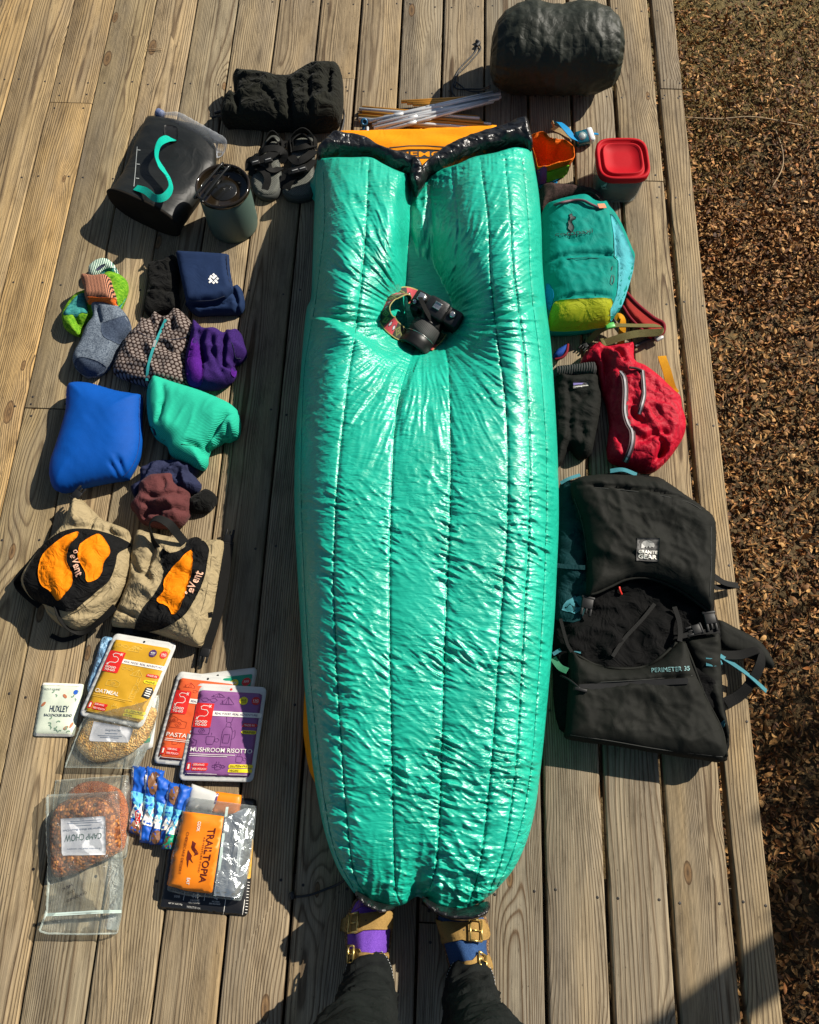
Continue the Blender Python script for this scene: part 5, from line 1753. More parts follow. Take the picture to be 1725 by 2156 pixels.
def meal_pouch(label, quad, field, title, z0, kcal, grams, lines, dark_title=False, full=True, tagcol='red'):
    t = thing('meal_pouch', label, 'food pouch', base_of(quad), 'meal pouches')
    body = blob('pouch_film', pouch_shape(quad), M['pouch_white'], t, h=0.0085, z0=z0, zr=z0 + 0.0012, edge=0.035, flat=0.009, sp=0.006, smooth_out=0, noise=[(0.003, 10, 20, 1.5), (0.0012, 26, 50, 2.5, 'r')], tuck=0.0, seed=len(title) + 3)
    q = quad
    fld = patch('colour_field', [tuple(p) for p in pouch_shape([tuple(x) for x in uvpx(q, [(.055, .055), (.945, .055), (.945, .93), (.055, .93)])], 0.03)], [body], INK[field], t, 0.0012, 7, 0, bvh=True)
    on = [fld, body]
    print_shapes('line_drawings', camp_lines(q, lines, 0.9), on, INK[field + '_line'], t, 0.0008)
    sq = rect(q, .055, .55, .30, .80)
    print_shapes('brand_square', [sq], on, INK['red'], t, 0.0012)
    sw = [(.10, .64), (.13, .67), (.20, .665), (.24, .70), (.20, .735), (.15, .73), (.12, .75), (.15, .775), (.24, .77)]
    print_shapes('brand_swirl', [ln(uvpx(q, catmull(sw, False, 4)), 1.1)] + [ln(uvpx(q, [(.235, .755), (.265, .785)]), 1.1), ln(uvpx(q, [(.265, .755), (.235, .785)]), 1.1), ln(uvpx(q, [(.085, .63), (.11, .655)]), 1.1), ln(uvpx(q, [(.11, .63), (.085, .655)]), 1.1)], on, INK['white'], t, 0.002)
    lettering('brand_lettering', 'GOOD', rect(q, .085, .598, .245, .622), on, INK['white'], t, 0.002, 0.02)
    lettering('brand_lettering', 'TO-GO', rect(q, .085, .566, .245, .590), on, INK['white'], t, 0.002, 0.02)
    print_shapes('slogan_band', [rect(q, .30, .675, .985, .725)], on, INK['white'], t, 0.0011)
    lettering('slogan_lettering', 'REAL FOOD. REAL ADVENTURE.', rect(q, .33, .690, .93, .712), on, INK['plum'], t, 0.002, 0.0)
    if full:
        for (u, v, c, s1) in ((.70, .845, 'yellow' if field == 'purple' else 'plum', kcal), (.87, .85, 'red', grams)):
            star = [(u + .062 * math.cos(a) * (1 if k % 2 else .9), v + .045 * math.sin(a) * (1 if k % 2 else .9)) for k, a in enumerate(np.linspace(0, 2 * math.pi, 28, endpoint=False))]
            print_shapes('round_badge', [uvpx(q, star)], on, INK[c], t, 0.0011)
            lettering('badge_lettering', s1, rect(q, u - .035, v - .006, u + .035, v + .016), on, INK['white' if c != 'yellow' else 'black'], t, 0.002, 0.01)
            lettering('badge_lettering', 'CALORIES' if s1 == kcal else 'PROTEIN', rect(q, u - .035, v - .020, u + .035, v - .011), on, INK['white' if c != 'yellow' else 'black'], t, 0.002)
        print_shapes('arrow_tag', [uvpx(q, [(.74, .575), (.92, .575), (.95, .594), (.92, .613), (.74, .613)])], on, INK['red'], t, 0.0011)
        lettering('tag_lettering', 'MADE IN', rect(q, .76, .583, .90, .605), on, INK['white'], t, 0.002)
        print_shapes('arrow_tag', [uvpx(q, [(.73, .52), (.76, .50), (.94, .50), (.94, .54), (.76, .54)])], on, INK['yellow'], t, 0.0011)
        lettering('tag_lettering', 'MAINE!', rect(q, .77, .508, .92, .532), on, INK['black'], t, 0.002)
        print_shapes('yellow_tag', [rect(q, .64, .145, .965, .182), rect(q, .64, .098, .965, .136)], on, INK['yellow'], t, 0.0011)
        lettering('tag_lettering', 'GLUTEN-FREE', rect(q, .66, .153, .91, .174), on, INK['black'], t, 0.002)
        lettering('tag_lettering', 'VEGAN', rect(q, .66, .106, .78, .127), on, INK['black'], t, 0.002)
    lettering('meal_title', title, rect(q, .09, .30, .09 + .052 * len(title) if full else .09 + .06 * len(title), .345), on, INK['white'], t, 0.002, 0.004)
    print_shapes('small_print', [ln(uvpx(q, [(.09, .275 - .018 * k), (.70 - .1 * k, .275 - .018 * k)]), 1.0) for k in range(2)] + [ln(uvpx(q, [(.10, .075), (.50, .075)]), 0.9), ln(uvpx(q, [(.66, .075), (.90, .075)]), 0.9)], on, INK[field + '_line'] if field == 'mustard' else INK['white'], t, 0.002)
    print_shapes('serving_tag', [rect(q, .075, .105, .135, .185), rect(q, .15, .148, .36, .185), rect(q, .15, .105, .36, .142)], on, INK['red'], t, 0.0011)
    lettering('serving_lettering', '1', rect(q, .095, .12, .118, .17), on, INK['white'], t, 0.002, 0.02)
    lettering('serving_lettering', 'SERVING', rect(q, .165, .157, .31, .177), on, INK['white'], t, 0.002)
    lettering('serving_lettering', 'PER POUCH', rect(q, .165, .113, .345, .133), on, INK['white'], t, 0.002)
    print_shapes('hang_hole', [uvpx(q, ell(.5, .955, .018, .012, 10))], on, INK['red' if field == 'purple' else 'black'], t, 0.0012)
    return t, body


# small blend pouch
hq = Z('G', (75, 742), (345, 747), (410, 400), (138, 390))
hxp = thing('spice_pouch', 'small pale sage blend pouch at the left of the food', 'food pouch', base_of(hq))
hb = blob('pouch_film', pouch_shape(hq, .03), INK['pale'], hxp, h=0.014, zr=0.003, edge=0.03, sp=0.007, smooth_out=0, noise=[(0.003, 22, 30)], seed=31)
print_shapes('white_edge', [rect(hq, .02, .01, .98, .055)], [hb], INK['white'], hxp, 0.0012)
print_shapes('white_edge', [rect(hq, .02, .95, .98, .99)], [hb], INK['white'], hxp, 0.0012)
lettering('title_lettering', 'HUXLEY', rect(hq, .29, .46, .74, .58), [hb], INK['navy'], hxp, 0.0012, 0.012)
lettering('title_lettering', 'BACKPACKER BLEND', rect(hq, .18, .375, .85, .425), [hb], INK['navy'], hxp, 0.0012, 0.01)
lettering('maker_lettering', 'PACK IT GOURMET', rect(hq, .08, .86, .46, .895), [hb], INK['navy'], hxp, 0.0012)
rp = random.Random(5)
lf = []
for k in range(16):
    u, v = rp.uniform(.1, .9), rp.choice([rp.uniform(.1, .34), rp.uniform(.62, .84)])
    a = rp.uniform(0, 3.1)
    lf.append(ln(uvpx(hq, catmull([(u, v), (u + .05 * math.cos(a), v + .03 * math.sin(a)), (u + .09 * math.cos(a + .7), v + .05 * math.sin(a + .7))], False, 3)), 2.2))
print_shapes('leaf_drawings', lf, [hb], INK['sage'], hxp, 0.001)
print_shapes('pepper_drawings', [uvpx(hq, ell(u, v, .06, .03, 10, r)) for u, v, r in ((.76, .17, 20), (.88, .22, 60), (.6, .76, -30), (.12, .6, 40))], [hb], INK['rust'], hxp, 0.0011)
print_shapes('round_emblem', [uvpx(hq, ell(.84, .84, .055, .045, 12))], [hb], INK['blue'], hxp, 0.0011)

# teal backed pouch and shiny blue packet under the oatmeal
tq = Z('G', (760, 850), (860, 820), (905, 480), (640, 400))
tp = thing('meal_pouch', 'teal and white pouch mostly hidden under the grain bag and oatmeal', 'food pouch', base_of(tq), 'meal pouches')
tb = blob('pouch_film', pouch_shape(tq, .04), M['pouch_white'], tp, h=0.01, zr=0.003, edge=0.03, sp=0.009, smooth_out=0, seed=33)
print_shapes('colour_field', [rect(tq, .08, .12, .82, .95)], [tb], INK['teal'], tp, 0.001)
print_shapes('yellow_tag', [rect(tq, .3, .20, .8, .25)], [tb], INK['yellow'], tp, 0.0018)
M['foil_blue'] = nylon('foil_blue_white', s2l((120, 160, 190)), 0.3, 0.8, 45, 0.6, 0.5)
fb_ = blob('snack_bag', Z('G', (530, 95), (600, 100), (620, 200), (560, 420), (470, 480), (430, 430), (455, 340), (495, 200)), M['foil_blue'], None, h=0.02, zr=0.005, edge=0.02, sp=0.006, smooth_out=3, seed=35, noise=[(0.006, 30, 0, 1.5, 'r')])
tag(fb_, 'crinkled pale blue foil packet peeking out left of the oatmeal', 'food pouch')


# clear bags of food
def grain_mat(name, c1, c2, c3, scale=260):
    m, nt, b = new_mat(name)
    v = nt.nodes.new('ShaderNodeTexVoronoi'); v.inputs['Scale'].default_value = scale
    nt.links.new(mapping(nt), v.inputs['Vector'])
    sp_ = nt.nodes.new('ShaderNodeSeparateColor'); nt.links.new(v.outputs['Color'], sp_.inputs[0])
    c = ramp(nt, sp_.outputs[0], [(0.1, c1), (0.55, c2), (0.95, c3)])
    c = mixc(nt, 0.8, c, ramp(nt, v.outputs['Distance'], [(0.1, (1.1, 1.1, 1.1)), (0.8, (0.45, 0.4, 0.35))]), 'MULTIPLY')
    nt.links.new(c, b.inputs['Base Color']); b.inputs['Roughness'].default_value = 0.8
    bump(nt, b, mth(nt, 'SUBTRACT', 1.0, v.outputs['Distance']), 0.8, 0.004)
    return m


M['grain'] = grain_mat('yellow_grain', s2l((176, 126, 50)), s2l((208, 164, 84)), s2l((226, 190, 120)), 240)
M['chili'] = grain_mat('brown_chili', s2l((84, 40, 18)), s2l((140, 78, 34)), s2l((190, 126, 60)), 150)
M['red_sauce'] = grain_mat('orange_powder', s2l((150, 70, 22)), s2l((186, 96, 34)), s2l((200, 120, 50)), 400)
M['film'] = clear('clear_film', (0.80, 0.88, 0.82), 0.035, 0.10, 0.9, 26)
M['film2'] = clear('shiny_film', (0.60, 0.68, 0.68), 0.08, 0.08, 1.0, 26)
M['paper'] = plain('label_paper', (0.60, 0.60, 0.64), 0.7, var=0.04)
M['blue_ink'] = plain('blue_ink', s2l((70, 96, 130)), 0.6)
M['green_ink'] = plain('green_ink', s2l((40, 84, 80)), 0.6)

gb = thing('grain_bag', 'clear bag of golden grain with white label under the oatmeal', 'food bag', base_of(Z('G', (600, 800))))
g_in = blob('grain', Z('G', (372, 745), (420, 660), (480, 600), (700, 560), (880, 560), (865, 680), (795, 795), (650, 888), (480, 912), (392, 855), (358, 795)), M['grain'], gb, h=0.018, z0=0.008, zr=0.012, edge=0.03, sp=0.006, seed=41, noise=[(0.002, 30)])
patch('paper_label', Z('G', (475, 645), (735, 690), (705, 785), (440, 775)), [g_in], M['paper'], gb, 0.001, 8, 0, bvh=True)
g_lab = bpy.data.objects[COL.objects[-1].name]
lettering('label_lettering', 'Energy Boost Oats', Z('G', (550, 712), (650, 715), (652, 698), (553, 694)), [g_lab], M['blue_ink'], gb, 0.0009)
print_shapes('label_lines', [ln(Z('G', (550, 724), (630, 727)), 1.2), ln(Z('G', (500, 738), (660, 744)), 1.0), ln(Z('G', (515, 750), (640, 755)), 1.0)], [g_lab], M['blue_ink'], gb, 0.0008)
blob('bag_film', Z('G', (285, 940), (400, 640), (470, 560), (905, 470), (890, 620), (830, 820), (762, 958), (520, 952), (276, 948)), M['film'], gb, h=0.037, z0=0.006, zr=0.012, edge=0.035, sp=0.006, smooth_out=0, seed=42, noise=[(0.004, 20, 30, 1.6, 'r')], bvh=False)

oq = Z('G', (375, 605), (790, 692), (1022, 135), (610, 65))
LN1 = [(CAMP, .62, .30, .2, .26), (TENT, .30, .83, .2, .08), (GOGG, .10, .84, .2, .06), (CUPP, .42, .12, .16, .08), (CAMR, .20, .40, .2, .10), (TENT, .5, .56, .2, .1), (CUPP, .74, .18, .12, .08), (CAMR, .36, .86, .16, .05), (GOGG, .32, .60, .2, .05)]
oat, oat_body = meal_pouch('mustard yellow oatmeal pouch', oq, 'mustard', 'OATMEAL', 0.030, '490', '16G', LN1)
print_shapes('black_badge', [uvpx(oq, [(.80, .35), (.92, .33), (.95, .42), (.90, .47), (.81, .46)])], [oat_body], INK['black'], oat, 0.0026)
print_shapes('badge_marks', [ln(uvpx(oq, [(.83, .37 + .025 * k), (.91, .365 + .025 * k)]), 2.2) for k in range(4)], [oat_body], INK['white'], oat, 0.0036)

# three pouches in a fan
gq = Z('G', (960, 905), (1440, 900), (1552, 288), (1090, 345))
t3 = thing('meal_pouch', 'teal pouch at the back of the fan of three meals', 'food pouch', base_of(gq), 'meal pouches')
t3b = blob('pouch_film', pouch_shape(gq), M['pouch_white'], t3, h=0.010, zr=0.003, edge=0.05, sp=0.01, smooth_out=0, seed=43)
print_shapes('colour_field', [rect(gq, .06, .06, .94, .93)], [t3b], INK['teal'], t3, 0.001)
print_shapes('line_drawings', camp_lines(gq, [(TENT, .5, .84, .12, .06), (CAMR, .64, .85, .1, .04)], 0.9), [t3b], INK['teal_line'], t3, 0.0018)
for u, v, c, s_ in ((.70, .845, 'yellow', '420'), (.87, .85, 'red', '32G')):
    print_shapes('round_badge', [uvpx(gq, ell(u, v, .06, .045, 16))], [t3b], INK[c], t3, 0.0018)
    lettering('badge_lettering', s_, rect(gq, u - .035, v - .006, u + .035, v + .016), [t3b], INK['white'], t3, 0.0024, 0.01)
print_shapes('hang_hole', [uvpx(gq, ell(.44, .955, .018, .012, 10))], [t3b], INK['black'], t3, 0.0018)
pq = Z('G', (862, 918), (1290, 960), (1432, 365), (1030, 315))
LN2 = [(TENT, .15, .84, .2, .07), (CAMR, .10, .40, .25, .12), (CUPP, .2, .22, .16, .07), (GOGG, .3, .78, .2, .05), (CAMR, .08, .46, .12, .08)]
meal_pouch('orange pasta pouch in the middle of the fan of three meals', pq, 'orange', 'PASTA M', 0.008, '410', '14G', LN2, full=False)
rq = Z('G', (1028, 1032), (1520, 1045), (1612, 422), (1152, 394))
LN3 = [(CAMP, .48, .32, .36, .40), (CUPP, .27, .38, .2, .10), (CAMR, .08, .48, .22, .12), (GOGG, .10, .80, .24, .07), (TENT, .24, .87, .2, .05), (CAMR, .03, .36, .12, .10), (CUPP, .45, .12, .16, .07), (GOGG, .40, .13, .2, .05), (TENT, .38, .80, .2, .1), (CUPP, .72, .20, .16, .08)]
meal_pouch('purple mushroom risotto pouch on top of the fan of three meals', rq, 'purple', 'MUSHROOM RISOTTO', 0.016, '410', '13G', LN3)

# bag behind and bag of chili
ca = thing('powder_bag', 'clear bag with orange powder lying behind the chili bag', 'food bag', base_of(Z('H', (450, 300))))
blob('powder', Z('H', (300, 260), (330, 200), (400, 158), (500, 148), (590, 175), (660, 220), (700, 330), (695, 470), (660, 610), (560, 600), (330, 500)), M['red_sauce'], ca, h=0.014, z0=0.002, zr=0.005, edge=0.02, sp=0.008, seed=51)
blob('bag_film', Z('H', (222, 142), (450, 125), (700, 108), (728, 240), (712, 450), (690, 655), (640, 660), (500, 650), (215, 600), (205, 300)), M['film'], ca, h=0.020, z0=0.001, zr=0.004, edge=0.03, sp=0.008, smooth_out=0, seed=52, noise=[(0.004, 18, 0, 1.5, 'r')], bvh=False)
cb = thing('chili_bag', 'clear zip bag of brown chili with white upside down label', 'food bag', base_of(Z('H', (400, 650))))
ci = blob('chili', Z('H', (200, 380), (250, 295), (400, 245), (540, 268), (620, 340), (645, 450), (645, 600), (560, 660), (480, 690), (400, 735), (300, 770), (230, 780), (195, 740), (190, 620), (185, 480)), M['chili'], cb, h=0.026, z0=0.018, zr=0.022, edge=0.03, sp=0.006, seed=53, noise=[(0.004, 40)])
cl = patch('paper_label', Z('H', (258, 395), (550, 377), (555, 630), (265, 638)), [ci], M['paper'], cb, 0.0012, 8, 0, bvh=True)
lettering('label_title', 'CAMP CHOW', Z('H', (528, 488), (285, 500), (282, 548), (524, 526)), [cl], M['green_ink'], cb, 0.0009, 0.0)
lettering('label_lettering', 'Vegetarian Black Bean Chili', Z('H', (540, 445), (272, 465), (272, 480), (540, 462)), [cl], M['blue_ink'], cb, 0.0009)
lettering('label_lettering', 'A no-fuss meal for campers', Z('H', (520, 582), (300, 588), (300, 600), (520, 594)), [cl], M['blue_ink'], cb, 0.0009)
print_shapes('label_lines', [ln(Z('H', (320, 415), (520, 402)), 1.0), ln(Z('H', (300, 428), (530, 416)), 1.0), ln(Z('H', (360, 442), (460, 436)), 1.0)], [cl], M['blue_ink'], cb, 0.0008)
cf = blob('bag_film', Z('H', (165, 237), (400, 225), (640, 214), (655, 500), (672, 800), (655, 1040), (628, 1155), (400, 1160), (160, 1155), (110, 1135), (160, 1000), (178, 700), (165, 450)), M['film'], cb, h=0.05, z0=0.004, zr=0.014, edge=0.04, sp=0.006, smooth_out=0, seed=54,
          hf=lambda x, y, t: -0.026 * np.clip((W(*Z('H', (400, 800))[0]).y - y) / 0.05, 0, 1) * np.clip(t, 0, 1), noise=[(0.004, 16, 20, 1.6, 'r'), (0.002, 50, 60, 2, 'r')])
M['ink'] = plain('marker_ink', (0.01, 0.01, 0.02), 0.5)
lettering('marker_note', 'CONSUMED', Z('H', (430, 885), (295, 945), (298, 925), (425, 868)), [cf], M['ink'], cb, 0.001, 0.0, 0.2)
lettering('marker_note', 'COLD', Z('H', (352, 868), (296, 898), (298, 880), (350, 852)), [cf], M['ink'], cb, 0.001, 0.0, 0.2)
lettering('marker_note', 'MEX', Z('H', (340, 835), (270, 868), (266, 850), (334, 820)), [cf], M['ink'], cb, 0.001, 0.0, 0.2)
M['zip_clear'] = plain('zip_rib', (0.45, 0.55, 0.5), 0.25)
strap('zip_rib', rise('H', [(160, 1022, .001), (330, 1012, .001), (500, 1002, .001), (655, 1000, .001)], [cf]), 0.0035, M['zip_clear'], cb, 0.0025)
strap('zip_rib', rise('H', [(158, 1032, .001), (330, 1024, .001), (500, 1014, .001), (655, 1010, .001)], [cf]), 0.0025, M['zip_clear'], cb, 0.0025)


# snack bars
def bar(label, quad, z0, tilt, cols, k):
    t = thing('snack_bar', label, 'snack bar', base_of(Z('H', *quad)), 'blue wrapped snack bars')
    q = Z('H', *quad)
    rb = random.Random(k + 20)
    shape = []
    for i in range(12): shape.append((i / 11, 0.0 + (.018 if i % 2 else 0)))
    for i in range(1, 10): shape.append((1 + rb.uniform(-.10, .06), i / 10))
    for i in range(12): shape.append((1 - i / 11, 1.0 - (.018 if i % 2 else 0)))
    for i in range(1, 10): shape.append((rb.uniform(-.06, .10), 1 - i / 10))
    b = blob('wrapper', uvpx(q, shape), INK['blue'], t, h=0.014, z0=z0, zr=z0 + 0.002, edge=0.014, sp=0.0035, smooth_out=0, seed=60 + k, noise=[(0.005, 26, 80, 2.5, 'r'), (0.003, 60, 20, 2, 'r')])
    print_shapes('wrapper_sky', [rect(q, .04, .24, .96, .62)], [b], INK['sky'], t, 0.0012)
    print_shapes('wrapper_peaks', [uvpx(q, [(.05, .27), (.3, .45), (.5, .36), (.7, .50), (.95, .32), (.95, .24), (.05, .24)])], [b], INK['white'], t, 0.0016)
    print_shapes('wrapper_food', [uvpx(q, ell(.55, .80, .40, .15, 12)) if k % 2 else uvpx(q, ell(.5, .12, .40, .10, 12))], [b], INK['brown'], t, 0.0016)
    print_shapes('wrapper_edge', [rect(q, .0, .04, .1, .96)], [b], INK['white'], t, 0.0013)
    if k == 0:
        print_shapes('wrapper_red', [rect(q, .35, .1, .65, .36)], [b], INK['red'], t, 0.0020)
        lettering('wrapper_lettering', 'EGG', [tuple(x) for x in uvpx(q, [(.58, .13), (.58, .33), (.42, .33), (.42, .13)])], [b], INK['white'], t, 0.0028, 0.02)
    if k == 4: print_shapes('wrapper_teal', [rect(q, .12, .03, .9, .26)], [b], INK['teal'], t, 0.0016)
    # crimped ends
    n = 9
    top = uvpx(q, [(i / n, 1.0 + (.02 if i % 2 else 0)) for i in range(n + 1)]); 
    return t


bar('leftmost blue snack bar wrapper with red panel', [(705, 490), (808, 520), (845, 60), (728, 38)], 0.0, 0, None, 0)
bar('second blue snack bar from the left', [(775, 555), (860, 565), (940, 78), (820, 45)], 0.006, 0, None, 1)
bar('third blue snack bar from the left', [(840, 570), (915, 565), (1000, 165), (890, 90)], 0.011, 0, None, 2)
bar('fourth blue snack bar from the left', [(895, 570), (970, 565), (1070, 172), (970, 150)], 0.016, 0, None, 3)
bar('rightmost snack bar with teal end beside the dessert bag', [(915, 595), (990, 605), (1125, 190), (1040, 160)], 0.020, 0, None, 4)

# dessert and the black pouch below it
kq = Z('H', (893, 985), (1485, 1036), (1545, 268), (1010, 215))
kp = thing('meal_pouch', 'black pouch with white ruler marks under the dessert bag', 'food pouch', base_of(kq), 'meal pouches')
M['pouch_black'] = plain('pouch_black', (0.012, 0.012, 0.013), 0.35, bumpy=0.12, scale=25)
kb = blob('pouch_film', pouch_shape(kq, .03), M['pouch_black'], kp, h=0.013, zr=0.004, edge=0.04, sp=0.009, smooth_out=0, seed=71, noise=[(0.003, 16)])
print_shapes('gold_edge', [rect(kq, .955, .32, .995, .66)], [kb], INK['mustard'], kp, 0.001)
print_shapes('ruler_marks', [ln(uvpx(kq, [(.965, .03 + .026 * i), (.99, .03 + .026 * i)]), 1.1) for i in range(11)] + [ln(uvpx(kq, [(.73, .0), (.74, .14)]), 1.1), ln(uvpx(kq, [(.94, .01), (.95, .14)]), 1.1), ln(uvpx(kq, [(.50, .10), (.508, .19)]), 1), ln(uvpx(kq, [(.27, .09), (.278, .18)]), 1)], [kb], INK['white'], kp, 0.001)
lettering('pouch_lettering', '440', Z('H', (1115, 915), (1163, 918), (1167, 890), (1120, 886)), [kb], INK['white'], kp, 0.0012, 0.01)
lettering('pouch_lettering', 'CALORIES', Z('H', (1108, 935), (1168, 938), (1169, 926), (1109, 924)), [kb], INK['white'], kp, 0.0012)
lettering('pouch_lettering', 'PER PACKAGE', Z('H', (1096, 948), (1170, 953), (1171, 942), (1097, 938)), [kb], INK['white'], kp, 0.0012)
lettering('pouch_lettering', '2g', Z('H', (1262, 925), (1288, 927), (1292, 902), (1266, 898)), [kb], INK['white'], kp, 0.0012, 0.01)
lettering('pouch_lettering', 'PROTEIN', Z('H', (1250, 943), (1298, 946), (1299, 936), (1251, 933)), [kb], INK['white'], kp, 0.0012)
lettering('pouch_lettering', 'PER PACKAGE', Z('H', (1232, 956), (1305, 961), (1306, 951), (1233, 946)), [kb], INK['white'], kp, 0.0012)
lettering('pouch_lettering', 'NET WT. 6OZ (170g)', Z('H', (965, 955), (1055, 965), (1056, 953), (966, 943)), [kb], INK['white'], kp, 0.0012)
lettering('pouch_lettering', 'JUST ADD WATER', Z('H', (1000, 915), (1040, 919), (1041, 900), (1001, 896)), [kb], INK['white'], kp, 0.0012)
lettering('pouch_lettering', 'PRODUCT OF U.S.A.', Z('H', (1085, 978), (1175, 988), (1176, 976), (1086, 966)), [kb], INK['white'], kp, 0.0012)
wq_ = Z('H', (1080, 330), (1270, 350), (1305, 232), (1112, 163))
wp = blob('snack_bag', pouch_shape(wq_, .04), M['pouch_white'], None, h=0.012, z0=0.013, zr=0.016, edge=0.02, sp=0.007, smooth_out=0, seed=72)
tag(wp, 'white packet corner sticking out above the dessert bag', 'food pouch')
print_shapes('lilac_stripe', [rect(wq_, .88, .4, .96, .98)], [wp], INK['plum'], wp, 0.001)
oq_ = Z('H', (1230, 360), (1430, 380), (1445, 240), (1268, 215))
op_ = blob('snack_bag', pouch_shape(oq_, .04), INK['label_orange'], None, h=0.008, z0=0.013, zr=0.015, edge=0.02, sp=0.008, smooth_out=0, seed=73)
tag(op_, 'orange packet edge between the white packet and black pouch', 'food pouch')
db = thing('dessert_bag', 'clear dessert bag with big orange label over the black pouch', 'food bag', base_of(Z('H', (1200, 600))))
df = blob('bag_film', Z('H', (1085, 250), (1300, 280), (1545, 312), (1520, 560), (1490, 760), (1440, 935), (1250, 915), (1080, 900), (955, 868), (985, 640), (1040, 400)), M['film2'], db, h=0.045, z0=0.016, zr=0.024, edge=0.06, sp=0.005, smooth_out=0, seed=74, noise=[(0.005, 12, 80, 1.6, 'r')],
          hf=lambda x, y, t: 0.003 * (ridged(x * 45, y * 16, 8) - .9) * np.clip(t, 0, 1) * (x > W(*Z('H', (1320, 600))[0]).x))
lq = Z('H', (948, 832), (1250, 886), (1328, 380), (1046, 345))
dl = patch('orange_label', [tuple(x) for x in uvpx(lq, [(0, .02), (.02, 0), (.2, .0), (.42, -.02), (1, 0), (1, 1), (0, 1), (0, .5), (0, .15)])], [df], INK['label_orange'], db, 0.0012, 8, 0, bvh=True)
lettering('label_title', 'TRAILTOPIA', Z('H', (1225, 458), (1165, 812), (1208, 820), (1278, 456)), [dl], INK['maroon'], db, 0.0012, 0.015)
lettering('label_lettering', 'ADVENTURE FOOD', Z('H', (1197, 515), (1157, 745), (1168, 748), (1209, 516)), [dl], INK['maroon'], db, 0.0012, 0.0, 0, 1.2)
lettering('label_lettering', 'CHEESECAKE DESSERT', Z('H', (1086, 480), (1030, 756), (1044, 760), (1102, 484)), [dl], INK['maroon'], db, 0.0012, 0.0)
lettering('label_lettering', 'NET WT 6.5OZ (184g)', Z('H', (1008, 532), (980, 690), (992, 693), (1022, 535)), [dl], INK['white'], db, 0.0012, 0.012)
lettering('label_lettering', 'COOK', Z('H', (1158, 412), (1148, 478), (1168, 480), (1180, 414)), [dl], INK['white'], db, 0.0012, 0.02)
lettering('label_lettering', 'EAT', Z('H', (1086, 782), (1080, 824), (1100, 828), (1108, 784)), [dl], INK['white'], db, 0.0012, 0.02)
print_shapes('mountain_drawing', [Z('H', (1122, 540), (1148, 560), (1135, 580), (1168, 628), (1140, 600), (1150, 640), (1118, 590)), Z('H', (1095, 600), (1120, 640), (1112, 660), (1132, 690), (1100, 660), (1090, 722), (1086, 650)), Z('H', (1150, 612), (1164, 628), (1130, 640))], [dl], INK['maroon'], db, 0.0012)
M['film_seal'] = clear('film_seal', (0.7, 0.76, 0.76), 0.35, 0.12, 0.5, 40)
strap('zip_rib', rise('H', [(1350, 318, .001), (1325, 500, .001), (1300, 700, .001), (1270, 900, .001)], [df]), 0.006, M['zip_clear'], db, 0.002)
strap('zip_rib', rise('H', [(1468, 330, .001), (1440, 520, .001), (1415, 720, .001), (1385, 920, .001)], [df]), 0.008, M['film_seal'], db, 0.002)

M['silver_foil'] = nylon('silver_foil', (0.42, 0.45, 0.45), 0.22, 0.8, 24, 0.6, 0.25)
M['silver_foil'].node_tree.nodes['Principled BSDF'].inputs['Metallic'].default_value = 0.7
patch('foil_side', Z('H', (1336, 386), (1460, 330), (1530, 330), (1508, 560), (1478, 760), (1428, 915), (1262, 895), (1290, 700)), [df], M['silver_foil'], db, 0.0012, 6, 0)


def seam(k, pts, onto, mat, parent, r=0.0011, lift=0.0008):
    return tube('seam', rise(k, [(x, y, lift) for x, y in pts], onto), r, mat, parent, 5, 4)


M['blue_seam'] = plain('blue_seam', s2l((0, 44, 110)), 0.8)
seam('E', [(845, 160), (842, 300), (845, 440), (822, 560), (780, 640), (735, 690)], [bp], M['blue_seam'], bp)
M['navy_seam'] = plain('navy_seam', s2l((14, 24, 46)), 0.9)
seam('D', [(1392, 90), (1400, 200), (1424, 330)], [n2], M['navy_seam'], ns)
seam('D', [(1110, 425), (1200, 428), (1300, 420), (1380, 390)], [n2], M['navy_seam'], ns)
M['mint_seam'] = plain('mint_seam', s2l((14, 110, 88)), 0.9)
seam('E', [(930, 350), (1000, 440), (1130, 470), (1230, 480)], [m1], M['mint_seam'], mt_)
seam('D', [(1400, 700), (1440, 760), (1460, 850), (1500, 860)], [p1_], M['navy_seam'], pf)
seam('D', [(720, 650), (830, 705), (1000, 715), (1120, 690)], [h1], M['navy_seam'], hx)
seam('F', [(690, 470), (660, 580), (590, 690), (480, 790), (380, 850)], [d1b], plain('tan_seam', s2l((104, 92, 66)), 0.9), d1)
seam('F', [(1330, 380), (1320, 520), (1280, 760), (1200, 980)], [d2b], plain('tan_seam', s2l((104, 92, 66)), 0.9), d2)

# ================================================================ head end: stuff sack, tent poles
M['sack'] = nylon('sack_green_black', (0.015, 0.018, 0.012), 0.55, 0.28, 32, 0.25)
sk = thing('stuff_sack', 'big dark stuff sack at the head of the deck with drawcord', 'stuff sack', base_of([(1170, 150)]))
stn = [((1033, 112), .020), ((1035, 108), .055), ((1043, 103), .090), ((1058, 98), .112), ((1085, 93), .128), ((1120, 91), .133), ((1150, 95), .127), ((1175, 96), .126), ((1210, 91), .133), ((1245, 93), .132), ((1272, 97), .120), ((1292, 102), .098), ((1305, 107), .065), ((1310, 110), .02)]
rg = []
for (pp_, r_) in stn:
    c0 = W(pp_[0], pp_[1] + 10, 0.125)
    th_ = np.linspace(0, 2 * math.pi, 96, endpoint=False)
    ring = np.stack([np.full(96, c0.x), c0.y + r_ * 1.06 * np.cos(th_), c0.z + r_ * 0.98 * np.sin(th_)], 1)
    rg.append(ring)
fi = []
for i in range(len(rg) - 1):
    for k in range(10): fi.append(rg[i] * (1 - k / 10) + rg[i + 1] * k / 10)
fi.append(rg[-1])
fi = np.array(fi)
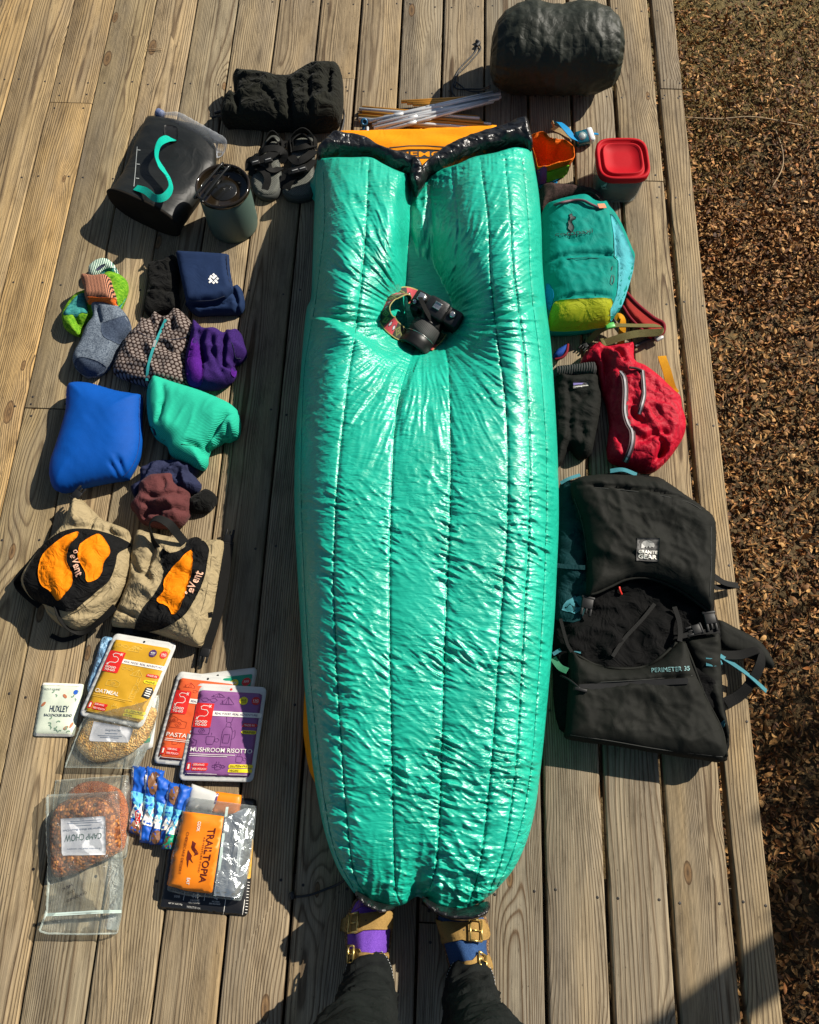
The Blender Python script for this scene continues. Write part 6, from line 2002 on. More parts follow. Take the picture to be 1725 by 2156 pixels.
xs_ = fi[:, :, 0]; th2 = np.broadcast_to(np.linspace(0, 2 * math.pi, 96, endpoint=False), xs_.shape)
xm = xs_.mean(); hl = (xs_.max() - xs_.min()) / 2
endm = np.clip((np.abs(xs_ - xm) / hl - 0.55) / 0.45, 0, 1)
wr_ = 0.009 * endm * (ridged(np.sin(th2) * 4.5 + np.cos(th2) * 3, xs_ * 3, 7, 2) - .9) + 0.0035 * (ridged(th2 * 2.2 + xs_ * 3, xs_ * 26, 17, 2) - .9) * (1 - .4 * endm) + 0.008 * fbm(th2 * 1.2, xs_ * 9, 19, 2)
cy_ = fi[:, :, 1].mean(1, keepdims=True); cz_ = fi[:, :, 2].mean(1, keepdims=True)
rad_ = np.hypot(fi[:, :, 1] - cy_, fi[:, :, 2] - cz_) + 1e-6
sc_ = 1 + wr_ / np.maximum(rad_, .03)
fi[:, :, 1] = cy_ + (fi[:, :, 1] - cy_) * sc_; fi[:, :, 2] = np.maximum(cz_ + (fi[:, :, 2] - cz_) * sc_, 0.001)
sbody = mesh_obj('sack_body', *loft_geo(list(fi)), M['sack'], sk, True, True)
tube('drawcord', [W(1032, 180, .10), W(1018, 186, .03), W(990, 187, .01), W(962, 186, .004), W(956, 170, .004), W(970, 142, .004), W(1000, 110, .004), W(1006, 92, .004)], 0.0026, M['black_cord'], sk)
tube('drawcord', [W(1032, 184, .10), W(1010, 192, .02), W(985, 190, .006), W(958, 172, .004), W(952, 190, .004), W(962, 208, .004)], 0.0026, M['black_cord'], sk)
tube('drawcord', [W(958, 184, .004), W(964, 158, .006), W(990, 130, .006), W(1012, 104, .004), W(1008, 92, .005)], 0.0024, M['black_cord'], sk)
tube('cord_knot', [W(1003, 97, .006), W(1009, 90, .006), W(1003, 86, .005)], 0.006, M['black_cord'], sk)

M['alu'] = plain('pole_aluminium', (0.66, 0.67, 0.66), 0.35, 0.35, var=0.05)
M['gold'] = plain('pole_gold', s2l((196, 136, 50)), 0.35, 0.35, var=0.08)
M['blue_hub'] = plain('hub_blue', s2l((22, 84, 122)), 0.35, 0.3)
sp_ = thing('tent_poles', 'bundle of silver tent pole sections with blue hub', 'tent poles', base_of([(900, 240)]))
rp = random.Random(3)
for k in range(8):
    o_ = k * 3.2
    a_ = W(772 + rp.uniform(0, 16) + k * 3, 254 + o_ * 0.9 + rp.uniform(-2, 2), 0.012 + 0.010 * (k % 3))
    b_ = W(1038 + rp.uniform(-12, 22), 194 + o_ * 0.95 + rp.uniform(-1.5, 1.5), 0.014 + 0.010 * ((k + 1) % 3))
    pl_ = mesh_obj('pole_section', *lathe_geo([(.003, 0), (.0056, .001), (.0056, (b_ - a_).length - .001), (.003, (b_ - a_).length)], a_, b_ - a_, 12), M['alu'], sp_)
    mesh_obj('pole_ferrule', *lathe_geo([(.0050, 0), (.0064, .001), (.0064, .03), (.0050, .031)], a_ + (b_ - a_).normalized() * rp.uniform(.02, .30), b_ - a_, 12), M['alu'], pl_)
hub = ZW('C', 210, 600, 0.03)
hb_ = mesh_obj('pole_hub', *lathe_geo([(.010, 0), (.012, .002), (.012, .020), (.009, .022), (.006, .022), (.006, .012)], hub - Vector((0.014, -.002, 0)), (0.2, -0.7, 0.7), 20), M['blue_hub'], sp_)
tube('hub_arm', [hub + Vector((-.012, -.006, 0)), hub + Vector((-.016, -.03, -.012))], 0.005, M['blue_hub'], sp_)
tube('hub_arm', [hub + Vector((0, -.02, 0)), hub + Vector((0.002, -.06, .0))], 0.0045, M['alu'], sp_)
gp = thing('tent_poles', 'bundle of gold tent pole sections crossing under the silver ones', 'tent poles', base_of([(900, 255)]))
for k in range(9):
    a_ = W(755 + rp.uniform(-2, 8), 226 + k * 3.4, 0.008 + 0.008 * (k % 2))
    b_ = W(1010 + rp.uniform(-25, 25), 246 + k * 3.6 + rp.uniform(-2, 2), 0.008 + 0.006 * (k % 2))
    mt2 = M['gold'] if k % 3 != 1 else M['alu']
    mesh_obj('pole_section', *lathe_geo([(.003, 0), (.0056, .001), (.0056, (b_ - a_).length - .001), (.003, (b_ - a_).length)], a_, b_ - a_, 12), mt2, gp)
for k in range(3):
    a_ = W(845 + 12 * k, 214 + k * 3, 0.02); b_ = W(990 - 20 * k, 206 + k * 6, 0.016)
    mesh_obj('pole_section', *lathe_geo([(.003, 0), (.0056, .001), (.0056, (b_ - a_).length - .001), (.003, (b_ - a_).length)], a_, b_ - a_, 12), M['gold'], gp)

# ================================================================ right column
# ---- bright hat
M['hat_orange'] = cloth('hat_orange', s2l((206, 92, 8)), 0.75, 0.1, 900, 0.2, 0.3, 40, sheen=0.0)
M['hat_green'] = cloth('hat_green', s2l((100, 176, 36)), 0.75, 0.08, 900, 0.2, 0.2, 40, sheen=0.0)
M['hat_purple'] = cloth('hat_purple', s2l((142, 62, 122)), 0.75, 0.08, 900, 0.2, 0.2, 40, sheen=0.0)
M['hat_blue'] = cloth('hat_blue', s2l((18, 122, 170)), 0.75, 0.08, 900, 0.2, 0.2, 40, sheen=0.0)
ht = thing('bucket_hat', 'upturned colourful hat with orange inside, tucked against the quilt', 'hat', base_of(Z('I', (350, 500))))
rim_ = np.array(catmull(Z('I', (150, 260), (200, 228), (270, 215), (325, 265), (400, 285), (470, 290), (545, 345), (562, 400), (552, 470), (440, 500), (310, 540), (262, 545), (215, 545), (195, 460), (160, 340)), True, 6))
low_ = np.array(catmull(Z('I', (170, 290), (200, 270), (270, 260), (325, 300), (400, 320), (470, 340), (520, 400), (525, 470), (515, 560), (470, 632), (415, 655), (378, 712), (242, 750), (222, 620), (180, 400)), True, 6))
nr_ = len(rim_)
zr_ = 0.095 + 0.008 * np.sin(np.linspace(0, 12, nr_))
Rm_ = G(rim_, zr_); c_rim = Rm_.mean(0)
Lo_ = G(low_, 0.002)
def sh(P, k, z): 
    q = c_rim + (P - c_rim) * k; q[:, 2] = z + 0.006 * fbm(q[:, 0] * 40, q[:, 1] * 40, 3); return q
hat_r = [Lo_ * 1.0, Lo_ * .5 + Rm_ * .5 + np.column_stack([np.zeros((nr_, 2)), np.full(nr_, .004)]), Rm_, sh(Rm_, .97, zr_ + .001), sh(Rm_, .86, 0.07), sh(Rm_, .72, 0.04), sh(Rm_, .5, 0.022), sh(Rm_, .2, 0.016)]
hats = mesh_obj('hat_crown', *loft_geo(hat_r), M['hat_orange'], ht, True, True)
patch('hat_panel', Z('I', (300, 590), (400, 560), (510, 525), (500, 580), (472, 634), (400, 655), (295, 692)), [hats], M['hat_green'], ht, 0.003, 5, 0)
patch('hat_panel', Z('I', (216, 575), (296, 530), (300, 600), (292, 692), (232, 706), (222, 640)), [hats], M['hat_purple'], ht, 0.003, 5, 0)
patch('hat_band', Z('I', (232, 712), (295, 698), (400, 660), (418, 652), (378, 712), (300, 738), (242, 756)), [hats], M['hat_blue'], ht, 0.004, 5, 0)

# ---- headlamp
M['lamp_strap'] = webbing('headlamp_strap', s2l((14, 120, 172)), 0.6)
M['lamp_tan'] = webbing('strap_lining', s2l((170, 150, 110)), 0.7)
M['lamp_teal'] = plain('lamp_teal', s2l((10, 84, 100)), 0.2, coat=0.5)
M['lamp_white'] = plain('lamp_white', (0.62, 0.66, 0.64), 0.25)
M['lamp_glass'] = clear('lamp_glass', (0.7, 0.9, 0.9), 0.2, 0.04, 0.05, 20)
hl_ = thing('headlamp', 'small teal headlamp with blue elastic strap beside the red lid', 'headlamp', ZW('I', 645, 290, 0))
strap('elastic_strap', [ZW('I', 375, 130, .045), ZW('I', 420, 135, .05), ZW('I', 480, 190, .05), ZW('I', 540, 260, .04), ZW('I', 600, 300, .025)], 0.026, M['lamp_strap'], hl_, 0.002, rolls=[60, 30, 15, 15, 20])
strap('elastic_strap', [ZW('I', 600, 300, .02), ZW('I', 520, 262, .008), ZW('I', 430, 210, .006), ZW('I', 360, 175, .015), ZW('I', 365, 130, .04)], 0.016, M['lamp_tan'], hl_, 0.002, rolls=[10, 10, 20, 50, 60])
strap('elastic_strap', [ZW('I', 690, 260, .02), ZW('I', 740, 238, .02), ZW('I', 785, 240, .02)], 0.018, M['lamp_strap'], hl_, 0.002, rolls=[30, 30, 30])
lc = ZW('I', 645, 275, .022)
ax1 = (ZW('I', 740, 250, .022) - ZW('I', 560, 300, .022)).normalized(); ax3 = Vector((0, -.35, .94)).normalized(); ax2 = ax3.cross(ax1)
lb = mesh_obj('lamp_housing', *box_geo(lc, (0.060, 0.044, 0.034), [ax1, ax2, ax3], 0.008), M['lamp_teal'], hl_)
mesh_obj('lamp_side', *box_geo(lc + ax1 * 0.022 + ax3 * .004, (0.022, 0.046, 0.032), [ax1, ax2, ax3], 0.007), M['lamp_white'], hl_)
mesh_obj('lamp_lens', *lathe_geo([(.013, .0), (.013, .004), (.011, .006), (.003, .0065)], lc + ax3 * .0155 - ax1 * .008, ax3, 24), M['lamp_glass'], lb)
mesh_obj('lamp_reflector', *lathe_geo([(.010, .0), (.010, .003), (.004, .002)], lc + ax3 * .0152 - ax1 * .008, ax3, 20), M['grey_plastic'], lb)
for k in range(3): mesh_obj('lamp_button', *box_geo(lc - ax2 * .020 + ax3 * .008 + ax1 * (.008 * k - .014), (.005, .004, .003), [ax1, ax2, ax3], .001), M['buckle'], lb)

# ---- jar with red lid
jb_, jh = upright((1293, 392), (1299, 329))
M['red_lid'] = plain('red_lid', s2l((166, 12, 24)), 0.6, spec=0.12, var=0.04, bumpy=0.05, scale=400)
M['jar'] = clear('jar_plastic', (0.55, 0.60, 0.58), 0.10, 0.08, 0.05, 20)
M['jar_fill'] = plain('jar_contents', (0.012, 0.014, 0.012), 0.5)
jr = thing('food_jar', 'square clear food jar with bright red lid', 'jar', jb_)


def sq_ring(r, z, k=4.0, n=64, rot=0.05):
    a = np.linspace(0, 2 * math.pi, n, endpoint=False)
    c, s = np.cos(a), np.sin(a)
    rr_ = r / (np.abs(c) ** k + np.abs(s) ** k) ** (1 / k)
    x, y = rr_ * c, rr_ * s
    return np.stack([jb_.x + x * math.cos(rot) - y * math.sin(rot), jb_.y + x * math.sin(rot) + y * math.cos(rot), np.full(n, z)], 1)


JR = 0.079
mesh_obj('jar_wall', *loft_geo([sq_ring(JR * .82, .001), sq_ring(JR * .86, .004), sq_ring(JR * .90, .03), sq_ring(JR * .95, jh - .02), sq_ring(JR * .96, jh - .012)]), M['jar'], jr)
mesh_obj('jar_contents', *loft_geo([sq_ring(JR * .78, .004), sq_ring(JR * .82, .01), sq_ring(JR * .86, .03), sq_ring(JR * .91, jh - .035)]), M['jar_fill'], jr, True, True)
mesh_obj('jar_lid', *loft_geo([sq_ring(JR * .99, jh - .022), sq_ring(JR * 1.01, jh - .020), sq_ring(JR * 1.02, jh - .004), sq_ring(JR * 1.0, jh), sq_ring(JR * .94, jh + .0012), sq_ring(JR * .90, jh - .001), sq_ring(JR * .87, jh - .007), sq_ring(JR * .80, jh - .007), sq_ring(JR * .77, jh - .001), sq_ring(JR * .75, jh + .0005), sq_ring(JR * .71, jh), sq_ring(JR * .68, jh - .004), sq_ring(JR * .3, jh - .0045), sq_ring(JR * .03, jh - .0042)]), M['red_lid'], jr)
lettering('jar_lettering', 'KT', Z('I', (868, 735), (862, 700), (825, 705), (830, 738)), ['jar_contents'], M['pale_print'], jr, 0.008, 0.02)

# ---- teal day pack
M['pack_teal'] = cloth('pack_teal', s2l((0, 124, 112)), 0.7, 0.07, 1000, 0.2, 0.18, 18, sheen=0.0)
M['pack_blue'] = cloth('pack_light_blue', s2l((70, 158, 166)), 0.7, 0.07, 1000, 0.2, 0.2, 24, sheen=0.0)
M['pack_lime'] = cloth('pack_lime', s2l((140, 146, 24)), 0.7, 0.15, 1000, 0.2, 0.3, 30, sheen=0.0)
M['pack_brown'] = melange('pack_brown_fleece', s2l((44, 32, 30)), s2l((70, 54, 50)), 220)
M['pack_pipe'] = plain('zip_plum', s2l((92, 52, 62)), 0.6)
M['red_mesh'] = cloth('strap_red', s2l((150, 44, 38)), 0.8, 0.1, 400, 0.5)
M['dark_red'] = cloth('strap_binding_red', s2l((112, 22, 34)), 0.7, 0.1, 800, 0.3)
M['olive_web'] = webbing('olive_webbing', s2l((98, 92, 56)))
M['yellow_web'] = webbing('mustard_webbing', s2l((188, 130, 14)))
M['logo_dark'] = plain('logo_dark_green', (0.008, 0.022, 0.020), 0.7)
pk = thing('day_pack', 'teal day pack with lime bottom panel and animal emblem', 'backpack', base_of(Z('I', (600, 1500))))
PB = blob('pack_body', Z('I', (262, 960), (330, 922), (480, 880), (620, 858), (700, 885), (760, 925), (850, 918), (892, 980), (960, 1060), (1030, 1200), (1100, 1370), (1122, 1420), (1110, 1520), (1062, 1680), (990, 1880), (895, 2000), (862, 2040), (600, 2088), (345, 2092), (300, 2030), (290, 1850), (240, 1700), (225, 1400), (225, 1100)),
          M['pack_teal'], pk, h=0.125, zr=0.05, edge=0.08, sp=0.006, smooth_out=3, seed=81, noise=[(0.006, 9, 60, 1.5), (0.003, 26, 30, 1.6, 'r')],
          creases=[(Z('I', (285, 1440), (500, 1408), (700, 1400), (960, 1412)), 0.007, 0.012), (Z('I', (890, 985), (925, 1200), (935, 1390), (968, 1430), (965, 1600), (955, 1750), (900, 1900)), 0.006, 0.012), (Z('I', (380, 1800), (600, 1782), (900, 1782)), 0.006, 0.012), (Z('I', (480, 1240), (540, 1290), (620, 1270)), 0.014, 0.006), (Z('I', (400, 1480), (330, 1600), (410, 1680)), 0.012, 0.006)])
patch('side_panel', Z('I', (895, 990), (960, 1060), (1030, 1200), (1100, 1370), (1118, 1420), (1106, 1520), (1060, 1680), (985, 1890), (897, 1995), (900, 1860), (955, 1750), (972, 1550), (966, 1420), (936, 1392), (928, 1200)), [PB], M['pack_blue'], pk, 0.0015, 6, 2)
patch('bottom_panel', Z('I', (380, 1815), (450, 1792), (700, 1777), (905, 1782), (912, 1850), (892, 1875), (886, 2028), (740, 2060), (600, 2080), (345, 2084), (310, 2020), (345, 1880)), [PB], M['pack_lime'], pk, 0.0016, 6, 2, bulge=0.004)
patch('side_patch', Z('I', (300, 1640), (350, 1680), (370, 1760), (340, 1880), (305, 2000), (290, 1850)), [PB], M['hat_blue'], pk, 0.0016, 6, 2)
fl = blob('back_panel', Z('I', (235, 765), (370, 738), (500, 750), (660, 775), (730, 795), (800, 850), (850, 915), (830, 935), (760, 925), (700, 888), (620, 862), (480, 884), (330, 925), (235, 990)), M['pack_brown'], pk, h=0.075, zr=0.03, edge=0.04, sp=0.006, seed=82, noise=[(0.006, 20, 0, 2, 'r')])
tube('zip_piping', rise('I', [(262, 955, .006), (400, 895, .006), (540, 862, .006), (640, 862, .006), (720, 900, .006), (790, 930, .006)], [PB]), 0.004, M['pack_pipe'], pk)
strap('grab_handle', [ZW('I', 640, 785, .06), ZW('I', 730, 790, .085), ZW('I', 800, 850, .085), ZW('I', 835, 905, .06)], 0.014, M['pack_brown'], pk, 0.003, rolls=[30, 50, 50, 30])
strap('zip_tab', rise('I', [(785, 915, .012), (850, 912, .012)], [PB]), 0.016, plain('tab_orange', s2l((222, 110, 70)), 0.7), pk, 0.002)
llama = Z('I', (498, 1062), (520, 1048), (524, 1030), (514, 1020), (513, 1000), (517, 988), (524, 1002), (528, 1012), (532, 984), (540, 1004), (540, 1016), (560, 1016), (576, 1024), (572, 1040), (548, 1044), (538, 1060), (542, 1080), (556, 1096), (560, 1120), (552, 1145), (534, 1166), (518, 1150), (500, 1128), (505, 1110), (508, 1090))
patch('emblem', llama, [PB], M['logo_dark'], pk, 0.004, 2.5, 0)
lettering('brand_lettering', 'cotopaxi', Z('I', (380, 1215), (735, 1185), (728, 1130), (385, 1172)), [PB], M['logo_dark'], pk, 0.0045, 0.003)
print_shapes('side_mark', [ln(Z('I', (912, 1560), (900, 1590), (895, 1640), (910, 1655)), 1.4), ln(Z('I', (925, 1565), (930, 1600), (920, 1640)), 1.4), ln(Z('I', (915, 1480), (905, 1520)), 1.4)], [PB], M['logo_dark'], pk, 0.0022)
# straps of the pack
sh_ = blob('shoulder_strap', Z('I', (1045, 1725), (1150, 1840), (1300, 1965), (1388, 2015), (1392, 2080), (1340, 2140), (1290, 2150), (1180, 2060), (1080, 1960), (1010, 1850)), M['red_mesh'], pk, h=0.03, zr=0.014, edge=0.01, sp=0.006, seed=83)
tube('strap_binding', [ZW('I', 1045, 1725, .03), ZW('I', 1150, 1838, .03), ZW('I', 1300, 1962, .03), ZW('I', 1388, 2012, .03), ZW('I', 1395, 2085, .025), ZW('I', 1340, 2142, .02)], 0.006, M['dark_red'], pk)
tube('strap_binding', [ZW('I', 1010, 1850, .028), ZW('I', 1080, 1960, .028), ZW('I', 1180, 2062, .026), ZW('I', 1290, 2150, .02)], 0.005, M['dark_red'], pk)
strap('webbing', [ZW('J', 750, 128, .05), ZW('J', 850, 125, .055), ZW('J', 1000, 128, .055), ZW('J', 1150, 128, .05), ZW('J', 1215, 140, .045), ZW('J', 1222, 180, .045), ZW('J', 1160, 190, .05), ZW('J', 1000, 200, .05), ZW('J', 860, 230, .045), ZW('J', 690, 285, .03)], 0.021, M['olive_web'], pk, 0.002, rolls=[20, 30, 30, 30, 50, 80, 40, 20, 20, 20])
strap('webbing', [ZW('J', 730, 130, .045), ZW('J', 640, 180, .035), ZW('J', 570, 250, .02), ZW('J', 530, 300, .012)], 0.018, M['olive_web'], pk, 0.002, rolls=[20, 30, 20, 10])
side_buckle(ZW('J', 520, 300, .012), (-.6, -.8, 0), pk, 0.9)
strap('webbing', [ZW('J', 790, 60, .05), ZW('J', 830, 40, .055), ZW('J', 860, 70, .05), ZW('J', 855, 180, .03), ZW('J', 840, 320, .006)], 0.022, M['yellow_web'], pk, 0.002, rolls=[0, 10, 30, 15, 0])
mesh_obj('ladder_lock', *box_geo(ZW('J', 680, 285, .03), (.012, .028, .008), [(1, .3, 0), (-.3, 1, 0), (0, 0, 1)], .002), M['olive_web'], pk)
mesh_obj('ladder_lock', *box_geo(ZW('J', 745, 130, .055), (.028, .018, .010), [(1, .3, 0), (-.3, 1, 0), (0, 0, 1)], .003), plain('green_clip', s2l((70, 160, 70)), 0.4), pk)
mesh_obj('strap_clip', *box_geo(ZW('J', 1190, 240, .02), (.026, .016, .010), [(1, .6, 0), (-.6, 1, 0), (0, 0, 1)], .003), M['grey_plastic'], pk)
tube('strap_cord', [ZW('J', 1180, 250, .02), ZW('J', 1090, 260, .01), ZW('J', 1000, 300, .006), ZW('J', 970, 320, .006)], 0.005, M['black_cord'], pk)
bs = blob('shoulder_strap', Z('J', (225, 410), (250, 360), (300, 325), (355, 292), (372, 298), (350, 370), (310, 415), (262, 432)), cloth('strap_blue', s2l((26, 60, 130)), 0.7), pk, h=0.03, zr=0.014, edge=0.012, sp=0.005, seed=84)
tube('strap_binding', [ZW('J', 362, 295, .026), ZW('J', 350, 370, .026), ZW('J', 308, 418, .024), ZW('J', 240, 436, .02)], 0.004, M['dark_red'], pk)

# ---- black shorts
M['shorts'] = cloth('shorts_black', (0.009, 0.0095, 0.008), 0.8, 0.25, 800, 0.3, 0.3, 22, sheen=0.0, spec=0.1)
so = thing('folded_shorts', 'black elastic waist shorts beside the red jacket', 'shorts', base_of(Z('J', (450, 900))))
s1_ = blob('shorts_body', Z('J', (225, 620), (380, 600), (610, 590), (640, 700), (667, 800), (652, 950), (605, 1180), (562, 1310), (470, 1345), (420, 1300), (375, 1250), (330, 1330), (295, 1400), (225, 1380)), M['shorts'], so, h=0.06, zr=0.02, edge=0.035, sp=0.005, seed=85, noise=[(0.006, 12, 80, 2, 'r'), (0.003, 36, 80, 2, 'r')],
           creases=[(Z('J', (355, 620), (375, 800), (380, 1000), (370, 1240)), 0.008, 0.009), (Z('J', (390, 720), (480, 780), (580, 740)), 0.007, 0.008), (Z('J', (400, 820), (440, 860), (500, 780)), 0.012, 0.010), (Z('J', (480, 1000), (500, 1150), (450, 1290)), 0.012, 0.010)])


def rib_mat():
    m, nt, b = new_mat('elastic_rib')
    w = nd(nt, 'ShaderNodeTexWave', wave_type='BANDS', bands_direction='X'); w.inputs['Scale'].default_value = 45; w.inputs['Distortion'].default_value = 2.5
    nt.links.new(mapping(nt), w.inputs['Vector'])
    nt.links.new(ramp(nt, w.outputs['Fac'], [(0, (.005, .006, .006)), (1, (.022, .024, .022))]), b.inputs['Base Color'])
    b.inputs['Roughness'].default_value = 0.85
    bump(nt, b, w.outputs['Fac'], 0.8, 0.006)
    return m


blob('waistband', Z('J', (225, 530), (300, 515), (450, 498), (602, 484), (616, 600), (520, 606), (400, 612), (225, 630)), rib_mat(), so, h=0.065, zr=0.03, edge=0.018, sp=0.006, smooth_out=2, seed=86)
patch('brand_patch', Z('J', (405, 648), (548, 634), (552, 682), (412, 704)), [s1_], M['pad_black'], so, 0.0015, 4, 0, bvh=True)
pp_o = COL.objects[-1]
print_shapes('patch_band', [Z('J', (410, 650), (546, 637), (546, 660), (520, 662), (504, 650), (486, 664), (450, 664), (412, 672))], [pp_o], ink('patch_violet', (96, 84, 150)), so, 0.0012)
lettering('patch_lettering', 'patagonia', Z('J', (424, 694), (548, 678), (547, 664), (424, 678)), [pp_o], INK['white'], so, 0.0012, 0.01)

# ---- red jacket
M['red_nylon'] = nylon('red_nylon', s2l((160, 4, 34)), 0.6, 0.55, 34, 0.18)
M['zip_dark'] = plain('zip_tape', s2l((60, 26, 30)), 0.6)
M['zip_metal'] = plain('zip_teeth', (0.55, 0.52, 0.50), 0.3, 0.7)
rj = thing('packed_jacket', 'bright red packable jacket with two zips', 'jacket', base_of(Z('J', (1050, 900))))
RB = blob('jacket_body', Z('J', (520, 375), (595, 315), (640, 298), (690, 340), (780, 325), (860, 316), (955, 312), (962, 470), (1050, 510), (1180, 610), (1320, 740), (1380, 800), (1395, 900), (1426, 1000), (1426, 1100), (1380, 1200), (1290, 1330), (1200, 1420), (1120, 1466), (950, 1425), (765, 1375), (715, 1290), (725, 1150), (740, 1000), (690, 760), (645, 600), (600, 492), (470, 500)),
          M['red_nylon'], rj, h=0.085, zr=0.03, edge=0.06, sp=0.005, smooth_out=3, seed=88, noise=[(0.008, 13, 50, 1.8, 'r'), (0.004, 34, 40, 2, 'r')],
          creases=[(Z('J', (650, 330), (720, 430), (730, 560), (740, 740)), 0.010, 0.03), (Z('J', (730, 500), (840, 540), (880, 620)), 0.008, 0.012), (Z('J', (1000, 1200), (1150, 1130), (1300, 1100)), 0.010, 0.02), (Z('J', (1180, 1150), (1230, 1230), (1200, 1300)), 0.010, 0.024), (Z('J', (960, 1400), (1140, 1360), (1240, 1240), (1260, 1180)), 0.009, 0.02), (Z('J', (820, 640), (800, 900), (840, 1100), (880, 1260)), 0.012, 0.016), (Z('J', (950, 800), (940, 900), (990, 1000), (1080, 1030)), 0.010, 0.014), (Z('J', (770, 330), (850, 420), (860, 480)), 0.008, 0.016)])
zp = rise('J', [(835, 545, .003), (872, 600, .003), (885, 720, .003), (880, 900, .003), (905, 1010, .003), (945, 1090, .003), (945, 1200, .003), (910, 1310, .003), (880, 1370, .003)], [RB])
strap('zip_tape', zp, 0.016, M['zip_dark'], rj, 0.002)
strap('zip_teeth', zp + np.array((0, 0, .002)), 0.005, M['zip_metal'], rj, 0.002)
zp2 = rise('J', [(1040, 535, .003), (1050, 640, .003), (1055, 760, .003), (1032, 860, .003), (1010, 935, .003)], [RB])
strap('zip_tape', zp2, 0.012, M['zip_dark'], rj, 0.002)
strap('zip_teeth', zp2 + np.array((0, 0, .002)), 0.004, M['zip_metal'], rj, 0.002)
tube('zip_pull', rise('J', [(1038, 538, .006), (980, 515, .008), (920, 508, .006)], [RB]), 0.0035, M['zip_dark'], rj)
ys_ = strap('webbing_strap', [ZW('J', 1345, 750, .02), ZW('J', 1305, 690, .035), ZW('J', 1262, 540, .05), ZW('J', 1225, 435, .055), ZW('J', 1217, 405, .055)], 0.024, M['yellow_web'], None, 0.003, rolls=[20, 15, 5, 0, 0])
tag(ys_, 'mustard webbing strap end sticking out right of the red jacket', 'strap')

# ---- large black pack
M['gg'] = cloth('pack_black', (0.008, 0.0085, 0.0065), 0.75, 0.2, 900, 0.3, 0.16, 12, sheen=0.0, spec=0.14)
M['gg2'] = cloth('pack_black_mesh', (0.004, 0.004, 0.004), 0.9, 0.3, 500, 0.6, 0.5, 24, sheen=0.0, spec=0.1)
M['gg_teal'] = cloth('pack_deep_teal', s2l((8, 44, 48)), 0.75, 0.15, 900, 0.2, 0.35, 22, sheen=0.0)
M['gg_blue'] = webbing('ice_blue_webbing', s2l((60, 116, 126)))
gg = thing('hiking_pack', 'large black hiking pack with teal side at the lower right', 'backpack', base_of(Z('K', (700, 1000))))
GB = blob('back_panel', Z('K', (210, 160), (290, 130), (560, 80), (800, 100), (900, 130), (1060, 245), (1190, 340), (1240, 430), (1240, 700), (1235, 1000), (1275, 1100), (1285, 1400), (1300, 1620), (1335, 1800), (1315, 1960), (1150, 1970), (900, 1930), (560, 1870), (265, 1830), (180, 1700), (160, 1400), (160, 1000), (180, 500)),
          M['gg2'], gg, h=0.06, zr=0.03, edge=0.05, sp=0.008, smooth_out=2, seed=91, noise=[(0.014, 9, 70, 1.6, 'r'), (0.006, 24, 70, 2, 'r')])
patch('side_panel', Z('K', (212, 165), (285, 150), (330, 330), (370, 480), (388, 650), (392, 890), (350, 1060), (240, 1065), (175, 1040), (180, 800), (190, 500)), [GB], M['gg_teal'], gg, 0.002, 7, 2, bulge=0.01)
patch('lining', Z('K', (230, 1000), (260, 930), (380, 880), (370, 960), (350, 1010), (300, 1020), (290, 1000), (260, 1010)), [GB], M['gg_blue'], gg, 0.012, 6, 0)
LD = blob('pack_lid', Z('K', (285, 150), (360, 106), (560, 95), (800, 110), (882, 125), (1050, 240), (1190, 340), (1246, 430), (1242, 700), (1232, 900), (1214, 1004), (1180, 990), (1100, 930), (1000, 862), (870, 802), (760, 780), (640, 796), (540, 842), (430, 892), (385, 895), (387, 640), (352, 400), (292, 240)),
          M['gg'], gg, h=0.075, z0=0.05, zr=0.085, edge=0.06, sp=0.006, smooth_out=2, seed=92, noise=[(0.012, 7, 60, 1.5), (0.005, 17, 60, 2, 'r'), (0.002, 40, 20, 2, 'r')],
          creases=[(Z('K', (320, 165), (520, 180), (720, 200), (900, 230), (1060, 270), (1150, 320)), 0.005, 0.012), (Z('K', (700, 400), (880, 420), (1000, 470)), 0.025, 0.008), (Z('K', (400, 640), (560, 700), (700, 720)), 0.02, 0.006)])
tube('lid_edge', rise('K', [(388, 888, .004), (450, 880, .004), (545, 838, .004), (645, 792, .004), (760, 777, .004), (870, 799, .004), (1000, 858, .004), (1100, 925, .004), (1190, 995, .004)], [LD, GB]), 0.0035, M['gg'], gg)
bp_ = patch('brand_patch', Z('K', (722, 512), (872, 514), (868, 672), (716, 662)), [LD], M['pad_black'], gg, 0.002, 6, 0, bvh=True)
lettering('brand_lettering', 'GRANITE', Z('K', (732, 614), (856, 622), (857, 600), (733, 592)), [bp_], INK['white'], gg, 0.0012, 0.02)
lettering('brand_lettering', 'GEAR', Z('K', (730, 648), (853, 656), (855, 628), (732, 620)), [bp_], INK['white'], gg, 0.0012, 0.03)
print_shapes('brand_emblem', [Z('K', (748, 582), (752, 550), (765, 535), (785, 530), (800, 528), (820, 536), (834, 548), (838, 566), (832, 578), (818, 572), (806, 580), (796, 566), (786, 582), (776, 572), (766, 584))], [bp_], INK['grey'], gg, 0.0014)
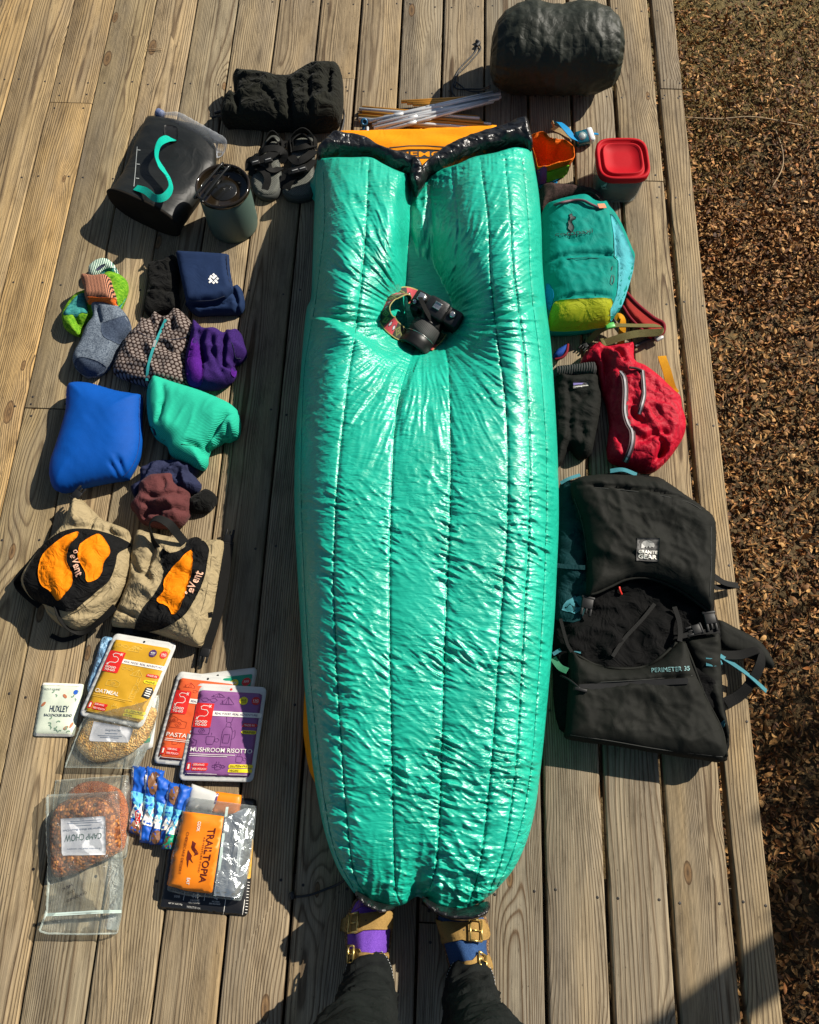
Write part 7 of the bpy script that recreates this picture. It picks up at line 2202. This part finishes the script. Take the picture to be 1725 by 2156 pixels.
LP_ = blob('front_pocket', Z('K', (268, 1262), (345, 1300), (450, 1358), (590, 1382), (760, 1372), (872, 1312), (990, 1202), (1032, 1202), (1090, 1340), (1172, 1560), (1282, 1780), (1322, 1992), (1150, 1986), (900, 1950), (560, 1892), (262, 1852), (246, 1780), (266, 1500)),
           M['gg'], gg, h=0.07, z0=0.03, zr=0.065, edge=0.05, sp=0.006, smooth_out=2, seed=93, noise=[(0.012, 7, 80, 1.6), (0.005, 17, 80, 2, 'r'), (0.002, 40, 20, 2, 'r')],
           creases=[(Z('K', (290, 1500), (500, 1490), (800, 1470), (1100, 1440)), 0.006, 0.010), (Z('K', (800, 1560), (780, 1700), (840, 1850)), 0.03, 0.008)])
tube('pocket_edge', rise('K', [(270, 1262, .004), (345, 1302, .004), (450, 1356, .004), (590, 1380, .004), (760, 1370, .004), (872, 1310, .004), (990, 1200, .004)], [LP_, GB]), 0.0035, M['gg'], gg)
tube('pocket_edge', rise('K', [(1032, 1200, .004), (1090, 1340, .004), (1172, 1560, .004), (1282, 1780, .004), (1318, 1960, .004)], [LP_, GB]), 0.0035, M['gg'], gg)
lettering('pack_lettering', 'PERIMETER 35', Z('K', (820, 1408), (1070, 1392), (1068, 1364), (818, 1380)), [LP_], plain('ice_print', s2l((110, 150, 150)), 0.6), gg, 0.0018, 0.0)
strap('pocket_zip', rise('K', [(340, 1505, .003), (560, 1490, .003), (800, 1475, .003), (1060, 1462, .003)], [LP_]), 0.014, M['buckle'], gg, 0.002)
mesh_obj('zip_pull', *join(box_geo(rise('K', [(350, 1520, .008)], [LP_])[0], (.03, .008, .005), [(1, -.2, 0), (.2, 1, 0), (0, 0, 1)], .0015), tube_geo(rise('K', [(345, 1515, .008), (280, 1460, .012), (215, 1425, .012)], [LP_, GB]), .003, 6)), M['buckle'], gg)
sp2 = blob('side_pocket', Z('K', (1030, 1190), (1150, 1168), (1262, 1130), (1282, 1400), (1292, 1620), (1336, 1800), (1312, 1900), (1280, 1790), (1172, 1560), (1090, 1340)), M['gg'], gg, h=0.045, z0=0.03, zr=0.05, edge=0.03, sp=0.006, seed=94, noise=[(0.006, 20, 60, 2, 'r')])
patch('pocket_tag', Z('K', (1280, 1745), (1300, 1720), (1308, 1735), (1300, 1770), (1278, 1768)), [sp2], M['gg_blue'], gg, 0.002, 4, 0)
hbelt = blob('hip_belt', Z('K', (1250, 1060), (1380, 1110), (1540, 1200), (1628, 1330), (1612, 1382), (1500, 1325), (1400, 1285), (1262, 1222)), M['gg'], gg, h=0.025, z0=0.015, zr=0.026, edge=0.02, sp=0.006, seed=95)
strap('webbing', [ZW('K', 1235, 770, .06), ZW('K', 1300, 810, .045), ZW('K', 1360, 825, .03), ZW('K', 1395, 830, .02)], 0.018, M['black_web'], gg, 0.002, rolls=[10, 20, 20, 10])
strap('webbing', [ZW('K', 1235, 840, .05), ZW('K', 1320, 838, .03), ZW('K', 1392, 828, .02)], 0.014, M['black_web'], gg, 0.002)
strap('webbing', [ZW('K', 1180, 1335, .075), ZW('K', 1230, 1338, .075), ZW('K', 1278, 1325, .06)], 0.020, M['gg_blue'], gg, 0.002)
strap('webbing', [ZW('K', 1265, 1290, .06), ZW('K', 1360, 1350, .05), ZW('K', 1470, 1430, .04), ZW('K', 1580, 1530, .02)], 0.012, M['gg_blue'], gg, 0.002, rolls=[20, 20, 30, 20])
strap('webbing', [ZW('K', 1270, 1290, .05), ZW('K', 1400, 1290, .05), ZW('K', 1530, 1260, .05), ZW('K', 1540, 1350, .045), ZW('K', 1480, 1470, .03), ZW('K', 1400, 1560, .015), ZW('K', 1310, 1610, .008)], 0.028, M['black_web'], gg, 0.002, rolls=[30, 30, 50, 20, 20, 10, 0])
strap('webbing', [ZW('K', 165, 1285, .05), ZW('K', 230, 1250, .055), ZW('K', 300, 1255, .06), ZW('K', 350, 1270, .06)], 0.009, M['gg_blue'], gg, 0.002)
strap('webbing', [ZW('K', 165, 1310, .06), ZW('K', 210, 1370, .07), ZW('K', 260, 1395, .08)], 0.016, webbing('green_webbing', s2l((60, 120, 90))), gg, 0.002)
strap('webbing', [ZW('K', 215, 1050, .07), ZW('K', 235, 1130, .08), ZW('K', 262, 1220, .09), ZW('K', 290, 1270, .09)], 0.008, M['black_web'], gg, 0.002)
strap('webbing', [ZW('K', 180, 695, .08), ZW('K', 280, 705, .085), ZW('K', 378, 710, .09)], 0.012, M['gg_teal'], gg, 0.002)
strap('webbing', [ZW('K', 545, 70, .05), ZW('K', 630, 62, .06), ZW('K', 720, 95, .06)], 0.018, M['gg_blue'], gg, 0.002, rolls=[30, 30, 30])
strap('webbing', [ZW('K', 215, 150, .06), ZW('K', 270, 120, .065), ZW('K', 345, 95, .06)], 0.009, M['gg_blue'], gg, 0.002)
strap('webbing', [ZW('K', 970, 970, .075), ZW('K', 1000, 1060, .08), ZW('K', 1010, 1140, .085), ZW('K', 1005, 1200, .095)], 0.012, M['black_web'], gg, 0.002)
strap('webbing', [ZW('K', 1020, 1165, .085), ZW('K', 1130, 1140, .085), ZW('K', 1270, 1130, .08)], 0.012, M['black_web'], gg, 0.002)
side_buckle(ZW('K', 392, 950, .085), (-.2, -1, 0), gg, 1.2)
side_buckle(ZW('K', 1205, 1050, .085), (.15, -1, 0), gg, 1.2)
side_buckle(ZW('K', 1115, 1120, .085), (-.9, -.3, 0), gg, 1.0)
tube('red_pull_cord', rise('K', [(603, 835, .004), (608, 860, .006), (620, 888, .004)], [GB]), 0.003, plain('red_cord', s2l((200, 40, 24)), 0.5), gg)
strap('inner_strap', rise('K', [(x, y, .004) for x, y in [(840, 950), (760, 1050), (640, 1180), (560, 1300)]], [GB]), 0.009, M['black_web'], gg, 0.002)

M['pack_stitch'] = plain('pack_stitch', (0.028, 0.029, 0.026), 0.9)
for pts in ([(320, 170), (520, 186), (720, 206), (900, 236), (1060, 276), (1150, 326)], [(395, 660), (360, 420), (305, 250)], [(1215, 440), (1215, 700), (1205, 900)]): seam('K', pts, [LD], M['pack_stitch'], gg)
for pts in ([(290, 1480), (500, 1470), (800, 1452), (1090, 1425)], [(280, 1820), (560, 1862), (900, 1920), (1290, 1965)]): seam('K', pts, [LP_], M['pack_stitch'], gg)
M['teal_seam'] = plain('teal_seam', s2l((0, 74, 70)), 0.9)
for pts in ([(890, 985), (925, 1200), (935, 1390), (968, 1430), (965, 1600), (955, 1750), (905, 1860)], [(285, 1440), (500, 1408), (700, 1400), (960, 1412)], [(370, 1808), (600, 1780), (905, 1780)]): seam('I', pts, [PB], M['teal_seam'], pk)

# ================================================================ the camera in the hollow
M['cam_black'] = plain('camera_black', (0.007, 0.007, 0.007), 0.42, bumpy=0.25, scale=700)
M['cam_lens'] = plain('lens_black', (0.006, 0.006, 0.006), 0.4, spec=0.3)
M['cam_silver'] = plain('camera_chrome', (0.55, 0.55, 0.53), 0.25, 0.9)
M['lens_glass'] = plain('lens_glass', (0.004, 0.004, 0.006), 0.03, spec=0.9)


def ribbed_mat():
    m, nt, b = new_mat('lens_ribs')
    w = nd(nt, 'ShaderNodeTexWave', wave_type='BANDS', bands_direction='DIAGONAL'); w.inputs['Scale'].default_value = 120
    nt.links.new(mapping(nt), w.inputs['Vector'])
    nt.links.new(ramp(nt, w.outputs['Fac'], [(0.2, (.006, .006, .006)), (0.8, (.04, .042, .04))]), b.inputs['Base Color'])
    b.inputs['Roughness'].default_value = 0.6
    bump(nt, b, w.outputs['Fac'], 0.6, 0.002)
    return m


def woven_strap_mat():
    m, nt, b = new_mat('woven_camera_strap')
    tc = nt.nodes.new('ShaderNodeTexCoord')
    sep = nt.nodes.new('ShaderNodeSeparateXYZ'); nt.links.new(tc.outputs['UV'], sep.inputs[0])
    u, v = sep.outputs[0], sep.outputs[1]
    cu_ = mth(nt, 'ABSOLUTE', mth(nt, 'SUBTRACT', u, 0.5))
    fv = mth(nt, 'ABSOLUTE', mth(nt, 'SUBTRACT', mth(nt, 'FRACT', mth(nt, 'MULTIPLY', v, 14.0)), 0.5))
    dia = mth(nt, 'ADD', mth(nt, 'MULTIPLY', cu_, 1.4), fv)
    blk = mth(nt, 'FRACT', mth(nt, 'MULTIPLY', v, 3.5))
    c1 = ramp(nt, dia, [(0.0, s2l((196, 190, 196))), (0.22, s2l((196, 190, 196))), (0.23, s2l((40, 20, 26))), (0.34, s2l((40, 20, 26))), (0.35, s2l((176, 58, 68))), (0.75, s2l((176, 58, 68)))])
    c2 = ramp(nt, dia, [(0.0, s2l((150, 140, 90))), (0.2, s2l((30, 36, 24))), (0.4, s2l((110, 116, 60))), (0.6, s2l((36, 40, 30)))])
    sel = mth(nt, 'GREATER_THAN', blk, 0.45)
    c = mixc(nt, sel, c1, c2)
    edge = mth(nt, 'GREATER_THAN', cu_, 0.44)
    c = mixc(nt, edge, c, s2l((150, 140, 80)))
    n = noise_n(nt, mapping(nt), 500, 2)
    c = mixc(nt, 0.5, c, ramp(nt, n, [(0.3, (.5, .5, .5)), (.7, (1.2, 1.2, 1.2))]), 'MULTIPLY')
    nt.links.new(c, b.inputs['Base Color']); b.inputs['Roughness'].default_value = 0.8
    bump(nt, b, n, 0.4, 0.001)
    return m


M['woven'] = woven_strap_mat()
cm = thing('film_camera', 'black camera with zoom lens and woven strap resting in the quilt hollow', 'camera', ZW('M', 850, 800, 0.09))
cc = ZW('M', 1020, 680, 0.150)
cx1 = (ZW('M', 1300, 700, 0.15) - ZW('M', 760, 400, 0.15)).normalized()       # along the top plate
lens_dir = (ZW('M', 620, 1130, 0.125) - ZW('M', 940, 700, 0.150)).normalized()
cx2 = (lens_dir - cx1 * lens_dir.dot(cx1)).normalized()
cx3 = cx1.cross(cx2)
if cx3.z < 0: cx3 = -cx3
KC = 1.16
cbd = mesh_obj('camera_body', *join(box_geo(cc, (0.150, 0.050, 0.084), [cx1, cx2, cx3], 0.009), box_geo(cc + cx3 * 0.045 + cx1 * 0.004 + cx2 * .004, (0.064, 0.056, 0.028), [cx1, cx2, cx3], 0.009), box_geo(cc + cx1 * -0.056 + cx2 * 0.022, (0.030, 0.026, 0.072), [cx1, cx2, cx3], 0.009)), M['cam_black'], cm, True, True)
sharp(cbd, 40)
mesh_obj('hot_shoe', *join(box_geo(cc + cx3 * .0600 + cx1 * .006, (.020, .020, .003), [cx1, cx2, cx3], .0008), box_geo(cc + cx3 * .0625 + cx1 * .006 + cx2 * .0085, (.020, .003, .003), [cx1, cx2, cx3], .0006), box_geo(cc + cx3 * .0625 + cx1 * .006 - cx2 * .0085, (.020, .003, .003), [cx1, cx2, cx3], .0006)), M['cam_silver'], cm)
for (a1, a2, r_, h_) in ((-.046, -.004, .0125, .010), (-.060, .016, .0075, .007), (.050, -.004, .011, .008)):
    dd_ = mesh_obj('control_dial', *lathe_geo([(r_, 0), (r_, h_), (r_ * .9, h_ + .001), (r_ * .3, h_ + .001)], cc + cx3 * .038 + cx1 * a1 + cx2 * a2, cx3, 28), M['cam_black'], cm)
    mesh_obj('dial_cap', *lathe_geo([(r_ * .8, 0), (r_ * .8, .001), (r_ * .3, .0012)], cc + cx3 * (.039 + h_) + cx1 * a1 + cx2 * a2, cx3, 24), M['cam_silver'], dd_)
l0 = cc + cx2 * .024 + cx3 * .012
lns = mesh_obj('lens_barrel', *lathe_geo([(.036, 0), (.039, .004), (.039, .018), (.0405, .020), (.0405, .026)], l0, cx2, 44), M['cam_lens'], cm)
mesh_obj('zoom_ring', *lathe_geo([(.0415, 0), (.043, .001), (.043, .036), (.0415, .037)], l0 + cx2 * .026, cx2, 44), ribbed_mat(), lns)
mesh_obj('lens_hood', *lathe_geo([(.041, 0), (.0435, .002), (.045, .016), (.0465, .032), (.0465, .038), (.044, .039), (.042, .038), (.040, .024), (.024, .022), (.002, .024)], l0 + cx2 * .063, cx2, 48, False), M['cam_lens'], lns)
mesh_obj('lens_trim', *lathe_geo([(.0438, 0), (.0444, .0006), (.0438, .0012)], l0 + cx2 * .0625, cx2, 44, False), M['cam_silver'], lns)


def uv_strap(name, pts, width, mat, parent, rolls, thick=0.0025):
    v, f = strap_geo(pts, width, thick, None, rolls, 8)
    m = len(v) // 4
    L = np.r_[0, np.cumsum(np.linalg.norm(np.diff(v.reshape(m, 4, 3).mean(1), axis=0), axis=1))]
    uv = np.zeros((len(v), 2)); uv[0::4, 0] = 0; uv[1::4, 0] = 1; uv[2::4, 0] = 1; uv[3::4, 0] = 0
    uv[:, 1] = np.repeat(L / 0.25, 4)
    return sharp(mesh_obj(name, v, f, mat, parent, True, False, uv), 40)


cs_pts = rise('M', [(735, 470, .05), (640, 430, .05), (540, 400, .045), (440, 420, .035), (350, 510, .03), (290, 620, .03), (300, 740, .03), (370, 850, .026), (460, 930, .026), (570, 1000, .03)], [shell])
uv_strap('camera_strap', cs_pts, [0.05, .055, .055, .05, .045, .045, .045, .045, .045, .04], M['woven'], cm, [0, 0, -5, -25, -50, -60, -45, -20, -10, 0])
uv_strap('camera_strap', rise('M', [(890, 1180, .012), (960, 1120, .015), (1030, 1060, .02), (1100, 960, .03)], [shell]), 0.026, M['woven'], cm, [10, 20, 30, 30])
strap('strap_end', [ZW('M', 760, 400, .20), ZW('M', 800, 520, .21), ZW('M', 880, 680, .2), ZW('M', 950, 800, .185)], 0.012, M['black_web'], cm, 0.002)
strap('strap_end', [ZW('M', 1280, 680, .17), ZW('M', 1340, 760, .16), ZW('M', 1320, 880, .15), ZW('M', 1220, 960, .14)], 0.010, M['black_web'], cm, 0.002, rolls=[20, 60, 60, 20])
mesh_obj('strap_slider', *box_geo(ZW('M', 785, 440, .205), (.016, .022, .004), [cx1, cx2, cx3], .001), M['cam_silver'], cm)

# ================================================================ the person who stands at the foot end
M['denim'] = cloth('black_denim', (0.010, 0.0115, 0.011), 0.9, 0.3, 500, 0.4, 0.5, 16, spec=0.08)
M['suede'] = cloth('tan_suede', s2l((140, 112, 64)), 0.85, 0.12, 500, 0.3, 0.1, 30, sheen=0.0)
M['cork'] = grain_mat('cork', s2l((90, 66, 40)), s2l((130, 98, 62)), s2l((150, 116, 76)), 300)
M['sock_purple'] = melange('sock_purple', s2l((84, 50, 138)), s2l((112, 72, 168)), 500)
M['sock_blue'] = melange('sock_blue', s2l((34, 58, 94)), s2l((52, 80, 122)), 500)
M['sock_pink'] = melange('sock_pink', s2l((120, 76, 130)), s2l((150, 100, 154)), 500)
M['brass'] = plain('buckle_brass', s2l((190, 165, 100)), 0.3, 0.8)
M['skin'] = plain('skin', s2l((170, 120, 92)), 0.5, var=0.05)
M['jacket_grey'] = cloth('sweater_charcoal', (0.03, 0.03, 0.032), 0.9, 0.2)
M['stitch'] = plain('pale_thread', (0.35, 0.36, 0.36), 0.7)
pers = thing('person', 'person standing at the foot of the quilt in black jeans, odd socks and tan sandals', 'person', W(870, 2060, 0))


def foot(sole, sock, toes, strap1, strap2, sm, bk1, bk2, hole):
    s = blob('sandal_sole', Z('N', *sole), M['cork'], pers, h=0.028, zr=0.024, edge=0.005, sp=0.007, tuck=0.1)
    yk = base_of(Z('N', *sock)).y
    f = blob('sock', Z('N', *sock), sm, pers, h=0.075, z0=0.026, zr=0.05, edge=0.035, sp=0.006, seed=5, hf=lambda x, y, t: np.clip((yk + 0.05 - y) * 0.45, -0.02, 0.06) * np.clip(t, 0, 1))
    if toes: patch('toe_panel', Z('N', *toes), [f], M['sock_pink'], pers, 0.001, 5)
    for st_, bk_ in ((strap1, bk1), (strap2, bk2)):
        sp1 = patch('sandal_strap', Z('N', *st_), [f, s], M['suede'], pers, 0.004, 4, 0, bvh=True, bulge=0.001)
        cxy, w_, h_ = bk_
        P_, N_ = cast(Z('N', cxy), [sp1, f])
        c = Vector(P_[0]) + Vector(N_[0]) * .004
        n = Vector(N_[0]); a1 = Vector((1, 0, 0)); a1 = (a1 - n * a1.dot(n)).normalized(); a2 = n.cross(a1)
        k_ = [c + a1 * w_ * i + a2 * h_ * j for i, j in ((-1, -1), (1, -1), (1, 1), (-1, 1))]
        geo = [tube_geo([k_[i], k_[(i + 1) % 4]], .0022, 8, 2, False) for i in range(4)] + [tube_geo([c - a1 * w_, c + a1 * w_ * 0.9], .0014, 6, 2, False)]
        mesh_obj('buckle', *join(*geo), M['brass'], sp1)
    print_shapes('strap_hole', [ell(*Z('N', hole)[0], 1.6, 1.9, 8)], [sp1, f, 'sandal_strap' if 'sandal_strap' in TREES else sp1], M['pad_black'], pers, 0.0055)
    return f


foot([(405, 320), (440, 272), (530, 258), (620, 285), (662, 350), (656, 470), (642, 580), (630, 690), (600, 820), (540, 900), (450, 890), (395, 780), (375, 620), (366, 480), (378, 380)],
     [(415, 335), (450, 285), (530, 270), (610, 300), (648, 360), (640, 480), (628, 600), (615, 720), (580, 860), (470, 870), (405, 740), (386, 600), (384, 470), (396, 390)],
     [(408, 345), (440, 286), (480, 278), (520, 300), (505, 330), (470, 322), (425, 350)],
     [(336, 470), (345, 402), (382, 374), (470, 368), (560, 358), (662, 350), (654, 458), (560, 464), (482, 470), (440, 490), (392, 480)],
     [(380, 592), (430, 576), (458, 580), (470, 602), (560, 608), (628, 600), (612, 720), (560, 660), (440, 650), (384, 650)],
     M['sock_purple'], ((425, 424), .0135, .019), ((412, 612), .012, .016), (495, 412))
foot([(918, 410), (945, 340), (1040, 300), (1150, 305), (1215, 370), (1245, 470), (1240, 580), (1262, 690), (1250, 820), (1180, 920), (1080, 900), (1020, 780), (985, 640), (945, 510)],
     [(930, 410), (955, 350), (1040, 312), (1140, 316), (1200, 375), (1228, 470), (1226, 580), (1245, 690), (1220, 820), (1090, 860), (1030, 760), (995, 640), (958, 510)],
     None,
     [(920, 398), (962, 415), (1050, 422), (1110, 420), (1130, 408), (1195, 402), (1228, 425), (1245, 490), (1232, 522), (1120, 542), (1080, 526), (1020, 535), (958, 548), (940, 470)],
     [(1142, 650), (1160, 620), (1230, 614), (1252, 640), (1262, 700), (1240, 730), (1180, 700), (1090, 690), (1080, 660)],
     M['sock_blue'], ((1158, 470), .0135, .021), ((1195, 650), .012, .013), (1088, 470))


# jeans: two legs that meet at the hips
def leg_rings(hem, sgn):
    hx, hy = hem
    data = [(0.052, 0, 0.0, .050, .066), (0.075, 0, 0.0, .053, .068), (0.16, -sgn * .004, -.018, .053, .066), (0.30, -sgn * .006, -.030, .058, .070), (0.48, -sgn * .006, -.030, .060, .070), (0.55, 0, -.02, .066, .074), (0.75, -sgn * .010, -.03, .084, .092), (0.90, -sgn * .016, -.04, .092, .102)]
    out = []
    n = 48
    a = np.linspace(0, 2 * math.pi, n, endpoint=False)
    zz = [q[0] for q in data]
    for z in np.linspace(0.052, 0.90, 90):
        ox, oy, rx, ry = (np.interp(z, zz, [q[k] for q in data]) for k in (1, 2, 3, 4))
        tilt = -0.030 * math.exp(-(z - .052) / .05)
        wr = 1 + 0.26 * (creased(np.sin(a) * 1.5 + z * 4 + hx * 9, np.cos(a) * 0.9 + np.full(n, z * 13 + hx * 30), 5, 2) - .45) * math.exp(-z * 1.5) * max(0.0, min(1, (z - .085) / .07)) + 0.05 * fbm(np.cos(a) * 1.5 + hx * 5, np.sin(a) * 1.5 + z * 7, 6)
        x = hx + ox + rx * wr * np.cos(a); y = hy + oy + ry * wr * np.sin(a)
        out.append(np.stack([x, y, z + tilt * np.sin(a) * -1.0 + 0.012 * np.cos(a * 2 + hx * 20) * math.exp(-(z - .052) / .06)], 1))
    return out


hemL = ZW('N', 512, 762, .06); hemR = ZW('N', 1125, 800, .06)
legs_geo = []
for hm_, sg in ((hemL, -1), (hemR, 1)):
    lr = leg_rings((hm_.x, hm_.y), sg)
    inner = [np.column_stack([hm_.x + (lr[0][:, 0] - hm_.x) * .9, hm_.y + (lr[0][:, 1] - hm_.y) * .9, lr[0][:, 2] + .03])]
    legs_geo.append(loft_geo(inner + lr, caps=True))
mid = (hemL + hemR) / 2
n_ = 48; a_ = np.linspace(0, 2 * math.pi, n_, endpoint=False)
hips = [np.stack([mid.x + rx * np.cos(a_), mid.y - .04 + ry * np.sin(a_), np.full(n_, z)], 1) for z, rx, ry in ((.80, .15, .10), (.86, .185, .115), (.95, .185, .12), (1.02, .17, .115))]
legs_geo.append(loft_geo(hips))
jeans = mesh_obj('jeans', *join(*legs_geo), M['denim'], pers, True)
for hm_, sg in ((hemL, -1), (hemR, 1)):
    r_ = leg_rings((hm_.x, hm_.y), sg)[3]
    c = r_.mean(0)
    segs = []
    q = c + (r_ - c) * np.array((1.012, 1.012, 1.0))
    q = resample(q, 0.0035)
    for i in range(0, len(q) - 1, 2): segs.append(tube_geo([q[i], q[i + 1]], .0008, 5, 2, False))
    st_o = mesh_obj('hem_stitching', *join(*segs), M['stitch'], jeans); st_o['kind'] = 'stuff'
    r0_ = leg_rings((hm_.x, hm_.y), sg)[0]
    tube('hem', np.vstack([r0_, r0_[:1]]), 0.0035, M['denim'], jeans, 8, 1, smooth_path=False)

# body above the picture
bv = [(0, -.03, .95), (0, -.05, 1.15), (0, -.055, 1.36), (0, -.045, 1.48), (0, -.02, 1.60), (0, 0.0, 1.70),
      (-.17, -.06, 1.40), (-.22, .00, 1.62), (-.06, .22, 1.98), (.17, -.06, 1.40), (.22, .00, 1.62), (.06, .22, 1.98)]
be = [(0, 1), (1, 2), (2, 3), (3, 4), (4, 5), (2, 6), (6, 7), (7, 8), (2, 9), (9, 10), (10, 11)]
br = [(.15, .10), (.145, .10), (.16, .10), (.06, .06), (.085, .10), (.075, .085), (.065, .065), (.045, .045), (.03, .03), (.065, .065), (.045, .045), (.03, .03)]
me = bpy.data.meshes.new('body')
offb = Vector((mid.x, mid.y - .02, 0)) - WLOC[pers.name]
me.from_pydata([tuple(Vector(p) + offb) for p in bv], be, [])
body = bpy.data.objects.new('body', me)
COL.objects.link(body)
body.parent = pers
md = body.modifiers.new('skin', 'SKIN')
md.use_smooth_shade = True
for i, r_ in enumerate(br):
    me.skin_vertices[0].data[i].radius = r_
me.skin_vertices[0].data[0].use_root = True
ss = body.modifiers.new('subdivide', 'SUBSURF'); ss.levels = 1; ss.render_levels = 2
me.materials.append(M['jacket_grey'])

# ================================================================ young tree at the right, outside the picture, whose shade falls on the leaves
M['bark'] = cloth('bark', (0.09, 0.065, 0.045), 0.9, 0.4, 60, 0.8)
M['foliage'] = plain('tree_leaf', (0.07, 0.055, 0.02), 0.7, var=0.4, scale=3)
T0 = Vector(G([(1600, 2072)])[0])
hd = Vector((math.cos(SUN_AZ), math.sin(SUN_AZ), 0))
tb_ = T0 + hd * 2.3
tree = thing('young_tree', 'slim young tree right of the deck casting shade on the leaves', 'tree', (tb_.x, tb_.y, GZ))
trunk_pts = [(tb_.x, tb_.y, GZ - .05), (tb_.x + .01, tb_.y, .8), (tb_.x - .01, tb_.y + .01, 1.8), (tb_.x, tb_.y, 2.6), (tb_.x + .02, tb_.y, 3.6), (tb_.x, tb_.y, 4.6)]
geos = [tube_geo(trunk_pts, [.065, .06, .056, .052, .036, .012], 10)]
rt = random.Random(9)
tips = []
for k in range(14):
    z = 2.7 + 0.12 * k; a = k * 2.4
    p0 = Vector((tb_.x, tb_.y, z)); l = rt.uniform(.2, .4)
    p1 = p0 + Vector((math.cos(a) * l * .5, math.sin(a) * l * .5, .25)); p2 = p0 + Vector((math.cos(a) * l, math.sin(a) * l, .4))
    geos.append(tube_geo([p0, p1, p2], [.014, .009, .004], 6, 4)); tips += [p1, p2]
mesh_obj('trunk', *join(*geos), M['bark'], tree)
rs = np.random.RandomState(8)
tgt = np.array((1.25, -0.12, GZ))
cen_ = tgt + np.array(sun_dir) * 4.1
centers = [cen_ + rs.normal(0, 1, 3) * (.22, .28, .18) for _ in range(26)] + [np.array(p) + rs.normal(0, .08, 3) for p in tips if p.z > 2.9]
LV = []; LF = []; k = 0
for c in centers:
    for _ in range(70):
        p = c + rs.normal(0, .085, 3)
        u = rs.normal(0, 1, 3); u /= np.linalg.norm(u); w = np.cross(u, rs.normal(0, 1, 3)); w /= np.linalg.norm(w)
        s = rs.uniform(.02, .04)
        LV += [p - u * s, p + w * s * .5, p + u * s, p - w * s * .5]; LF.append((k, k + 1, k + 2, k + 3)); k += 4
# twigs that carry the side clump
mesh_obj('limb', *tube_geo([Vector((tb_.x, tb_.y, 1.5)), (Vector((tb_.x, tb_.y, 1.6)) + Vector(cen_)) / 2, Vector(cen_)], [.02, .014, .006], 8), M['bark'], tree)
cr = mesh_obj('crown', LV, LF, M['foliage'], tree, False)
cr['kind'] = 'stuff'
